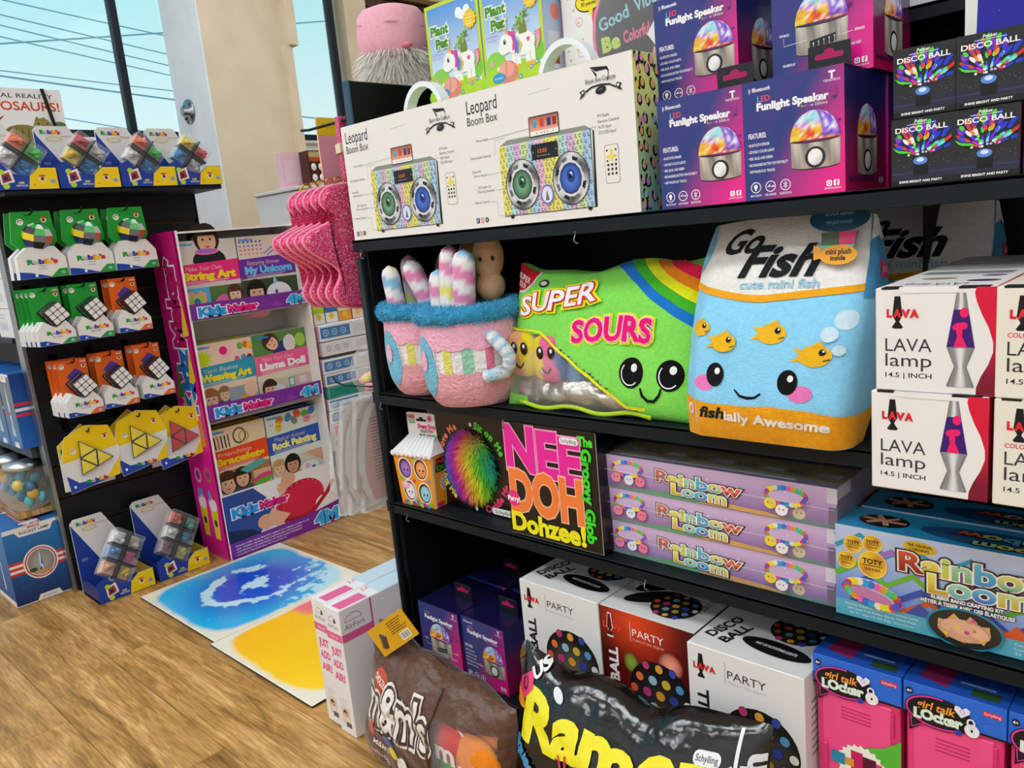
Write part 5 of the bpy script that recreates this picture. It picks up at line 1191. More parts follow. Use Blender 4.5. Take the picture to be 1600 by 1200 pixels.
def loom_blue():
    t = thing('loom_kit_box', 'x', 'box', group='blue loom kit boxes')
    a = Art(330, 131); a.grid(0, 0, 330, 131, 6, 4, lambda u, v: mixc('5a8ad8', 'c4d4f0', min(1, max(0, v*1.3-.2+.3*(u-.3)))))
    zig = lambda y, c, w, x0=0: a.line([(x0+i*33, y+(15 if i % 2 else -8)-i*2) for i in range(int((330-x0)/33)+1)], w, c)
    zig(108, '3aa0b8', 7); zig(92, 'a870c8', 8, 40); zig(68, '6ab83a', 8); zig(48, '3a50a8', 10, 10); zig(36, 'd8582a', 8, 20); a.rect(0, 0, 330, 24, '58b0c8'); 
    for i in range(9): a.poly([(18+i*36, 24), (36+i*36, 42), (54+i*36, 24)], 'd8582a' if i % 2 else '3a50a8')
    for x, y, r in ((24, 106, 12.5), (49, 111, 12.5), (15, 82, 12.5), (49, 82, 19)):
        a.disc(x, y, r, r*1.02, lambda q, t_: mixc('f4c83a', 'd8962a', .5+.5*math.sin(t_*2)), 2, 24); a.ring(x, y, r, r*1.02, r*.08, 'f8e070', 24); a.text('TOTY', x, y+r*.05, r*.36, '2a2018', al='c', w=r*1.3, b=.03); a.rect(x-r*.7, y-r*.1, x+r*.7, y-r*.05, '2a2018'); a.text('WINNER', x, y-r*.45, r*.2, '2a2018', al='c', w=r*1.1)
    bracelet(a, 49, 41, 38, 17, -.20, 9)
    a.ell(107, 118, 20, 8.5, 'e0b42a', 20, -.05); a.text('THE ORIGINAL', 107, 119, 3.6, '3a2a10', al='c', w=30, b=.02); a.text("L'ORIGINAL", 107, 113.5, 3.6, '3a2a10', al='c', w=24, b=.02)
    loom_title(a, 80, 84, 178, 25, .02)
    a.text('RUBBER BAND CRAFTING KIT', 122, 55.5, 4.6, 'f8f8f4', w=80, b=.04, ol=[(.14, '3a3a50')]); a.text('MÉTIER À TISSER AVEC DES ÉLASTIQUES', 110, 48.5, 4.6, 'f8f8f4', w=104, b=.04, ol=[(.14, '3a3a50')])
    for i, t_ in enumerate(('Includes: Rainbow Loom, Mini Rainbow Loom,', '600 Latex Free Rubber Bands, Metal Hook', '25 "C" clips, 12 Gift Bags, Instructions')): a.text(t_, 60, 17-i*6, 3.2, 'e8f4f8', al='c', w=94-i*6)
    for i, t_ in enumerate(('Comprend :', 'Loom®, 600', '25 pinces')): a.text(t_, 214, 17-i*6, 3.2, 'e8f4f8', w=30)
    a.ell(160, 23, 44, 27, '1a8aa8', 32); a.ell(160, 23, 41, 24.5, '2a2a26', 32)
    for i in range(7):
        q = 2*PI*i/7+.3; x, y = 160+30*math.cos(q), 23+17*math.sin(q); a.line([(x, y), (160+8*math.cos(q), 24+5*math.sin(q))], [11, 9], ['e8b090', 'dca080', 'e4a888'][i % 3]); a.line([(x*.85+24-2, y*.85+3.4-3), (x*.85+24+2, y*.85+3.4+3)], 3.4, ['e8d82a', 'f05a9a', 'e8c82a', '3a3a3a', 'd8e03a', 'f0803a', 'f0e060'][i])
    a.ell(160, 22, 30, 15, 'd8a07c', 20); a.ell(150, 27, 16, 9, 'e8b494', 16, .3); a.ell(174, 24, 15, 8, 'eebc9c', 16, -.4); a.ell(158, 14, 14, 7, 'e0a884', 14); [a.ell(140+i*8, 14+(i*7)%17, 2.4, 2.2, ['f0d02a', 'e83a8a', '3a3a3a', 'd8e03a', 'f0803a', 'e8c82a'][i], 8) for i in range(6)]; a.ell(158, 25, 13, 9, 'e8b494', 16); a.ell(164, 21, 3, 2.6, 'e83a8a', 8); a.ell(154, 26, 3, 2.6, 'f0d02a', 8)
    ta = Art(330, 75); ta.grid(0, 0, 330, 75, 2, 2, lambda u, v: mixc('2a98d0', '3aa8dc', v))
    ta.ell(52, 36, 32, 22, '2a2420', 24)
    for i in range(6): ta.line([(52+28*math.cos(i), 36+18*math.sin(i)), (52, 36)], 7, 'dca884')
    ta.ell(190, 34, 92, 26, '2a5a8c', 24); ta.multi('Rainbow', 280, 44, 17, RB, w=140, b=.04, rot=PI, ol=[(.1, '203040')]); ta.multi('Loom', 244, 20, 15, RB, w=80, b=.04, rot=PI, ol=[(.1, '203040')])
    for i in range(3): ta.ring(96+i*6, 30+i*12, 5, 4, .8, '1a4a7c', 12)
    la = Art(75, 131); la.bg('e8eef4'); 
    for i in range(5): la.line([(0, 10+i*26), (38, 24+i*26), (75, 10+i*26)], 8, ['d8582a', '3a50a8', '6ab83a', 'a870c8', '3aa0b8'][i])
    carton(t, .33, .075, .131, '58a8cc', arts={'front': a, 'top': ta, 'left': la}, mat='gloss')
    return t
lb_ = loom_blue(); lb_.location = (-.238, .060, ZD+.001); lb_['label'] = 'blue loom kit box with gold award seals, front one'
dup(lb_, (-.232, .142, ZD+.001), 'blue loom kit box standing behind the one with gold seals')

# ================================================================== base deck
ZE = .1155
s3 = dup(sb, (-1.2735, .085, ZE), 'pink rear-picture speaker carton in the dark at the left end of the base', rz=0.0)
dup(s0, (-1.140, .090, ZE), 'purple speaker carton in the dark on the base beside the tall white box', rz=-.02)
dup(s0, (-1.268, .235, ZE), 'speaker carton deep in the dark behind the others on the base'); dup(s0, (-1.128, .245, ZE), 'speaker carton in the dark behind the one by the tall white box')
def ball_pic(a, cx, cy, r, dark='1a1614', bright=1.0):
    a.disc(cx, cy, r, r*.98, lambda q, t_: mixc('6a6660' if bright < 1 else '3a3434', dark, min(1, q+.25*math.sin(t_))), 4, 30)
    cs = ['e8a03a', 'd8402a', '9cc4d8', '3a4aa8', 'e8583a', 'd8b83a', 'e8e4dc', 'c83a78', '5a9ad0', 'e87a3a']
    for j in range(-2, 3):
        for i in range(-2, 3):
            x, y = i*.42+(.2 if j % 2 else 0), j*.40; q = math.hypot(x, y)
            if q < .92: k = math.sqrt(1-q*q*.8); a.ell(cx+x*r, cy+y*r, r*.165*(.45+.55*k), r*.165*(.6+.4*k), '2a2420', 12); a.ell(cx+x*r, cy+y*r, r*.145*(.45+.55*k), r*.145*(.6+.4*k), cs[(i*3+j*5) % 10], 10)
def party_front(red=False):
    a = Art(188, 288)
    if red:
        a.grid(0, 0, 188, 288, 12, 14, lambda u, v: mixc(mixc('2a0608', '7a1410', max(0, 1-abs(u-.55)*1.6)), 'f0481c', max(0, 1-math.hypot((u-.38)*2.0, (v-.95)*3.4))**1.2))
        a.disc(141, 215, 24, 24, lambda q, t_: mixc('f8a080', '7a1a14', q*q), 4, 20); a.disc(62, 196, 16, 20, lambda q, t_: mixc('8aa83a', '6a2014', q*q), 3, 16); a.disc(132, 40, 22, 22, lambda q, t_: mixc('c83a2a', '3a0a0a', q*q), 3, 16)
        Tx = 'f0e4e0'; lamp_logo(a, 21, 232, 46, Tx, 'e8382c'); a.poly([(18.5, 276), (23.5, 276), (26, 254), (26.4, 252), (23, 245), (27.5, 236), (14.5, 236), (19, 245), (15.6, 252), (16, 254)], '5a1010')
    else: Tx = '1c1c1e'; lamp_logo(a, 23, 234, 41)
    a.line([(64, 236), (64, 274)], .7, Tx if red else '6a6a6c'); a.text('PARTY', 68, 248, 13, Tx, w=62, b=.0); a.text('TURN IT ON. ENJOY!', 68, 239, 4.2, 'd8b8b0' if red else 'b0aeac', w=62)
    a.text('BALL', 34, 150, 18, Tx, w=64, b=.04, rot=PI/2); a.text('DISCO', 34, 60, 18, Tx, w=84, b=.04, rot=PI/2)
    ball_pic(a, 118, 152, 62, bright=1.0 if red else .5)
    return a
def party_box(red=False):
    t = thing('party_light_carton', 'x', 'box', group='tall disco light cartons')
    ta = Art(188, 188)
    if red: ta.ell(66, 72, 20, 52, '1a1a1c', 24, -.9); ta.ell(56, 118, 18, 50, '151516', 24, -.7); ball_pic(ta, 118, 62, 44); ta.text('PARTY', 170, 60, 12, '5a5a5c', w=50, rot=PI/2)
    else:
        ta.text('DISCO', 26, 36, 17, '1c1c1e', w=74, b=.04, rot=PI*.42); ta.text('BALL', 52, 30, 17, '1c1c1e', w=62, b=.04, rot=PI*.42); ball_pic(ta, 130, 120, 44); ta.ell(122, 52, 56, 20, '151516', 28, -.1); ta.text('MAP OF ROTATING LIGHTS', 122, 50, 6, 'd8d8d8', al='c', w=66, b=.03, rot=-.08)
    ra = Art(188, 288); ra.bg('dedbd8' if not red else '4a0c0c'); ra.lines(20, 240, 60, 8, 12, '6a6866', 3)
    carton(t, .188, .188, .288, 'e4e1de', arts={'front': party_front(red), 'top': ta, 'right': ra})
    return t
p0 = party_box(); p0.location = (-.906, .096, ZE); p0['label'] = 'tall white disco light carton next to the dark speaker boxes'
p1 = party_box(True); p1.location = (-.7155, .096, ZE); p1['label'] = 'tall red disco light carton between two white ones'
dup(p0, (-.525, .070, ZE), 'tall white disco light carton next to the pink locker')
# locker boxes
def locker():
    t = thing('toy_locker_box', 'x', 'box', group='pink toy lockers in blue cartons')
    w, d, h = .118, .15, .319; Bl = '2a6ad4'
    MB().box(-w/2, -d/2, h-.045, w/2, d/2, h, Bl, b=.001).box(-w/2, d/2-.004, 0, w/2, d/2, h-.045, Bl).box(-w/2, -d/2, 0, w/2, d/2, .01, Bl).build('sleeve', 'paper', t)
    b = MB(); b.box(-w/2+.003, -d/2+.004, .010, w/2-.003, d/2-.005, h-.045, 'ec4080', b=.003); b.build('locker_body', 'plastic', t)
    MB().box(-w/2+.012, -d/2+.0015, .02, w/2-.013, -d/2+.004, h-.052, 'f4508c', b=.0008).build('locker_door', 'plastic', t)
    for i in range(4): MB().box(-.020, -d/2+.0008, .247-.0055*i, .020, -d/2+.0018, .2482-.0055*i, 'b82a60').build('vent_slot', 'plastic', t)
    MB().box(.046, -d/2-.0005, .225, .050, -d/2+.003, .262, 'd83070', b=.0005).build('hinge', 'plastic', t); MB().box(.046, -d/2-.0005, .13, .050, -d/2+.003, .165, 'd83070', b=.0005).build('hinge', 'plastic', t)
    MB().box(-.046, -d/2-.004, .12, -.039, -d/2+.003, .185, 'e03878', b=.001).build('handle', 'plastic', t)
    a = Art(118, 319)
    rnd = random.Random(4)
    for i in range(26): a.ring(rnd.uniform(8, 110), rnd.uniform(284, 312), 4, 4, .7, '3a80e0', 12, rnd.uniform(0, 3), rnd.uniform(4, 7))
    a.poly([(0, 274), (118, 274), (118, 277), (0, 277)], '15151a')
    a.ell(42, 285, 40, 23, '15151a', 30); a.poly([(8, 276), (8, 250), (30, 268)], '15151a'); a.ring(42, 285.5, 38.5, 22, 2.2, 'e0389c', 30, PI*.45, PI*1.75); a.line([(10, 272), (11, 256), (26, 266)], 1.6, 'e0389c')
    a.text('girl talk', 17, 288, 10.5, 'f4a03a', w=44, sh=.2, b=.02); a.multi('LOcker', 13, 272, 13, ['dff0dc'], w=57, b=.06, bob=[0, 1, 2, 2, 3, 3])
    a.poly([(69, 290), (61, 299), (62, 305), (67, 305), (70, 302), (74, 306), (79, 303), (78, 298)], 'f0e8f4'); a.ring(70, 299, 3, 3, .8, 'b890c8', 10); a.ell(81, 276, 8.5, 9, 'f0eef0', 16); a.ring(80, 287, 5, 6, 2.2, 'f0eef0', 14); a.ell(81, 276, 1.4, 2.2, '15151a', 8); a.ell(66, 268, 4.4, 4.4, '3a3aa8', 12)
    a.rrect(92, 302, 114, 309, 3, 'd8284c'); a.text('Schylling', 103, 304, 3.6, 'f8e8ea', al='c', w=18); a.ell(8, 307, 4.4, 4.8, '15151a', 14); a.text('4+', 8, 305, 4, 'f4f4f4', al='c', b=.03)
    a.mb(*FACE['front'](w, d, h)).build('sleeve_print', 'paper', t); a = Art(118, 319)
    a.poly([(20, 0), (118, 0), (118, 224), (96, 206), (70, 196)], '5ab83a'); a.star(66, 164, 34, 30, 22, 'f4f2e0'); a.rect(52, 140, 68, 186, 'c82060'); a.rect(68, 150, 86, 182, '5a1030'); a.rect(86, 146, 94, 178, 'e83a80'); a.rect(24, 158, 44, 176, '2a8ab0'); a.rect(44, 160, 56, 172, 'e0a03a')
    a.mb(*FACE['front'](w, d, h)).build('sticker_print', 'paper', t)
    ta = Art(118, 150); ta.grid(0, 0, 118, 150, 2, 2, lambda u, v: mixc('2050b0', '16306c', v)); ta.poly([(14, 20), (50, 10), (52, 70), (18, 70)], '8a2458'); ta.rect(60, 30, 100, 34, '8aa0d0'); ta.rect(76, 8, 108, 26, '2a4a2a')
    ta.mb(*FACE['top'](w, d, h)).build('top_print', 'paper', t)
    return t
k0 = locker(); k0.location = (-.3705, .076, ZE); k0['label'] = 'pink toy locker in blue carton beside the tall white disco carton'
dup(k0, (-.2500, .076, ZE), 'pink toy locker in blue carton, middle of three'); dup(k0, (-.1305, .076, ZE), 'pink toy locker in blue carton cut off by the right edge')
# ================================================================== puzzle packs on the slat wall (all face +x)
HP = PI/2
RC = ['1f9a3a', '9a9aa0', '1f3f9c', 'f08a1c', 'f2c81c', 'd8242c', 'd8242c']
def logo(a, x, y, h, w, pale=False): a.multi("Rubik's", x, y, h, ['1f9a3a', 'b8b8c0' if not pale else '8a8a92', '1f3f9c', 'f08a1c', 'f2c81c', 'd8242c', 'd8242c'], w=w, b=.07)
def badge(a, x, y, r): a.ell(x, y, r, r, 'f2efe8', 16); a.ring(x, y, r*.72, r*.72, r*.25, '3a2a2a', 14, .2, 3.4); a.ell(x, y-r*.15, r*.25, r*.2, 'd8a03a', 8)
def award(a, x, y, r): a.ell(x, y, r, r*1.05, 'f0e4c0', 14); a.rect(x-r*.9, y+r*.6, x+r*.9, y+r*1.15, 'd8402c'); a.ell(x, y-r*.05, r*.55, r*.6, '7a2a1c', 10)
def hook(loc, L, label):
    b = MB().tube([(0, 0, 0), (L, 0, 0), (L+.012, 0, .004), (L+.016, 0, .014)], .0024, '0e1114', 8)
    t = thing('peg_hook', label, 'hook', loc, group='hooks of the slat wall'); b.build('prong', 'black', t); MB().box(-.004, -.012, -.02, 0, .012, .02, '0e1114', b=.001).build('hook_plate', 'black', t); return t
def twist_pack():
    t = thing('twist_puzzle_pack', 'x', 'puzzle pack', group='green twist puzzle packs')
    P = [(-.052, .198), (.056, .198), (.062, .108), (.045, .088), (-.045, .088), (-.064, .108)]
    MB().prism(P, .001, .0025, '1f9a34', 'e8e8e0').build('card', 'paper', t)
    a = Art(126, 200); a.poly([(x*1000+63, z*1000) for x, z in P], '1f9a34'); badge(a, 33, 168, 9.5); award(a, 98, 172, 8); a.line([(46, 186), (64, 188), (70, 193)], 2.4, '0c0f10'); a.lines(56, 104, 14, 3, 4, '1a7a2a', 1)
    a.mb((-.063, .001, 0), (1, 0, 0), (0, 0, 1), (0, -1, 0)).build('card_print', 'paper', t)
    B = [(-.068, .0), (.068, .0), (.066, .058), (.040, .092), (-.036, .092), (-.066, .066)]
    MB().prism(B, -.030, .000, 'e6e4e2').build('base_tray', 'paper', t)
    b = Art(136, 92); b.poly([(.5, .5), (92, .5), (60, 10), (30, 18), (2, 22)], '1f46a8'); b.poly([(84, .5), (135, .5), (134, 24), (110, 24)], '2a9a3c'); logo(b, 26, 42, 13, 82); b.text('TWIST', 68, 32, 5, '5a5a5a', al='c', w=22); b.text('Color', 68, 25, 4.4, '5a5a5a', al='c', w=26); b.ell(46, 9, 4.5, 5, 'e8ecf4', 10); b.ell(120, 12, 6, 4.5, '8ab0e0', 10)
    b.mb((-.068, -.030, 0), (1, 0, 0), (0, 0, 1), (0, -1, 0)).build('tray_print', 'paper', t)
    # twisted wedge ball
    n = 8; rings = [(-.040, .012), (-.028, .031), (-.008, .041), (.012, .041), (.030, .029), (.040, .012)]; cs = [['2a3a7c', '1a1a1c', '2a3a7c', '9a9aa0'], ['1c2a6c', '151518', '8a8a90', '151518'], ['e8d01c', '7a7a80', 'd8642a', 'e8d01c'], ['1a1a1c', '2ab44a', 'e0e0e0', '1a1a1c'], ['2ab44a', 'e8e8e8', '2ab44a', 'e0e0e0']]
    tw = MB()
    for j in range(5):
        for k in range(n):
            a0, a1 = 2*PI*k/n+.2, 2*PI*(k+1)/n+.2; z0, r0 = rings[j]; z1, r1 = rings[j+1]; g_ = .94
            tw.add([(r0*math.cos(a0), r0*math.sin(a0), z0), (r0*math.cos(a1), r0*math.sin(a1), z0), (r1*math.cos(a1), r1*math.sin(a1), z1), (r1*math.cos(a0), r1*math.sin(a0), z1)], [(0, 1, 2, 3)], cs[j][k % 4])
    tw.build('twist_ball', 'plastic', t, (.004, -.014, .122), (.3, .15, .1))
    return t
def cube_pack(col, nm):
    t = thing('cube_puzzle_pack', 'x', 'puzzle pack', group='%s cube puzzle packs' % nm)
    MB().box(-.044, .000, .045, .044, .0015, .170, col).build('card', 'paper', t)
    a = Art(88, 126); a.bg(col); badge(a, 13, 108, 8); award(a, 76, 104, 6.5); a.rect(68, 114, 84, 120, mixc(col, 'ffffff', .3)); a.line([(28, 114), (42, 116), (46, 122)], 2.2, '0c0f10')
    if nm == 'orange': a.poly([(22, 74), (50, 98), (70, 84), (44, 52)], '5a3a9c'); a.ring(40, 78, 9, 9, 2, '2a3a9c', 14)
    a.mb((-.044, .000, .045), (1, 0, 0), (0, 0, 1), (0, -1, 0)).build('card_print', 'paper', t)
    B = [(-.052, 0), (.052, 0), (.052, .038), (.030, .070), (.0, .050), (-.030, .072), (-.052, .046)]
    MB().prism(B, -.052, .000, 'e6e4e2', 'd8d6d4').build('base_tray', 'paper', t)
    b = Art(104, 72); b.poly([(.5, .5), (60, .5), (36, 8), (18, 15), (.5, 15)], '1f46a8'); b.poly([(60, .5), (103.5, .5), (103.5, 17), (82, 17)], '2a9a3c' if nm == 'green' else 'e8641c'); logo(b, 24, 31, 10, 66); b.text('EDGE' if nm == 'green' else 'CUBE', 52, 21, 5.5, '6a6a6e', al='c', w=28); b.text('8+', 18, 4, 5, 'e8ecf4', b=.04); b.ell(92, 8, 5.5, 4, '9ab8e8', 10)
    b.mb((-.052, -.052, 0), (1, 0, 0), (0, 0, 1), (0, -1, 0)).build('tray_print', 'paper', t)
    s_ = .027; c = MB().box(-s_, -s_, -s_, s_, s_, s_, '151517', b=.0025); cu = c.build('puzzle_cube', 'plastic', t, (.010, -.030, .092), (0, -.56, 0))
    f = Art(54, 54)
    g_ = Art(54, 54)
    for i in range(3):
        for j in range(3):
            q = Art(54, 54); q.rrect(2.6+i*17, 2.6+j*17, 17.4+i*17, 17.4+j*17, 1.6, 'eceae8')
            if i == 1 and j == 1: q.text("Rubik's", 27, 25, 3.4, '8a8a90', al='c', w=10, sh=.2)
            q.mb((-s_, -s_, -s_), (1, 0, 0), (0, 0, 1), (0, -1, 0)).build('sticker', 'plastic', cu)
            g_.rrect(2.6+i*17, 2.6+j*17, 17.4+i*17, 17.4+j*17, 1.6, '3a6ad0')
    return t
def pyramid_pack(red=False, back=False):
    t = thing('pyramid_puzzle_pack', 'x', 'puzzle pack', group='yellow pyramid puzzle packs')
    P = [(-.075, .0), (.075, .025), (.088, .110), (.066, .190), (.0, .205), (-.066, .180), (-.088, .100)] if not back else [(-.080, .0), (.072, .0), (.078, .135), (.0, .205), (-.078, .150)]
    MB().prism(P, .000, .0015, 'e6e4e2').build('card', 'paper', t)
    a = Art(176, 206); off = lambda p: (p[0]*1000+88, p[1]*1000)
    Yl = 'f2cc12'
    if back:
        a.poly([(10, 150), (88, 204), (165, 136), (162, 98), (12, 106)], Yl); logo(a, 16, 124, 12, 54); a.poly([(52, 40), (96, 60), (108, 36)], 'c8202c'); a.poly([(52, 40), (96, 60), (92, 66)], '3a1a1a'); a.text('• • •', 24, 20, 8, '4a4a4a', w=40)
    else:
        a.poly([(2, 100), (22, 180), (88, 204), (154, 190), (172, 120)], Yl); a.poly([(13, 1), (163, 26), (100, 15), (40, 30), (8, 60)], '1f46a8'); a.poly([(120, 19), (163, 26), (173, 84), (140, 46)], Yl)
        logo(a, 62, 22, 10, 62); badge(a, 40, 132, 8.5); award(a, 138, 158, 8); a.ell(26, 20, 4, 5, 'e8ecf4', 8)
    a.mb((-.088, .0, 0), (1, 0, 0), (0, 0, 1), (0, -1, 0)).build('card_print', 'paper', t)
    if not back:
        A_, B_, C_ = Vector((-.040, -.012, .052)), Vector((.062, -.012, .088)), Vector((-.032, -.012, .164)); D_ = (A_+B_+C_)/3+Vector((0, .010, 0))
        m = MB(); m.add([A_, B_, C_, D_], [(0, 1, 2), (0, 3, 1), (1, 3, 2), (2, 3, 0)], '141416'); pz = m.build('puzzle_pyramid', 'plastic', t)
        c = 'c8202c' if red else 'f0dc14'; L_ = lambda p, q: (p+q)/2
        for tri in ((A_, L_(A_, B_), L_(A_, C_)), (L_(A_, B_), B_, L_(B_, C_)), (L_(A_, C_), L_(B_, C_), C_), (L_(A_, B_), L_(B_, C_), L_(A_, C_))):
            g_ = (tri[0]+tri[1]+tri[2])/3; V = [g_+(p-g_)*.84+Vector((0, -.0008, 0)) for p in tri]; MB().add(V, [(0, 1, 2)], c).build('facet', 'plastic', pz)
        m = MB(); mm = Vector((.0, -.024, .10)); m.add([A_, B_, C_, mm+Vector((-.004, 0, 0))], [(0, 1, 3), (1, 2, 3), (2, 0, 3)], 'ffffff'); m.build('blister', 'film', t)
    return t
tp = twist_pack(); ge = cube_pack('1f9a34', 'green'); oc = cube_pack('e8641c', 'orange'); py_ = pyramid_pack(); pr_ = pyramid_pack(True); pb_ = pyramid_pack(back=True)
ordn = ['front', 'second', 'third', 'fourth', 'fifth']
used = {}
def hang(src, y, z, xs, lab, top, tilt=0.0, kids=None):
    for i, x in enumerate(xs):
        s_ = (kids or {}).get(i, src)
        lb = '%s, %s on the hook' % (lab, ordn[i]) if len(xs) > 1 else lab
        if s_.name not in used: s_.location = (x, y, z); s_.rotation_euler = (0, tilt, HP); s_['label'] = lb; used[s_.name] = 1
        else: dup(s_, (x, y-.004*i, z), lb, rot=(0, tilt, HP))
    hook((XS, y, z+top), xs[0]-XS+.012, 'black peg hook holding the ' + lab)
# rows, left to right
hang(tp, -.205, 1.046, [-2.70, -2.745], 'green twist pack at the left of the top row', .190)
hang(tp, -.066, 1.046, [-2.70, -2.745], 'green twist pack in the middle of the top row', .190)
hang(tp, .072, 1.046, [-2.70, -2.745], 'green twist pack at the right of the top row', .190)
hang(ge, -.216, .845, [-2.685, -2.715, -2.745, -2.775], 'green cube pack at the left of the second row', .162)
hang(ge, -.104, .846, [-2.69, -2.73], 'green cube pack in the middle of the second row', .162)
hang(oc, .018, .850, [-2.69, -2.735], 'orange cube pack at the right of the second row', .162)
hang(oc, -.180, .618, [-2.68, -2.715, -2.75], 'orange cube pack at the left of the third row', .162)
hang(oc, -.070, .622, [-2.68, -2.725], 'orange cube pack in the middle of the third row', .162)
hang(oc, .050, .628, [-2.68, -2.725], 'orange cube pack at the right of the third row', .162)
hang(py_, -.185, .378, [-2.655, -2.70], 'yellow pyramid pack at the left of the fourth row', .185, kids={1: pb_})
hang(py_, -.025, .388, [-2.66, -2.72], 'yellow pyramid pack in the middle of the fourth row', .185, kids={1: pb_})
hang(pr_, .105, .372, [-2.665, -2.73], 'red pyramid pack at the right of the fourth row', .185, kids={1: pb_})
# clear-cube boxes (floor and top)
def maze_box(n, cells, big):
    t = thing('maze_cube_box', 'x', 'puzzle box', group='blue and yellow boxes with clear maze cubes')
    w, d, hh, th = .178, .15, (.255 if big else .205), .062
    P = [(-w/2, 0), (w/2, 0), (w/2, th+.05), (w/2-.04, hh*.72), (.012, hh), (-w/2+.012, hh), (-w/2, hh-.012)]
    MB().prism(P, d/2-.004, d/2, 'e4e2e0', 'e4e2e0').build('header_card', 'paper', t)
    a = Art(178, 260); H_ = hh*1000; a.poly([(x*1000+89, z*1000) for x, z in P], 'e4e2e0')
    a.poly([(.5, 0), (.5, H_-14), (8, H_-30), (95, 50), (70, 0)], '1f3f9c'); a.poly([(177, 60), (177, 110), (136, H_*.71), (120, H_*.55)], '2a9a3c'); logo(a, 18, H_-24, 11, 58); a.text('PERPLEXUS', 78, H_-34, 5, '8a7a3a', w=40, rot=.0); a.ell(56, H_-40, 24, 9, 'cfc88a', 16); a.ell(56, H_-40, 18, 6, 'e0ddc8', 16); a.lines(14, H_*.45, 22, 2, 5, 'a8b8e0', 2)
    a.mb((-w/2, d/2-.004, 0), (1, 0, 0), (0, 0, 1), (0, -1, 0)).build('header_print', 'paper', t)
    MB().box(-w/2, -d/2, 0, w/2, d/2-.004, .008, '1f3f9c').box(-w/2, -d/2, 0, -w/2+.003, d/2-.004, th*.9, '1a2f7c').box(w/2-.003, -d/2, 0, w/2, d/2-.004, th*.9, 'c8a410').build('tray', 'paper', t)
    F = [(-w/2, 0), (w/2, 0), (w/2, th), (.040, th), (.012, th*.62), (-.030, th*.72), (-.060, th*1.32), (-w/2, th*1.12)]
    MB().prism(F, -d/2-.002, -d/2, '1f3f9c').build('tray_front', 'paper', t)
    f = Art(178, 90); f.poly([(96, .5), (177.5, .5), (177.5, 61), (130, 61), (104, 39)], 'f2cf14'); f.poly([(26, 14), (62, 22), (56, 58), (24, 46)], 'ece8e4'); f.poly([(30, 18), (56, 26), (50, 50), (30, 42)], 'a83a2a'); f.ell(30, 50, 9, 8, 'b8d83a', 12); f.ell(38, 10, 9, 8, 'b8d83a', 12); f.rect(34, 26, 46, 38, '1a2a5c'); f.text('100', 72, 16, 6, 'f2e014', b=.03, w=14); f.text('OBSTACLES', 64, 9, 4.4, 'e8ecf4', b=.02, w=30); award(f, 136, 30, 9); f.ell(164, 22, 8, 6, '8a9ac8', 12); f.text('6+', 108, 10, 6, '7a6a1a')
    f.mb((-w/2, -d/2-.002, 0), (1, 0, 0), (0, 0, 1), (0, -1, 0)).build('front_print', 'paper', t)
    if not big: MB().box(-w/2, d/2-.03, .0, -w/2+.002, d/2-.004, hh-.06, '1f3f9c').build('side_wing', 'paper', t)
    # tilted clear cube with coloured cells
    s_ = .052; nx, ny = n
    cu = MB().box(-nx*s_/2, -.026, -ny*s_/2, nx*s_/2, .026, ny*s_/2, 'ffffff', b=.002).build('clear_cube', 'clear', t, (.016, -.018, .118 if big else .105), (-.35 if big else -.1, .68, 0))
    k = 0
    for i in range(nx):
        for j in range(ny):
            c = cells[k % len(cells)]; k += 1; cx, cz = (i-(nx-1)/2)*s_, (j-(ny-1)/2)*s_; rnd = random.Random(k*7+len(cells[0]))
            m = MB(); m.box(cx-.022, -.004, cz-.022, cx+.022, .020, cz+.022, mixc(c, 'ffffff', .12), b=.003)
            for q in range(4): m.ball((cx+rnd.uniform(-.013, .013), -.010, cz+rnd.uniform(-.013, .013)), .009, .009, .008, c, 10, 8); 
            m.tube([(cx-.016, -.016, cz-.010), (cx, -.018, cz+rnd.uniform(-.01, .012)), (cx+.016, -.016, cz+.010)], .0035, mixc(c, '101010', .25), 8)
            m.build('maze_cell', 'plastic', cu)
    for v in range(1, nx): MB().box(-nx*s_/2+v*s_-.0012, -.027, -ny*s_/2, -nx*s_/2+v*s_+.0012, .01, ny*s_/2, '1a1c1e').build('divider', 'plastic', cu)
    for v in range(1, ny): MB().box(-nx*s_/2, -.027, -ny*s_/2+v*s_-.0012, nx*s_/2, .01, -ny*s_/2+v*s_+.0012, '1a1c1e').build('divider', 'plastic', cu)
    return t
CA = ['e8c81c', 'c8283c', '2a8ac8', 'c8c4c0']; CB = ['e8e4e0', 'e8642a', '2a8ac8', '3ac83a']; CC_ = ['2a8ac8', 'e8c81c', 'd8d4d0', 'd82a3c']
CD = ['e0a882', '5a8ac0', 'e4e4e4', 'e8c83a', 'd8489a', 'd8d0b8']; CE_ = ['7a4a5a', 'e0dcd8', 'd8705a', 'd8c86a', '3a98c8', '4ab89a']
m1 = maze_box((2, 2), CA, False); m2 = maze_box((2, 2), CB, False); m3 = maze_box((2, 2), CC_, False)
for src, y, lb in ((m1, .018, 'clear maze cube box with yellow cell, second from the left on the display top'), (m2, .150, 'clear maze cube box with orange cell, third from the left on the display top'), (m3, .300, 'clear maze cube box at the right end of the display top')):
    src.location = (-2.735, y-.01, 1.3045); src.rotation_euler = (0, 0, HP); src['label'] = lb
m1.location.y = -.028; m2.location.y = .155; m3.location.y = .315
dup(m2, (-2.735, -.21, 1.3045), 'clear maze cube box cut off by the left edge on the display top', rz=HP)
b1_ = maze_box((2, 3), CD, True); b1_.location = (-2.728, -.158, 0.001); b1_.rotation_euler = (0, 0, HP); b1_['label'] = 'maze cube box on the floor beside the blue rocket carton, front one'
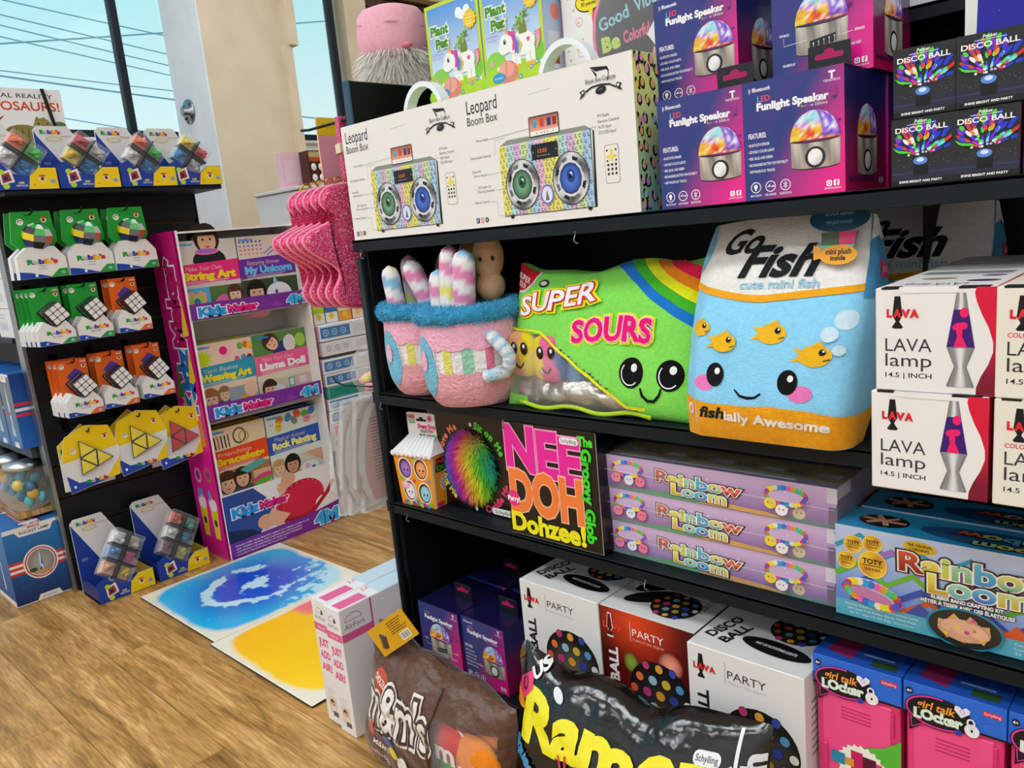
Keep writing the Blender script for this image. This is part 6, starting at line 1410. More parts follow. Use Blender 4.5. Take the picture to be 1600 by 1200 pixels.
b2_ = maze_box((2, 3), CE_, True); b2_.location = (-2.728, .036, 0.001); b2_.rotation_euler = (0, 0, HP); b2_['label'] = 'maze cube box on the floor beside the pink display stand, front one'
# dinosaur box behind
vr = thing('dinosaur_book_box', 'white virtual dinosaurs box behind the maze cubes at the window', 'box', (-2.935, -.115, 1.3045), rz=HP)
a = Art(270, 335); a.bg('efedec'); a.text('VIRTUAL REALITY', 14, 306, 13, '3a3a3c', w=230, b=.01); a.multi('DINOSAURS!', 10, 268, 26, [('c83a1c', 'e0642a')], w=248, b=.02)
a.ell(140, 190, 60, 34, '8a7a3c', 24); a.ell(90, 180, 46, 26, '7a6a34', 20); a.ell(200, 212, 30, 34, '9a8a4a', 20); a.poly([(176, 236), (186, 252), (194, 238), (206, 250), (212, 236)], '8a7a3c'); a.ell(203, 204, 20, 20, '3a1a14', 18); a.poly([(186, 214), (190, 206), (194, 214), (198, 206), (202, 214), (206, 206), (210, 214), (214, 206), (219, 214)], 'e8e0d0'); a.ell(202, 194, 12, 7, 'b83a3a', 12); a.ell(188, 228, 3, 3, '1a1a14', 8); a.ell(214, 228, 3, 3, '1a1a14', 8)
for i in range(7): a.line([(60+i*18, 160), (66+i*18, 214)], 3, '5a4e24')
a.poly([(20, 248), (60, 234), (96, 252), (70, 226), (52, 222), (36, 230)], 'a83a24'); a.ell(250, 226, 20, 10, '5a7a4a', 14); a.rect(120, 110, 150, 160, '6a5c2c'); a.rect(190, 120, 214, 178, '7a6a34')
carton(vr, .27, .05, .335, 'e8e6e4', arts={'front': a}); MB().prism([(.075, .336), (.085, .336), (.107, .20), (.097, .20)], -.032, -.027, '0c0e10').build('black_strap', 'plastic', vr)

# ------------------------------------------------ boxes on the side shelving (face -y), left edge of the photo
def wbox(x, z, lb):
    t = thing('white_carton', lb, 'box', (x, -.165, z), group='white cartons on the side shelf'); a = Art(165, 95); a.rect(8, 12, 157, 84, 'dfe3e8'); a.rect(20, 24, 110, 50, 'c4ccd8'); a.lines(20, 74, 90, 2, 10, 'b0b8c4', 3)
    r = Art(180, 95); r.rect(10, 15, 170, 80, 'dde2e8'); r.poly([(20, 20), (150, 30), (160, 60), (60, 70)], 'c4d0dc')
    carton(t, .165, .18, .095, 'e6e6e8', arts={'front': a, 'right': r}); return t
wb = wbox(-2.995, .8625, 'white carton at the bottom of the stack left of the green packs'); dup(wb, (-2.990, -.165, .959), 'white carton second from the bottom left of the green packs'); 
t = thing('tall_white_carton', 'tall white carton above the stack at the left edge', 'box', (-2.99, -.16, 1.0555)); a = Art(180, 225); a.rect(20, 20, 160, 90, 'a8c4d8'); carton(t, .17, .18, .225, 'e4e4e4', arts={'right': a})
rk = thing('rocket_lamp_carton', 'narrow blue rocket carton nearest the slat wall on the side shelf', 'box', (-2.985, -.235, .5005), group='narrow blue rocket cartons')
a = Art(128, 250); a.grid(0, 0, 128, 250, 3, 5, lambda u, v: mixc('2a78b8', '6a7c88', min(1, v*1.6))); a.line([(64, 60), (64, 220)], [12, 2], 'a8ccd8'); a.poly([(56, 150), (64, 220), (72, 150), (70, 60), (58, 60)], 'd8e8ec'); a.poly([(44, 40), (58, 80), (70, 80), (84, 40)], 'b8d4e4'); a.rect(54, 110, 74, 122, 'd8584a'); a.poly([(30, 250), (98, 250), (92, 222), (36, 222)], 'f0eef0'); a.poly([(42, 0), (96, 0), (88, 18), (50, 18)], 'e8e8ec'); a.lines(48, 240, 34, 2, 6, 'd88a9a', 3); a.rect(0, 242, 128, 250, 'ecebee')
r_ = Art(128, 250); r_.grid(0, 0, 128, 250, 2, 3, lambda u, v: mixc('2468c0', '163a80', v)); 
for i in range(3): r_.rect(0, 108+i*18, 128, 118+i*18, 'd8342c' if i % 2 == 0 else 'ece8e8')
carton(rk, .128, .128, .25, '2a6ab0', arts={'front': a, 'right': r_}); 
dup(rk, (-3.125, -.235, .5005), 'narrow blue rocket carton second along the side shelf'); dup(rk, (-3.265, -.235, .5005), 'narrow blue rocket carton third along the side shelf'); dup(rk, (-3.405, -.235, .5005), 'narrow blue rocket carton last in sight along the side shelf')
for i, (x, lb) in enumerate(((-2.975, 'nearest the pyramid packs'), (-3.135, 'second from the slat wall'), (-3.30, 'third from the slat wall'), (-3.46, 'at the left edge of the photo'))):
    t = thing('glass_jar', 'round clear jar of blue and gold trinkets, ' + lb, 'jar', (x, -.30, .2905), group='clear jars on the wooden shelf')
    MB().lathe([(.035, 0), (.062, .012), (.078, .05), (.078, .085), (.062, .125), (.052, .135), (.054, .140)], 'ffffff', 28).build('jar_glass', 'clear', t)
    MB().lathe([(.055, .140), (.058, .142), (.058, .160), (.0, .166)], 'c8d0d4', 24).build('jar_lid', 'metal', t)
    rnd = random.Random(i); 
    for q in range(9): MB().ball((0, 0, 0), .022, .016, .018, rnd.choice(['2a98b0', '1a6a8c', 'd8a82a', '3ab0c0', 'e0c860']), 10, 8).build('trinket', 'gloss', t, (rnd.uniform(-.042, .042), rnd.uniform(-.042, .042), .03+.009*q), (rnd.random()*3, rnd.random()*3, 0))
def rocket_big():
    t = thing('rocket_carton', 'x', 'box', group='large blue rocket cartons'); w, d, h = .178, .195, .262
    a = Art(178, 262); a.grid(0, 0, 178, 262, 2, 6, lambda u, v: mixc('14245c', '2a7cc0', v)); rnd = random.Random(3)
    for i in range(30): a.ell(rnd.uniform(4, 174), rnd.uniform(4, 255), .8, .8, 'c8d8f0', 5)
    a.poly([(.5, 261), (177, 261), (177, 252), (150, 250), (138, 228), (46, 228), (34, 246), (.5, 246)], 'ece8e6'); a.text('SPACE', 92, 250, 7, 'd8342c', al='c', w=36, b=.04); a.text('ROCKET LAMP', 92, 236, 8.5, '2a2a3a', al='c', w=88, b=.02)
    for i in range(5): c = 'd8342c' if i % 2 == 0 else 'ece8e6'; a.rect(.5, 104+i*9, 177.5, 113+i*9, c)
    a.ell(92, 128, 52, 56, 'ece8e6', 32); a.ell(92, 128, 47, 51, 'c83028', 32); a.ell(92, 128, 43, 47, 'ece8e6', 32); a.disc(92, 128, 40, 44, lambda q, t_: mixc('b8b4b0', '8a8884', q), 3, 28); a.poly([(86, 100), (91, 172), (96, 100)], 'e4eef2'); a.poly([(90, 120), (95, 150), (99, 120)], '2a8ac0'); a.poly([(80, 92), (90, 116), (94, 92)], '2a3a7c'); a.ell(92, 94, 26, 9, 'c89a6a', 16); a.ell(66, 108, 12, 7, '3a4a3a', 10)
    a.poly([(60, .5), (70, 20), (128, 20), (138, .5)], 'ece8e6'); a.text('BLUE & RED', 99, 7, 5.5, '3a3a4a', al='c', w=44); a.rect(.5, .5, 177.5, 3, 'ece8e6')
    la = Art(195, 262); la.grid(0, 0, 195, 262, 2, 4, lambda u, v: mixc('1a4a90', '2a88cc', v)); la.line([(98, 40), (98, 200)], [14, 3], 'd8e4ec'); la.rect(0, 0, 195, 18, 'ece8e6')
    ta = Art(178, 195); ta.bg('2268b4')
    for i in range(5): ta.rect(66+i*10, 0, 76+i*10, 195, 'd88a84' if i % 2 == 0 else 'ece8e6')
    ta.ell(90, 30, 40, 16, '1a3a6c', 20); ta.ell(90, 30, 34, 12, 'ece8e6', 20); ta.rect(116, 0, 122, 195, '14245c')
    carton(t, w, d, h, '2268b4', arts={'front': a, 'left': la, 'top': ta}); return t
rb_ = rocket_big(); rb_.location = (-2.982, -.332, .001); rb_.rotation_euler = (0, 0, HP); rb_['label'] = 'blue rocket carton on the floor at the corner, round picture in front'
dup(rb_, (-3.182, -.332, .001), 'blue rocket carton on the floor behind the one with the round picture', rz=HP)

# ================================================================== cardboard craft display stand (faces +x)
def stand():
    t = thing('craft_display_stand', 'tall cardboard display stand with pink sides and purple shelf lips', 'display stand', (-2.70, .413, 0), rz=HP)
    w, d, h = .465, .20, 1.155; F = -d/2
    for s_ in (-1, 1):
        b = MB(); x = s_*(w/2-.002); b.box(x-.004, -d/2, 0, x+.004, d/2, h, 'f0ede8', cols={('left' if s_ < 0 else 'right'): 'c8147c'}); p = b.build('side_panel', 'paper', t)
        if s_ < 0:
            a = Art(200, 1155); a.grid(0, 0, 193, 1155, 2, 10, lambda u, v: mixc('b8106c', 'e01c92', .5+.5*math.sin(v*5)))
            a.text('Kidz', 150, 540, 88, '2a78c8', w=215, b=.06, rot=PI/2, ol=[(.11, 'f4f0f4')]); a.text('Maker', 150, 772, 88, 'b81468', w=290, b=.06, rot=PI/2, ol=[(.11, 'f4f0f4')])
            for x_, y_, c in ((150, 700, 'f0d030'), (120, 560, 'e8e4e0'), (160, 860, 'f0c83a'), (40, 640, '3a9a3a'), (150, 470, 'd8842a'), (60, 540, 'e8b43a'), (100, 480, 'b83aa0')): a.poly([(x_-24, y_-60), (x_+10, y_+70), (x_+26, y_-50)], c)
            for x_, y_ in ((60, 300), (140, 310), (40, 410)): a.ring(x_, y_, 26, 28, 9, 'e8a0c8' if x_ < 100 else 'c86a3a', 18); a.ell(x_, y_, 12, 13, '8a4a8a', 14)
            for x_ in (60, 140): a.poly([(x_-28, 190), (x_+28, 190), (x_+18, 70), (x_-18, 70)], 'f0c820'); a.ell(x_, 200, 30, 26, 'f4dce0'); a.ell(x_, 130, 12, 14, '2a2a2a', 12); a.ell(x_-12, 232, 10, 20, '5a9ad8', 10); a.ell(x_+10, 236, 10, 18, 'd8405a' if x_ > 100 else '5a9ad8', 10)
            a.mb((-w/2-.006, d/2, 0), (0, -1, 0), (0, 0, 1), (-1, 0, 0)).build('side_print', 'paper', p)
    MB().box(-w/2, d/2-.004, 0, w/2, d/2, h, 'e8e4e0').build('back_panel', 'paper', t)
    for z in (.1985, .50, .855): MB().box(-w/2+.004, -d/2+.004, z-.004, w/2-.004, d/2-.004, z, '9a948c').build('tray_floor', 'paper', t)
    MB().box(-w/2+.004, -d/2+.03, 1.146, w/2-.004, d/2, 1.152, 'f0ece6').build('top_cap', 'paper', t)
    def lipart(a, z0, hh, sc=1.0, four=368):
        a.text('Kidz', 30, z0+9, 32*sc, '2a98e0', w=96*sc, b=.07, ol=[(.14, 'f8f4f8')]); a.text('Maker', 30+104*sc, z0+9, 28*sc, 'e01880', w=112*sc, b=.07, ol=[(.14, 'f8f4f8')])
        if four < 465: a.text('4M', four, z0+8, 34*sc, '38b0ec', w=70*sc, b=.07, ol=[(.12, 'f4f8fc')])
    for z in (.862, .513):
        a = Art(457, 58); a.bg('7a2c98'); a.poly([(300, 10), (322, 34), (344, 10), (322, 2)], '8c40aa'); a.ring(280, 26, 14, 14, 2, '8c40aa'); lipart(a, 0, 58); p = MB().box(-w/2+.004, F-.001, z-.004, w/2-.004, F+.002, z+.048, '7a2c98').build('shelf_lip', 'paper', t)
        a.mb((-w/2+.004, F-.0012, z-.0035), (1, 0, 0), (0, 0, .88), (0, -1, 0)).build('lip_print', 'paper', p)
    a = Art(465, 240); a.bg('efe9e6'); a.poly([(0, 60), (0, 236), (120, 236), (200, 150), (120, 60)], '2c4c90'); a.poly([(0, 60), (0, 110), (90, 90), (130, 60)], '1a2a4c')
    hnd = lambda x, y, k, rt: ([a.line([(x, y), (x+k*q[0], y+k*q[1])], [22*abs(k), 13*abs(k)], 'e8b08c') for q in ((52, 8), (56, 22), (50, 36), (36, 46))], a.ell(x, y+8, 34*abs(k), 28*abs(k), 'e4a884', 18))
    a.ell(300, 130, 108, 78, 'c01838', 32, .25); a.ell(312, 138, 92, 60, 'd82448', 30, .25); a.poly([(196, 120), (230, 76), (330, 66), (250, 56)], 'a01230')
    for i in range(26): q = 2*PI*i/26; a.ell(300+104*math.cos(q)*math.cos(.25)-72*math.sin(q)*math.sin(.25), 130+104*math.cos(q)*math.sin(.25)+72*math.sin(q)*math.cos(.25), 4.5, 4.5, 'e85a6c', 8)
    a.ell(400, 90, 40, 34, 'f4eeea'); a.line([(330, 60), (420, 130), (452, 170)], 16, 'b81434'); hnd(150, 90, 1.0, 0); hnd(262, 220, -.9, 0); a.poly([(200, 60), (250, 96), (190, 130), (150, 100)], 'e8b08c')
    a.rect(0, 0, 465, 62, '7a2c98'); a.poly([(0, 62), (465, 62), (465, 84), (330, 66)], '7a2c98')
    lipart(a, 140, 0, 1.02, 900)
    a.text('4M', 350, 12, 44, '38b0ec', w=100, b=.07, ol=[(.12, 'f4f8fc')])
    for i, t_ in enumerate(('Creative crafts, classic favourites support for a lifetime of skills for all', 'ages. Children develop their understanding of proportion,', 'coordination, and imagination, all while making something', 'something beautiful they can be proud of.')): a.text(t_, 20, 44-i*11, 6, 'e4d4ec', w=[300, 270, 268, 200][i], b=.02)
    p = MB().box(-w/2, F-.003, .0, w/2, F, .238, 'efe9e6').build('front_apron', 'paper', t); a.mb((-w/2, F-.003, 0), (1, 0, 0), (0, 0, .99), (0, -1, 0)).build('apron_print', 'paper', p)
    return t
stand()
def kit_art(kind):
    a = Art(222, 262); bgc, bc, l1, l2, c2_ = {'string': ('d8cfc8', 'ec2a7c', 'Make Your Own', 'String Art', 'f4dc1c'), 'unicorn': ('e0cfc0', '6a2a9a', 'Stepping Stones', 'My Unicorn', '6ac0f4'), 'weave': ('f0d0bc', '2a9ab8', 'Yarn Basket', 'Weaving Art', 'f4e01c'), 'llama': ('e0d8c0', 'f0609a', 'Make Your Own', 'Llama Doll', 'f8f4f4'), 'brace': ('f0d8b0', 'e84a1c', 'Friendship', 'Bracelets', 'f4c81c'), 'rock': ('dce8d8', '2a5ab8', 'Magical Animal', 'Rock Painting', 'f4f08a')}[kind]
    a.bg(bgc)
    if kind == 'string':
        a.kid(118, 262, 40, '2a1a14', 'e8b894', '1a1a24'); a.ell(112, 222, 44, 11, 'f070a8'); a.ell(112, 224, 36, 7, '9a6ac8'); a.rect(0, 0, 100, 102, '58b0dc'); a.poly([(50, 12), (12, 62), (18, 88), (38, 92), (50, 80), (64, 92), (84, 84), (86, 58)], 'f4a890'); a.poly([(50, 24), (22, 62), (30, 80), (50, 70), (72, 80), (78, 58)], 'b8d83a'); a.ell(50, 56, 12, 12, '3a7ac8'); a.rect(100, 0, 222, 102, '5a7a3c'); a.ell(148, 34, 34, 36, 'f06aa8'); a.ell(150, 26, 22, 24, 'f4f0f0'); a.ell(166, 30, 9, 22, 'f0d83a'); a.kid(192, 66, 26, '5a3420', 'f0c8a4', '3a5a9a'); a.ell(10, 78, 24, 14, 'e8b894')
    elif kind == 'unicorn':
        for i in range(4):
            for j in range(6): a.ell(12+j*16, 200+i*14, 5, 3.4, ['d8a06a', 'd86a8a', '8a6ac8', '5a5a9a'][i], 8)
        a.line([(100, 196), (200, 260)], 4, '4a6ac8'); a.line([(112, 190), (216, 250)], 4, '9a5ac8'); a.rect(0, 0, 222, 108, '3a4a2c'); a.kid(50, 62, 34, '1a1210', 'e8b490', 'f0a0b8'); a.ell(140, 46, 52, 44, 'f2eef0'); a.ell(178, 26, 22, 18, 'f2eef0'); a.ell(130, 56, 6, 7, '2a3a6a', 10); a.ell(112, 40, 9, 7, 'f48aa0', 10); a.poly([(120, 84), (128, 118), (140, 88)], '8ad0e0')
    elif kind == 'weave':
        a.star(36, 210, 36, 20, 10, 'c8e01c'); a.star(120, 222, 46, 10, 16, 'f4b8c8'); a.ell(112, 230, 15, 15, 'e8187c'); 
        for x, y, c in ((176, 236, '5ab83a'), (198, 238, 'e8742a'), (214, 232, 'f0c81c'), (160, 190, 'e84a8a'), (186, 192, '5a8ad0'), (208, 190, '7a3a2a')): a.ell(x, y, 11, 13, c, 12)
        a.rect(0, 0, 222, 96, 'c8c0b4'); a.kid(40, 66, 30, 'a86a3a', 'f0c4a4', 'e8e4e8'); a.kid(92, 76, 22, 'a07040', 'f0c4a4', '2a4aa8'); a.poly([(0, 0), (20, 60), (50, 0)], 'd02a4c'); a.rect(108, 0, 222, 94, '9aa4ac'); a.ell(180, 34, 40, 26, 'e8a81c'); a.ell(140, 20, 24, 18, '3a6ac0'); a.ell(170, 14, 20, 13, 'd86a2a'); a.ell(194, 78, 26, 30, 'f0c4a4')
    elif kind == 'llama':
        a.rect(0, 176, 222, 262, '5a8a4a'); a.kid(74, 226, 28, '4a2c1c', 'eebc98', '2a3a7c', .8); a.ell(150, 214, 26, 32, 'e8dcdc'); a.ell(196, 220, 22, 26, 'a8d048'); a.rect(0, 0, 222, 90, 'd8c8a8'); a.kid(44, 56, 28, '3a2418', 'e8b894', '2a2a30'); a.ell(82, 34, 28, 36, 'e8e0e4'); a.ell(110, 16, 14, 18, 'c8d048'); a.rect(124, 50, 150, 84, '5ab8a8'); a.rect(164, 48, 206, 88, 'f0a8b8'); a.rect(128, 6, 156, 40, 'd8d84a'); a.rect(172, 8, 200, 40, '8a98c8'); a.rect(129, 55, 145, 79, 'f0ece0'); a.rect(170, 54, 200, 82, 'f4e0e0'); a.rect(133, 11, 151, 35, 'f0ecd0')
    elif kind == 'brace':
        for i in range(5): a.line([(26+i*13, 190), (24+i*13, 236)], 5, ['1a1a1a', 'd8503a', '2a2a6a', '1a1a1a', '6a3a2a'][i])
        a.ring(120, 222, 26, 30, 6, '6a4a2a'); a.ring(136, 216, 20, 22, 5, 'd8a02a'); a.rect(0, 0, 222, 106, 'a8784c'); a.kid(50, 60, 34, '4a2a1a', 'f0c4a0', 'e8d8d0'); a.kid(106, 66, 30, '2a1a12', 'eab894', '5a5a60'); a.poly([(100, 96), (190, 124), (208, 100), (130, 78)], '5aa8a0'); a.rect(150, 0, 222, 78, 'e0b08c'); a.ell(184, 46, 40, 14, 'e04a7a', 20, .2); a.ell(184, 32, 38, 11, '6ab83a', 20, .2)
    else:
        for i, (x, y, c) in enumerate(((24, 222, 'e4e4e0'), (60, 238, 'e08a2a'), (96, 240, '4a90d0'), (52, 212, 'f0c83a'), (120, 224, '8a8a8a'), (136, 246, 'e86a3a'), (170, 238, '5ab84a'), (176, 218, 'f08aa0'), (200, 246, '4a7ac8'), (204, 214, 'e8e0c0'))): a.ell(x, y, 18, 14, c, 14, i*.5); a.ell(x-4, y+3, 2, 2.4, '1a1a1a', 6); a.ell(x+4, y+3, 2, 2.4, '1a1a1a', 6)
        a.rect(0, 0, 222, 90, 'd8d0c4'); a.kid(30, 56, 26, 'c8a060', 'f0c8a8', 'e8e4dc'); a.kid(88, 58, 30, '1a1410', 'd8a078', 'e8b81c'); a.ell(160, 30, 40, 22, 'f0eee8'); a.ell(150, 34, 12, 10, 'e8c0c8'); a.ell(176, 22, 10, 8, '3a6ac8'); a.poly([(150, 90), (222, 90), (222, 40), (190, 60)], 'dca684')
    a.poly([(0, 112), (222, 118), (222, 190), (0, 182)], bc); a.text(l1, 26, 160, 15, mixc(bc, 'f8d0c0', .75), w=130, sh=.25); a.text(l2, 18, 130, 24, c2_, w=186, b=.06); a.lines(20, 122, 170, 2, 6, mixc(bc, 'ffffff', .6), 2.2)
    a.text('KidzMaker', 10, 246, 9, '2a98e0', w=56, b=.04)
    return a
def kit(kind, lb, y, z, edge):
    t = thing('craft_kit_box', lb, 'box', (-2.678, y, z), rz=HP, group='craft kit boxes on the display stand')
    carton(t, .222, .045, .262, edge, arts={'front': kit_art(kind)})
    for i in range(2): pass
    return t
for kd, y, z, ed, c in (('string', .302, .858, 'e8dc2a', 'pink and yellow string craft box, upper left on the stand'), ('unicorn', .528, .858, '7a3aa0', 'purple unicorn craft box, upper right on the stand'), ('weave', .302, .504, 'd8dc2a', 'teal weaving craft box, middle left on the stand'), ('llama', .528, .504, 'e0d8c0', 'pink llama doll craft box, middle right on the stand'), ('brace', .302, .20, 'e8b82a', 'orange bracelet craft box, lower left on the stand'), ('rock', .528, .20, '2a5ab8', 'blue rock painting craft box, lower right on the stand')):
    k_ = kit(kd, c, y, z, ed)
    dup(k_, (-2.732, y+.002, z), 'second box behind the ' + c)
# ================================================================== liquid floor tiles
def tile(loc, label, kind):
    t = thing('liquid_floor_tile', label, 'floor tile', loc, group='liquid floor tiles'); S = 508
    MB().box(-S/2000, -S/2000, 0, S/2000, S/2000, .006, '15181c', b=.001).build('backing', 'plastic', t)
    rnd = random.Random(5); from mathutils import noise
    def inset(u, v):
        X, Y = abs(u-.5), abs(v-.5); d = .5-((X**5+Y**5)**.2)*1.02; q = (d+.004)*30-.5*noise.noise(Vector((u*4, v*4, kind)))-.25*noise.noise(Vector((u*15, v*15, kind)))
        return min(1, max(0, q))
    Wt = 'e9e6d4'
    fb_ = lambda u, v, k, z: noise.noise(Vector((u*k, v*k, z)))+.55*noise.noise(Vector((u*k*2.3, v*k*2.3, z+3)))+.3*noise.noise(Vector((u*k*5, v*k*5, z+6)))
    def blue(u, v):
        q = inset(u, v); r = math.hypot(u-.5, v-.52)
        c = mixc('22b4ec', '0f4ccc', min(1, max(0, 1.75-3.4*r)))
        th = math.atan2(v-.50, u-.48); R_ = math.hypot((u-.48), (v-.50))
        ringy = math.exp(-((R_-.27-.02*math.sin(3*th))/.05)**2)*(1.0 if -2.7 < th < .5 else .8 if abs(th) > 2.4 else .25)
        core = math.exp(-(math.hypot((u-.50), (v-.57)*1.2)/.15)**2)
        foam = 1.0*ringy+.95*core+.75*fb_(u, v, 9, 2)-.55
        c = mixc(c, 'c0e4f0', min(1, max(0, foam*4)))
        e_ = max(0, u+v-1.30); c = mixc(c, 'b8e4f0', min(.9, max(0, (e_*2.2+.9*fb_(u, v, 16, 8)-.45)*4))) if e_ > 0 else c
        return mixc(Wt, c, q)
    def yel(u, v):
        q = inset(u, v); n1 = .5*fb_(u, v, 3, 9)
        c = mixc('fcc008', 'fdd40a', u); pk = min(1, max(0, (v-.62+.22*n1-.40*(u-.30)+.1*math.sin(u*7))*14)); c = mixc(c, mixc('f4707c', 'f8b868', min(1, max(0, (v-.80)*6))), pk)
        c = mixc(c, 'f8d4a0', min(1, max(0, (u-.86+.22*n1)*8)))
        return mixc(Wt, c, q)
    a = Art(S, S); N = 190; a.grid(4, 4, S-4, S-4, N, N, blue if kind == 1 else yel)
    m = attr_liquid; a.mb((-S/2000, -S/2000, .006), (1, 0, 0), (0, 1, 0), (0, 0, 1)).build('liquid_surface', m, t)
    MB().box(-S/2000, -S/2000, .0061, S/2000, -S/2000+.004, .0064, Wt).box(-S/2000, S/2000-.004, .0061, S/2000, S/2000, .0064, Wt).box(-S/2000, -S/2000+.004, .0061, -S/2000+.004, S/2000-.004, .0064, Wt).box(S/2000-.004, -S/2000+.004, .0061, S/2000, S/2000-.004, .0064, Wt).build('rim', 'plastic', t)
attr_liquid = attr_mat('liquid_vinyl', 0.22, 0.5, coat=0.3)
tile((-2.325, .105, .0005), 'blue liquid floor tile with white foam pattern beside the display stand', 1)
tile((-1.8155, .092, .0005), 'yellow and pink liquid floor tile beside the pink and white boxes', 2)

# ================================================================== fort boxes standing at the shelf end
def fort():
    t = thing('fort_kit_box', 'x', 'box', group='white and pink fort boxes'); w, d, h = .0575, .34, .301
    a = Art(57, 301); Pk = 'e8649c'
    a.ring(28, 270, 14, 13, 1.1, '6a6a70', 16, 0, PI); a.line([(14, 270), (42, 270)], 1.1, '6a6a70'); a.rect(34, 268, 40, 278, '3a3a40'); a.text('AirFort', 28, 254, 9, '6a6a72', al='c', w=40); a.rect(.5, 226, 56.5, 244, Pk); a.text('FORT KIT', 28, 231, 6, 'f8dce8', al='c', w=30)
    for i, q in enumerate(('JUST', 'ADD', 'AIR!')): a.text(q, 28, 190-i*30, 17, Pk, al='c', w=36, b=.05)
    a.lines(12, 84, 34, 4, 5, 'c8b8c0', 1.4); a.rect(14, 24, 44, 66, 'e0d0c4'); a.kid(28, 50, 7, '5a3a24', 'e8b894', 'e8e0d8'); a.rect(26, 18, 46, 30, '5a5a60')
    ra = Art(340, 301); ra.ring(34, 270, 22, 16, 1.3, '6a6a70', 18, 0, PI); ra.line([(12, 270), (56, 270)], 1.3, '6a6a70'); ra.text('AirFort', 36, 252, 11, '6a6a72', al='c', w=52); ra.rect(.5, 226, 84, 244, Pk); ra.rect(80, 226, 84, 300, 'd83a7c'); ra.poly([(84, 120), (339, 60), (339, 200), (150, 220)], 'e8c8d8'); ra.ell(220, 120, 90, 60, 'e8a0c0')
    ta = Art(57, 340); ta.rect(20, 8, 52, 80, Pk); ta.text('JUST ADD AIR!', 20, 90, 13, 'd86aa8', w=110, b=.02, rot=PI/2); ta.rect(.5, 110, 57, 240, 'c4dcec'); ta.text('JUST ADD AIR!', 22, 235, 13, 'c87ac0', w=90, b=.02, rot=PI/2)
    carton(t, w, d, h, 'efedee', arts={'front': a, 'right': ra, 'top': ta}, mat='gloss'); return t
fb = fort(); fb.location = (-1.4375, .008, .001); fb['label'] = 'white and pink fort box standing on the floor, left one'
fb.location.x = -1.4655; dup(fb, (-1.4065+.0, .003, .001), 'white and pink fort box standing against the shelf end, right one')
fb.location = (-1.466, .010, .001)

# ================================================================== big plush bags on the floor in front of the base
def bag(name, label, cat, loc, Wd, Hd, lean, bulge, col, mat, outline, wr, art, skip=None, backc=None, seed=1):
    t = thing(name, label, cat, loc)
    from mathutils import noise
    def fn(x, y):
        u, v = x/Wd, y/Hd; e_ = max(0., 1-abs(2*u-1)**3.2)*max(0., 1-abs(2*v-1)**3.0); b_ = bulge*e_**.55
        nn = noise.noise(Vector((u*5+seed, v*5, seed)))*wr+noise.noise(Vector((u*13, v*13+seed, 2)))*wr*.5
        xx, zz = outline(u, v)
        return (xx*.001, (-b_-nn*(.3+e_)+lean*zz)*.001, max(zz, .5)*.001)
    def fnn(x, y):
        x = min(max(x, 0), Wd); y = min(max(y, 0), Hd); d = 3.0
        a = Vector(fn(min(x+d, Wd), y))-Vector(fn(max(x-d, 0), y)); b = Vector(fn(x, min(y+d, Hd)))-Vector(fn(x, max(y-d, 0))); n = a.cross(b)
        return Vector(fn(x, y)), (n.normalized() if n.length > 1e-9 else Vector((0, -1, 0)))
    N, Mm = 72, 56; V = [fn(Wd*i/N, Hd*j/Mm) for j in range(Mm+1) for i in range(N+1)]
    F = [(j*(N+1)+i, j*(N+1)+i+1, (j+1)*(N+1)+i+1, (j+1)*(N+1)+i) for j in range(Mm) for i in range(N) if not (skip and skip(Wd*(i+.5)/N, Hd*(j+.5)/Mm))]
    MB().add(V, F, col, True).build('bag_front', mat, t)
    Vb = []
    for j in range(Mm+1):
        for i in range(N+1):
            p = V[j*(N+1)+i]; u, v = i/N, j/Mm; e_ = max(0., 1-abs(2*u-1)**3)*max(0., 1-abs(2*v-1)**3); Vb.append((p[0], lean*p[2]+bulge*.0008*e_**.6, p[2]))
    MB().add(Vb, [(j*(N+1)+i, (j+1)*(N+1)+i, (j+1)*(N+1)+i+1, j*(N+1)+i+1) for j in range(Mm) for i in range(N)], backc or col, True).build('bag_back', mat, t)
    art.wrap(fnn, 10, step=.0009).build('bag_print', mat, t)
    return t, fnn, N, Mm
# brown sweets bag
Br = '5a3826'
a = Art(470, 300)
a.ell(108, 226, 30, 24, 'b8442c', 24, -.3); a.text('CHOCOLATE', 82, 226, 11, 'f0dcd0', w=54, b=.03, rot=-.1)
a.text("m&m's", 66, 136, 92, 'ece4dc', w=226, b=.015, rot=.06, ol=[(.115, 'ece4dc'), (.07, '3a2014')])
a.ell(150, 114, 21, 13, '2a4ab8', 18, -.1); a.ell(168, 92, 20, 14, 'e8c81c', 18, -.1); a.ell(116, 112, 16, 11, '6a2a4a', 16, -.4); a.ell(92, 126, 11, 16, 'd8302c', 14); a.ell(206, 84, 22, 16, 'e8e4e0', 16, .2)
a.text("M&M'S", 92, 84, 12, 'e8dcd0', w=52, b=.02, rot=-.2); a.text('INCLUDED', 88, 66, 12, 'e8dcd0', w=66, b=.02, rot=-.2)
a.text('500 g', 210, 40, 18, 'e0d4c8', w=60, b=.04)
mmwin = lambda x, y: x > 300 and x < 452 and y > 46 and y < 226+(x-310)*.12 and (x-300)+(240-y) > 24
def mm_out(u, v):
    x = u*470; z = v*300
    z += -10*math.exp(-((u-.34)/.12)**2)*v**3+12*math.exp(-((u-.16)/.07)**2)*v**3+6*math.sin(u*19)*v**4-58*u*v**1.5
    x *= .90
    x += 55*v**1.5*(1-u)**2 + (-14*math.sin(v*PI*2.5)*(1-u)**4) + 10
    return x, z
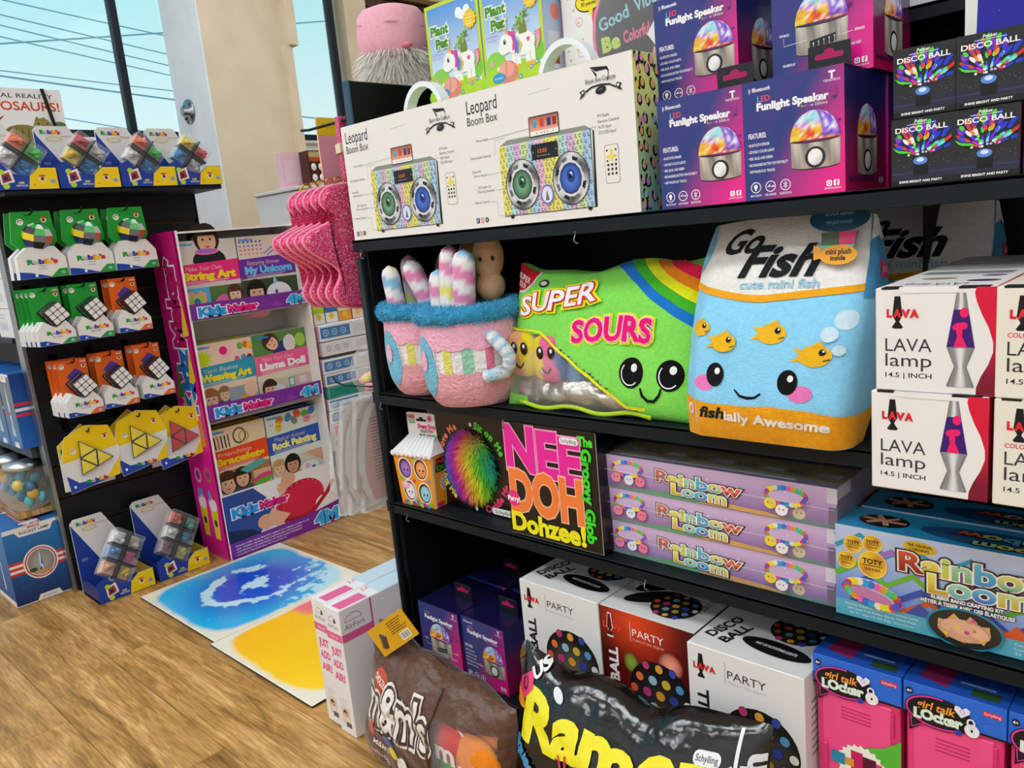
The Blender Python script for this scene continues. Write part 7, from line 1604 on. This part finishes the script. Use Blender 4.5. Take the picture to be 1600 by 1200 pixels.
t, fnn, N, Mm = bag('sweets_bag_plush', 'brown satin sweets bag plush with white lettering and a clear window', 'plush toy', (-1.328, -.165, .001), 470, 300, .10, 70, Br, 'satin', mm_out, 9, a, mmwin, '4a2c1e', 2)
B = MB(); V = []; F = []; idx = {}
for j in range(Mm):
    for i in range(N):
        if mmwin(470*(i+.5)/N, 300*(j+.5)/Mm):
            q = []
            for ii, jj in ((i, j), (i+1, j), (i+1, j+1), (i, j+1)):
                if (ii, jj) not in idx: idx[ii, jj] = len(V); V.append(fnn(470*ii/N, 300*jj/Mm)[0])
                q.append(idx[ii, jj])
            F.append(tuple(q))
B.add(V, F, 'ffffff', True).build('clear_window', 'film', t)
B = MB(); lin_ = [fnn(x, y)[0]+Vector((0, .030, 0)) for x, y in ((300, 50), (455, 50), (455, 245), (318, 232))]; B.add(lin_, [(0, 1, 2, 3)], 'b8b4b0').build('silver_lining', 'silver', t)
for x, y, r, c, dy, dk in ((322, 168, 52, 'd8281c', .012, 'b01810'), (345, 215, 36, 'c8281c', .022, 'a81810'), (402, 214, 42, 'e88a3c', .020, 'c86a20'), (392, 150, 60, 'f08a1c', .004, 'c86a10'), (320, 92, 44, '3aa83a', .012, '1a7a1a'), (420, 90, 44, 'e8c01c', .012, 'b89010')):
    p = fnn(x, y)[0]; m = MB().ball((0, 0, 0), r*.001, .022, r*.00095, c, 28, 16); o = m.build('round_sweet', 'fabric', t, (p[0], p[1]+.024+dy, p[2]))
    a = Art(60, 50); a.text('m', 30, 4, 40, 'f4ece4', al='c', w=46, b=.03); a.mb((-.030, -.0235, -.034), (1, 0, 0), (0, 0, 1), (0, -1, 0)).build('letter_print', 'fabric', o)
MB().tube([fnn(292+6*math.sin(y*.03), y)[0]+Vector((0, -.002, 0)) for y in range(20, 285, 12)], .0035, '4a2c1e', 8).build('side_seam', 'satin', t)
# yellow swing tag
B = MB(); B.prism([(-.052, -.030), (.052, -.030), (.052, .030), (-.052, .030)], 0, .001, 'd8a41c'); o = B.build('swing_tag', 'paper', t, (.150, -.012, .318), (.0, -.62, .35))
a = Art(104, 60); a.lines(50, 50, 44, 6, 4.6, '3a2a10', 1.4); a.rect(64, 6, 90, 22, 'f0eee4')
for i in range(9): a.rect(66+i*2.5, 8, 66.8+i*2.5+(i % 3)*.4, 20, '1a1a1a')
a.mb((-.052, 0, -.030), (1, 0, 0), (0, 0, 1), (0, -1, 0)).build('tag_print', 'paper', o)
MB().tube([(.098, -.005, .272), (.100, -.008, .30), (.112, -.012, .315), (.126, -.012, .305), (.128, -.008, .285)], [.016, .014, .011, .012, .014], '4a2c1e', 12).build('bag_loop', 'satin', t)
# black noodle bag
a = Art(470, 345); Ye = 'f2e61a'
a.multi('Ramen', 34, 222, 78, [Ye], w=384, b=.045, rot=.035, bob=[0, 4, 0, 4, 0]); a.multi('Doh', 118, 128, 66, [Ye], w=170, b=.07, rot=.05)
a.multi('squeezy', 22, 205, 26, ['3aa0d8'], w=90, b=.05, rot=-.6); a.line([(138, 232), (150, 180)], 4, 'e0285c'); a.line([(154, 236), (152, 180)], 4, 'e0285c')
a.poly([(8, 292), (44, 326), (52, 300), (34, 276), (8, 272)], 'e0306c'); a.poly([(8, 284), (34, 276), (42, 262), (10, 258)], 'f08a2c'); a.ring(30, 298, 8, 10, 3, '5a1030', 14)
a.multi('US', 52, 312, 18, ['e8e8e8'], w=36, b=.04, rot=.9); a.ell(112, 316, 15, 8, 'e8e8e8', 16, -.6)
a.rrect(372, 290, 412, 308, 8, 'ececec'); a.text('Schylling', 392, 295, 8, '1a1a1a', al='c', w=32); a.text('3+', 392, 268, 15, 'ececec', al='c', b=.05); a.line([(380, 262), (428, 296)], 2, 'e8e8e8')
a.line([(432, 20), (432, 338)], 5, 'ececec'); a.text('squishy doh', 466, 80, 26, 'd8d8d8', w=230, b=.05, rot=PI/2)
def ra_out(u, v):
    x = u*470; z = v*318
    z += (12*math.exp(-(u/.06)**2)-22*math.exp(-((u-.58)/.10)**2)+24*u**2.5-10*math.exp(-((u-.22)/.08)**2))*v**2.5
    return x+8+10*math.sin(v*3)*(1-u), z
bag('noodle_bag', 'shiny black noodle bag with yellow lettering leaning on the tall cartons', 'toy bag', (-.938, -.165, .001), 470, 345, .30, 62, '08090a', 'foil', ra_out, 8, a, None, None, 5)

# ================================================================== bag charms, packs and plush at the shelf end
GB = [(-.065, .010), (-.075, .035), (-.055, .062), (-.052, .085), (-.118, .128), (-.128, .150), (-.112, .166), (-.052, .186), (-.060, .205), (-.080, .225), (-.070, .250), (-.040, .262)]
def glitter_bag(first, loc, label):
    if first is None:
        t = thing('glitter_bag', label, 'bag', loc, rz=HP-.22, group='pink glitter bags on one hook')
        out = [(x, z) for x, z in GB]+[(-x, z) for x, z in GB[::-1]]+[(.045, -.002), (0, -.006), (-.045, -.002)]
        def smooth(P, n=3):
            for _ in range(n):
                Q = []
                for i in range(len(P)): p, q = P[i], P[(i+1) % len(P)]; Q += [(.75*p[0]+.25*q[0], .75*p[1]+.25*q[1]), (.25*p[0]+.75*q[0], .25*p[1]+.75*q[1])]
                P = Q
            return P
        P = smooth(out, 2); n = len(P); cx, cz = 0, .12; B = MB(); V = []; F = []; lay = [(1.0, -.004), (.985, -.009), (.93, -.0125), (.6, -.0135)]
        bm = bmesh.new()
        rings = []
        for s_, y in ((1.0, .0), (.975, -.010), (.92, -.0135)):
            rings.append([bm.verts.new((cx+(p[0]-cx)*(1-(1-s_)*.9), y, cz+(p[1]-cz)*(1-(1-s_)*.9))) for p in P])
        for a_, b_ in zip(rings, rings[1:]):
            for i in range(n): bm.faces.new((a_[i], a_[(i+1) % n], b_[(i+1) % n], b_[i]))
        bm.faces.new(rings[-1]); back = [bm.verts.new((p[0], .010, p[1])) for p in P]
        for i in range(n): bm.faces.new((rings[0][(i+1) % n], rings[0][i], back[i], back[(i+1) % n]))
        bm.faces.new(back[::-1]); bmesh.ops.triangulate(bm, faces=[f for f in bm.faces if len(f.verts) > 4])
        me = bpy.data.meshes.new('bag_body'); bm.to_mesh(me); bm.free(); me.materials.append(M['glitter']); link('bag_body', me, t)
        MB().tube([(p[0]*1.005, -.004, p[1]) for p in P]+[(P[0][0]*1.005, -.004, P[0][1])], .0030, 'ff9abf', 6, cap=False).build('piping', 'fabric', t)
        for s_ in (-1, 1): MB().tube([(s_*.03+.008*math.cos(q), -.002, .268+.008*math.sin(q)) for q in [2*PI*k/12 for k in range(13)]], .0018, 'c89a4a', 6).build('ring', 'metal', t)
        for k in range(4):
            x = -.012+.008*k; MB().box(x-.003, -.010, .27, x+.003, .010, .40, 'd8346c', b=.001).build('strap', 'glitter', t)
        MB().box(-.020, -.013, .325, .020, .013, .345, 'e8d4bc', b=.001).build('paper_band', 'paper', t)
        return t
    o = dup(first, loc, label)
    for c in list(o.children):
        if c.name.startswith(('strap', 'paper_band')): bpy.data.objects.remove(c, do_unlink=True)
    return o
gb = glitter_bag(None, (-1.446, .058, .925), 'pink glitter bag, nearest of the row on the hook')
for i in range(1, 5): glitter_bag(gb, (-1.446-.037*i, .058+.004*i, .926), 'pink glitter bag, %s from the front on the hook' % ['', 'second', 'third', 'fourth', 'fifth'][i])
t = thing('long_hook', 'long black hook behind the radio carton carrying the pink bags', 'hook', (-1.404, .05, 1.315)); MB().tube([(0, 0, 0), (-.16, 0, 0), (-.19, 0, .003)], .003, '15181a', 8).build('prong', 'black', t); MB().box(-.002, -.014, -.02, .0, .014, .02, '15181a').build('hook_plate', 'black', t)
t = thing('yellow_pack', 'yellow topped pink pack hanging behind the coiled strap', 'pack', (-1.66, .175, 1.16), rz=HP); a = Art(80, 200); a.bg('f0a8b8'); a.rect(0, 158, 80, 200, 'f2d21c'); a.text('GLITTER', 40, 176, 10, 'c89a10', al='c', w=56, b=.02); carton(t, .08, .006, .20, 'f0c0a0', arts={'front': a})
# end-cap shelf on the far side with gnomes
ec = thing('end_cap_shelf', 'black shelf on the far side of the end panel under the plush', 'shelf', (-1.51, .42, 1.33)); MB().box(-.10, -.18, 0, .10, .18, .02, BK2, b=.002).build('board', 'black', ec)
for s_ in (-1, 1): MB().box(.08, s_*.13-.004, -.10, .10, s_*.13+.004, 0, BK).build('bracket', 'black', ec)
def gnome(loc, label, sc_=1.0):
    t = thing('gnome_plush', label, 'plush toy', loc, rz=.85, group='pink hat plushes'); t.scale = (sc_,)*3
    V = []; 
    def hat(d):
        return 1+.10*d[2]*abs(d[0])-.05*abs(d[1])
    B = MB(); B.lathe([(.060, .118), (.074, .130), (.079, .155), (.078, .185), (.074, .208), (.062, .224), (.035, .233), (.0, .235)], 'f4b4c4', 32, sx=1.05, sy=.8); B.build('hat', 'fabric', t)
    MB().tube([(-.078, -.03, .188), (0, -.068, .186), (.078, -.03, .178)], .0012, 'e09ab0', 6).build('hat_seam', 'fabric', t)
    B = MB(); B.ball((0, 0, .068), .076, .056, .068, 'ece8e0', 24, 14); bd = B.build('body', 'fleece', t); rnd = random.Random(1); pts = []
    for i in range(4200):
        an = rnd.uniform(-PI, PI); h = rnd.uniform(.01, .138); r = .080-.006*(h-.05)/.05; pts.append(((r*math.cos(an)*.98, r*math.sin(an)*.74, h), (math.cos(an)*.75, math.sin(an)*.75, -.55)))
    B = MB(); fuzz(B, pts, ['f4f0ea', 'e8e2d8', 'dcd4c4', 'f8f6f2'], .040, .0011, rnd, .35, .45); f = B.build('beard_fur', 'fur', bd); f['kind'] = 'stuff'
    MB().ball((.03, -.058, .135), .012, .010, .007, 'f08aa0', 14, 10).build('hair_clip', 'fabric', t)
    return t
gnome((-1.50, .268, 1.3505), 'plush with tall pink hat and white fur at the end of the shelf')
gnome((-1.50, .43, 1.3505), 'second pink and white plush half hidden by the lime box', .95)

# ================================================================== packs hanging on the end panel and stacked game boxes beyond
def clear_card():
    t = thing('clear_card_pack', 'x', 'pack', group='clear packs with pink cards')
    a = Art(120, 250); P = [(52, 4), (118, 4), (118, 246), (96, 246), (66, 220), (44, 180), (32, 130), (28, 90), (34, 70), (30, 54)]
    a.poly([(x-4, y) for x, y in P], 'f4f0e4'); a.poly([(56, 14), (118, 14), (118, 238), (98, 238), (74, 212), (54, 172), (44, 126), (40, 84), (44, 56)], 'f0a494'); a.poly([(90, 238), (118, 238), (118, 200)], 'e8583a')
    for i in range(20): a.rect(66+(i % 3), 200-i*7.4, 110-(i*5 % 11), 202-i*7.4, '6a4038')
    a.rect(62, 40, 76, 56, 'c8b0a8')
    B = MB(); B.box(.0, .0, .0, .12, .0012, .25, 'f0ece4'); 
    B2 = a.mb((0, 0, 0), (1, 0, 0), (0, 0, 1), (0, -1, 0)); B2.build('card', 'paper', t); a.mb((0, .001, 0), (1, 0, 0), (0, 0, 1), (0, 1, 0)).build('card_back', 'paper', t)
    Pc = [(.012, -.002), (.122, -.002), (.122, .252), (.03, .252), (.008, .12), (.0, .06), (.02, .04)]
    MB().prism(Pc, -.016, -.001, 'ffffff').build('clear_shell', 'frost', t)
    return t
cc = clear_card(); cc.location = (-1.43, -.055, .474); cc.rotation_euler = (0, 0, HP); cc['label'] = 'clear pack with pink text card hanging at the end panel, nearest one'
dup(cc, (-1.452, -.075, .472), 'clear pack with pink text card, second behind the nearest', rz=HP); dup(cc, (-1.474, -.085, .470), 'clear pack with pink text card, last in the row', rz=HP)
t = thing('card_hook', 'short black hook at the end panel above the clear packs', 'hook', (-1.404, .045, .742)); MB().tube([(0, 0, 0), (-.12, -.02, .0), (-.14, -.028, .008), (-.148, -.032, .022)], .0022, '1c2326', 8).build('prong', 'black', t)
t = thing('clear_globe_toy', 'clear round globe toy full of pale pieces at the end panel', 'toy', (-1.475, .085, .66))
MB().ball((0, 0, .11), .062, .062, .066, 'ffffff', 28, 18).build('globe', 'clear', t); MB().lathe([(.03, 0), (.034, .01), (.030, .045), (.022, .05)], '5a78c8', 20).build('base', 'gloss', t)
rnd = random.Random(4)
for q in range(12): MB().ball((0, 0, 0), .016, .013, .010, rnd.choice(['f0b890', 'f4e08a', 'f0a0a8', 'c8e0c8']), 10, 6).build('inner_piece', 'gloss', t, (rnd.uniform(-.035, .035), rnd.uniform(-.035, .035), .065+rnd.uniform(0, .03)))
MB().tube([(.10, 0, .14), (.06, 0, .17), (0, 0, .178)], .002, '1c2326', 8).build('hang_wire', 'black', t)
hs = [(.702, .062, 'b'), (.645, .053, 'w'), (.576, .056, 'b'), (.526, .048, 'b'), (.478, .046, 't'), (.431, .045, 'b'), (.378, .050, 'b'), (.320, .056, 'p'), (.269, .049, 'b'), (.206, .060, 't'), (.159, .045, 'b'), (.102, .054, 'b')]
wn = ['top', 'second', 'third', 'fourth', 'fifth', 'sixth', 'seventh', 'eighth', 'ninth', 'tenth', 'eleventh', 'bottom']
for i, (z, h, k) in enumerate(hs):
    desc = {'b': 'white game box with blue label', 'w': 'plain white game box with grey symbols', 't': 'teal glitter fronted game box', 'p': 'pink labelled game box'}[k]
    t = thing('game_box', '%s, %s of the stack beside the stand' % (desc, wn[i]), 'box', (-2.695, .79+.004*math.sin(i*2), z), rz=HP, group='stacked game boxes beside the stand')
    w = .245; a = Art(245, h*1000); H_ = h*1000
    c = {'b': '4a82c0', 'w': 'e2e2e4', 't': '168a7c', 'p': 'f07a98'}[k]
    if k == 't': a.rect(4, 4, 240, H_-4, c); r2 = random.Random(i); [a.ell(r2.uniform(8, 236), r2.uniform(6, H_-6), 1.4, 1.4, '3ac0a8', 5) for _ in range(60)]
    else:
        a.rrect(4, H_*.18, 140, H_*.86, 3, c); s_ = 'dfe8f4' if k != 'w' else '8a8a90'
        for q in range(3): a.ring(28+q*40, H_*.52, H_*.2, H_*.2, 2, s_, 14); a.line([(28+q*40-6, H_*.52+6), (28+q*40+6, H_*.52-6)], 2, s_)
        for q in range(8): a.rect(156+q*8, H_*.25, 160+q*8, H_*.8, 'd0d2d6')
    carton(t, w, .19, h, 'e8e8ea' if k != 't' else '5ab0a4', arts={'front': a})
MB().box(-.13, -.11, 0, .13, .10, .10, 'd8d4cc', b=.003).build('plinth', 'matte', thing('display_plinth', 'low pale plinth under the stacked game boxes', 'plinth', (-2.70, .79, .001), rz=HP))
for i, (y, w, c, c2_, lb) in enumerate(((.705, .05, 'b8d83a', 'e8e4d8', 'green picture book leaning above the game boxes'), (.762, .055, '2a78b8', 'f0ece4', 'blue and white picture book above the game boxes'), (.825, .06, 'e8d8b8', 'e8a03a', 'cream picture book above the game boxes'), (.885, .05, 'd8242c', 'f0d0c8', 'red picture book above the game boxes'))):
    t = thing('picture_book', lb, 'book', (-2.66, y, .7655), rz=HP, group='picture books above the game boxes'); a = Art(w*1000, 92); a.bg(c); a.rect(0, 0, w*1000, 40, c2_); a.ell(w*500, 26, 12, 12, 'f0c83a'); a.lines(6, 78, w*700, 3, 8, 'f4f0e8', 3); carton(t, w, .03, .092, c, arts={'front': a}, mat='gloss')

# ================================================================== shop clutter in the distance by the second window
def far(name, lb, x, y, z, w, h, d, c, cells, grp='far packs by the second window'):
    t = thing(name, lb, 'pack', (x, y, z), rz=HP, group=grp); a = Art(w*1000, h*1000)
    a.bg(c)
    for (x0, y0, x1, y1, cc_) in cells: a.rect(x0*w*1000, y0*h*1000, x1*w*1000, y1*h*1000, cc_)
    carton(t, w, d, h, c, arts={'front': a} if cells else None); return t, a
ft = thing('far_fixture', 'pale shop fixture far behind the display stand by the second window', 'fixture', (-3.9, 1.58, 0)); MB().box(-.22, -.22, 0, .22, .62, 1.36, 'e6e2e2', b=.004).build('body', 'matte', ft); MB().box(-.22, -.235, 1.36, .23, .64, 1.377, 'd8d4d2', b=.003).build('top', 'matte', ft)
t, a = far('lollipop_box', 'brown box with white lollipops on the far fixture', -3.76, 1.54, 1.3775, .15, .185, .08, '4a2418', [(.05, .82, .95, .97, 'b8b07a'), (.05, .70, .95, .82, 'c84a24'), (0, .0, 1, .12, 'c8b48a')])
for i in range(6): MB().ball((0, 0, 0), .016, .006, .019, 'ece4e4', 12, 8).build('lollipop', 'paper', t, (-.045+.045*(i % 3), -.042, .10-.055*(i//3)))
far('pink_panel', 'large pale pink pack behind the lollipop box', -3.86, 1.455, 1.3775, .16, .19, .05, 'f0c0cc', [(.1, .2, .9, .8, 'f4ccd6')])
far('blue_bottle_pack', 'pale blue pack beside the lollipop box', -3.74, 1.66, 1.3775, .08, .19, .06, '9ac8e8', [(.1, .1, .6, .9, 'b8dcf4')])
t, a = far('green_sign', 'small green and yellow sign on the far fixture front', -3.672, 1.395, 1.285, .078, .082, .012, 'd8d82a', [(.1, .1, .88, .95, '5a9a2a')])
b_ = Art(78, 82); [b_.text(q, 12, 58-i*20, 13, 'e8ece0', w=44, b=.03) for i, q in enumerate(('FIND', 'YOUR', 'TREAT'))]; b_.mb(*FACE['front'](.078, .014, .082)).build('sign_lettering', 'paper', t)
far('yellow_jar_pack', 'yellow and white pack on the far fixture front', -3.672, 1.49, 1.28, .09, .09, .012, 'e8e4dc', [(0, .1, 1, .6, 'f0d42a'), (.2, .2, .7, .95, 'd8e4ec')])
far('pink_far_pack', 'pink pack low on the far fixture front', -3.672, 1.42, 1.16, .12, .10, .012, 'f0b0c0', [(.1, .2, .5, .8, '8a9a6a')])
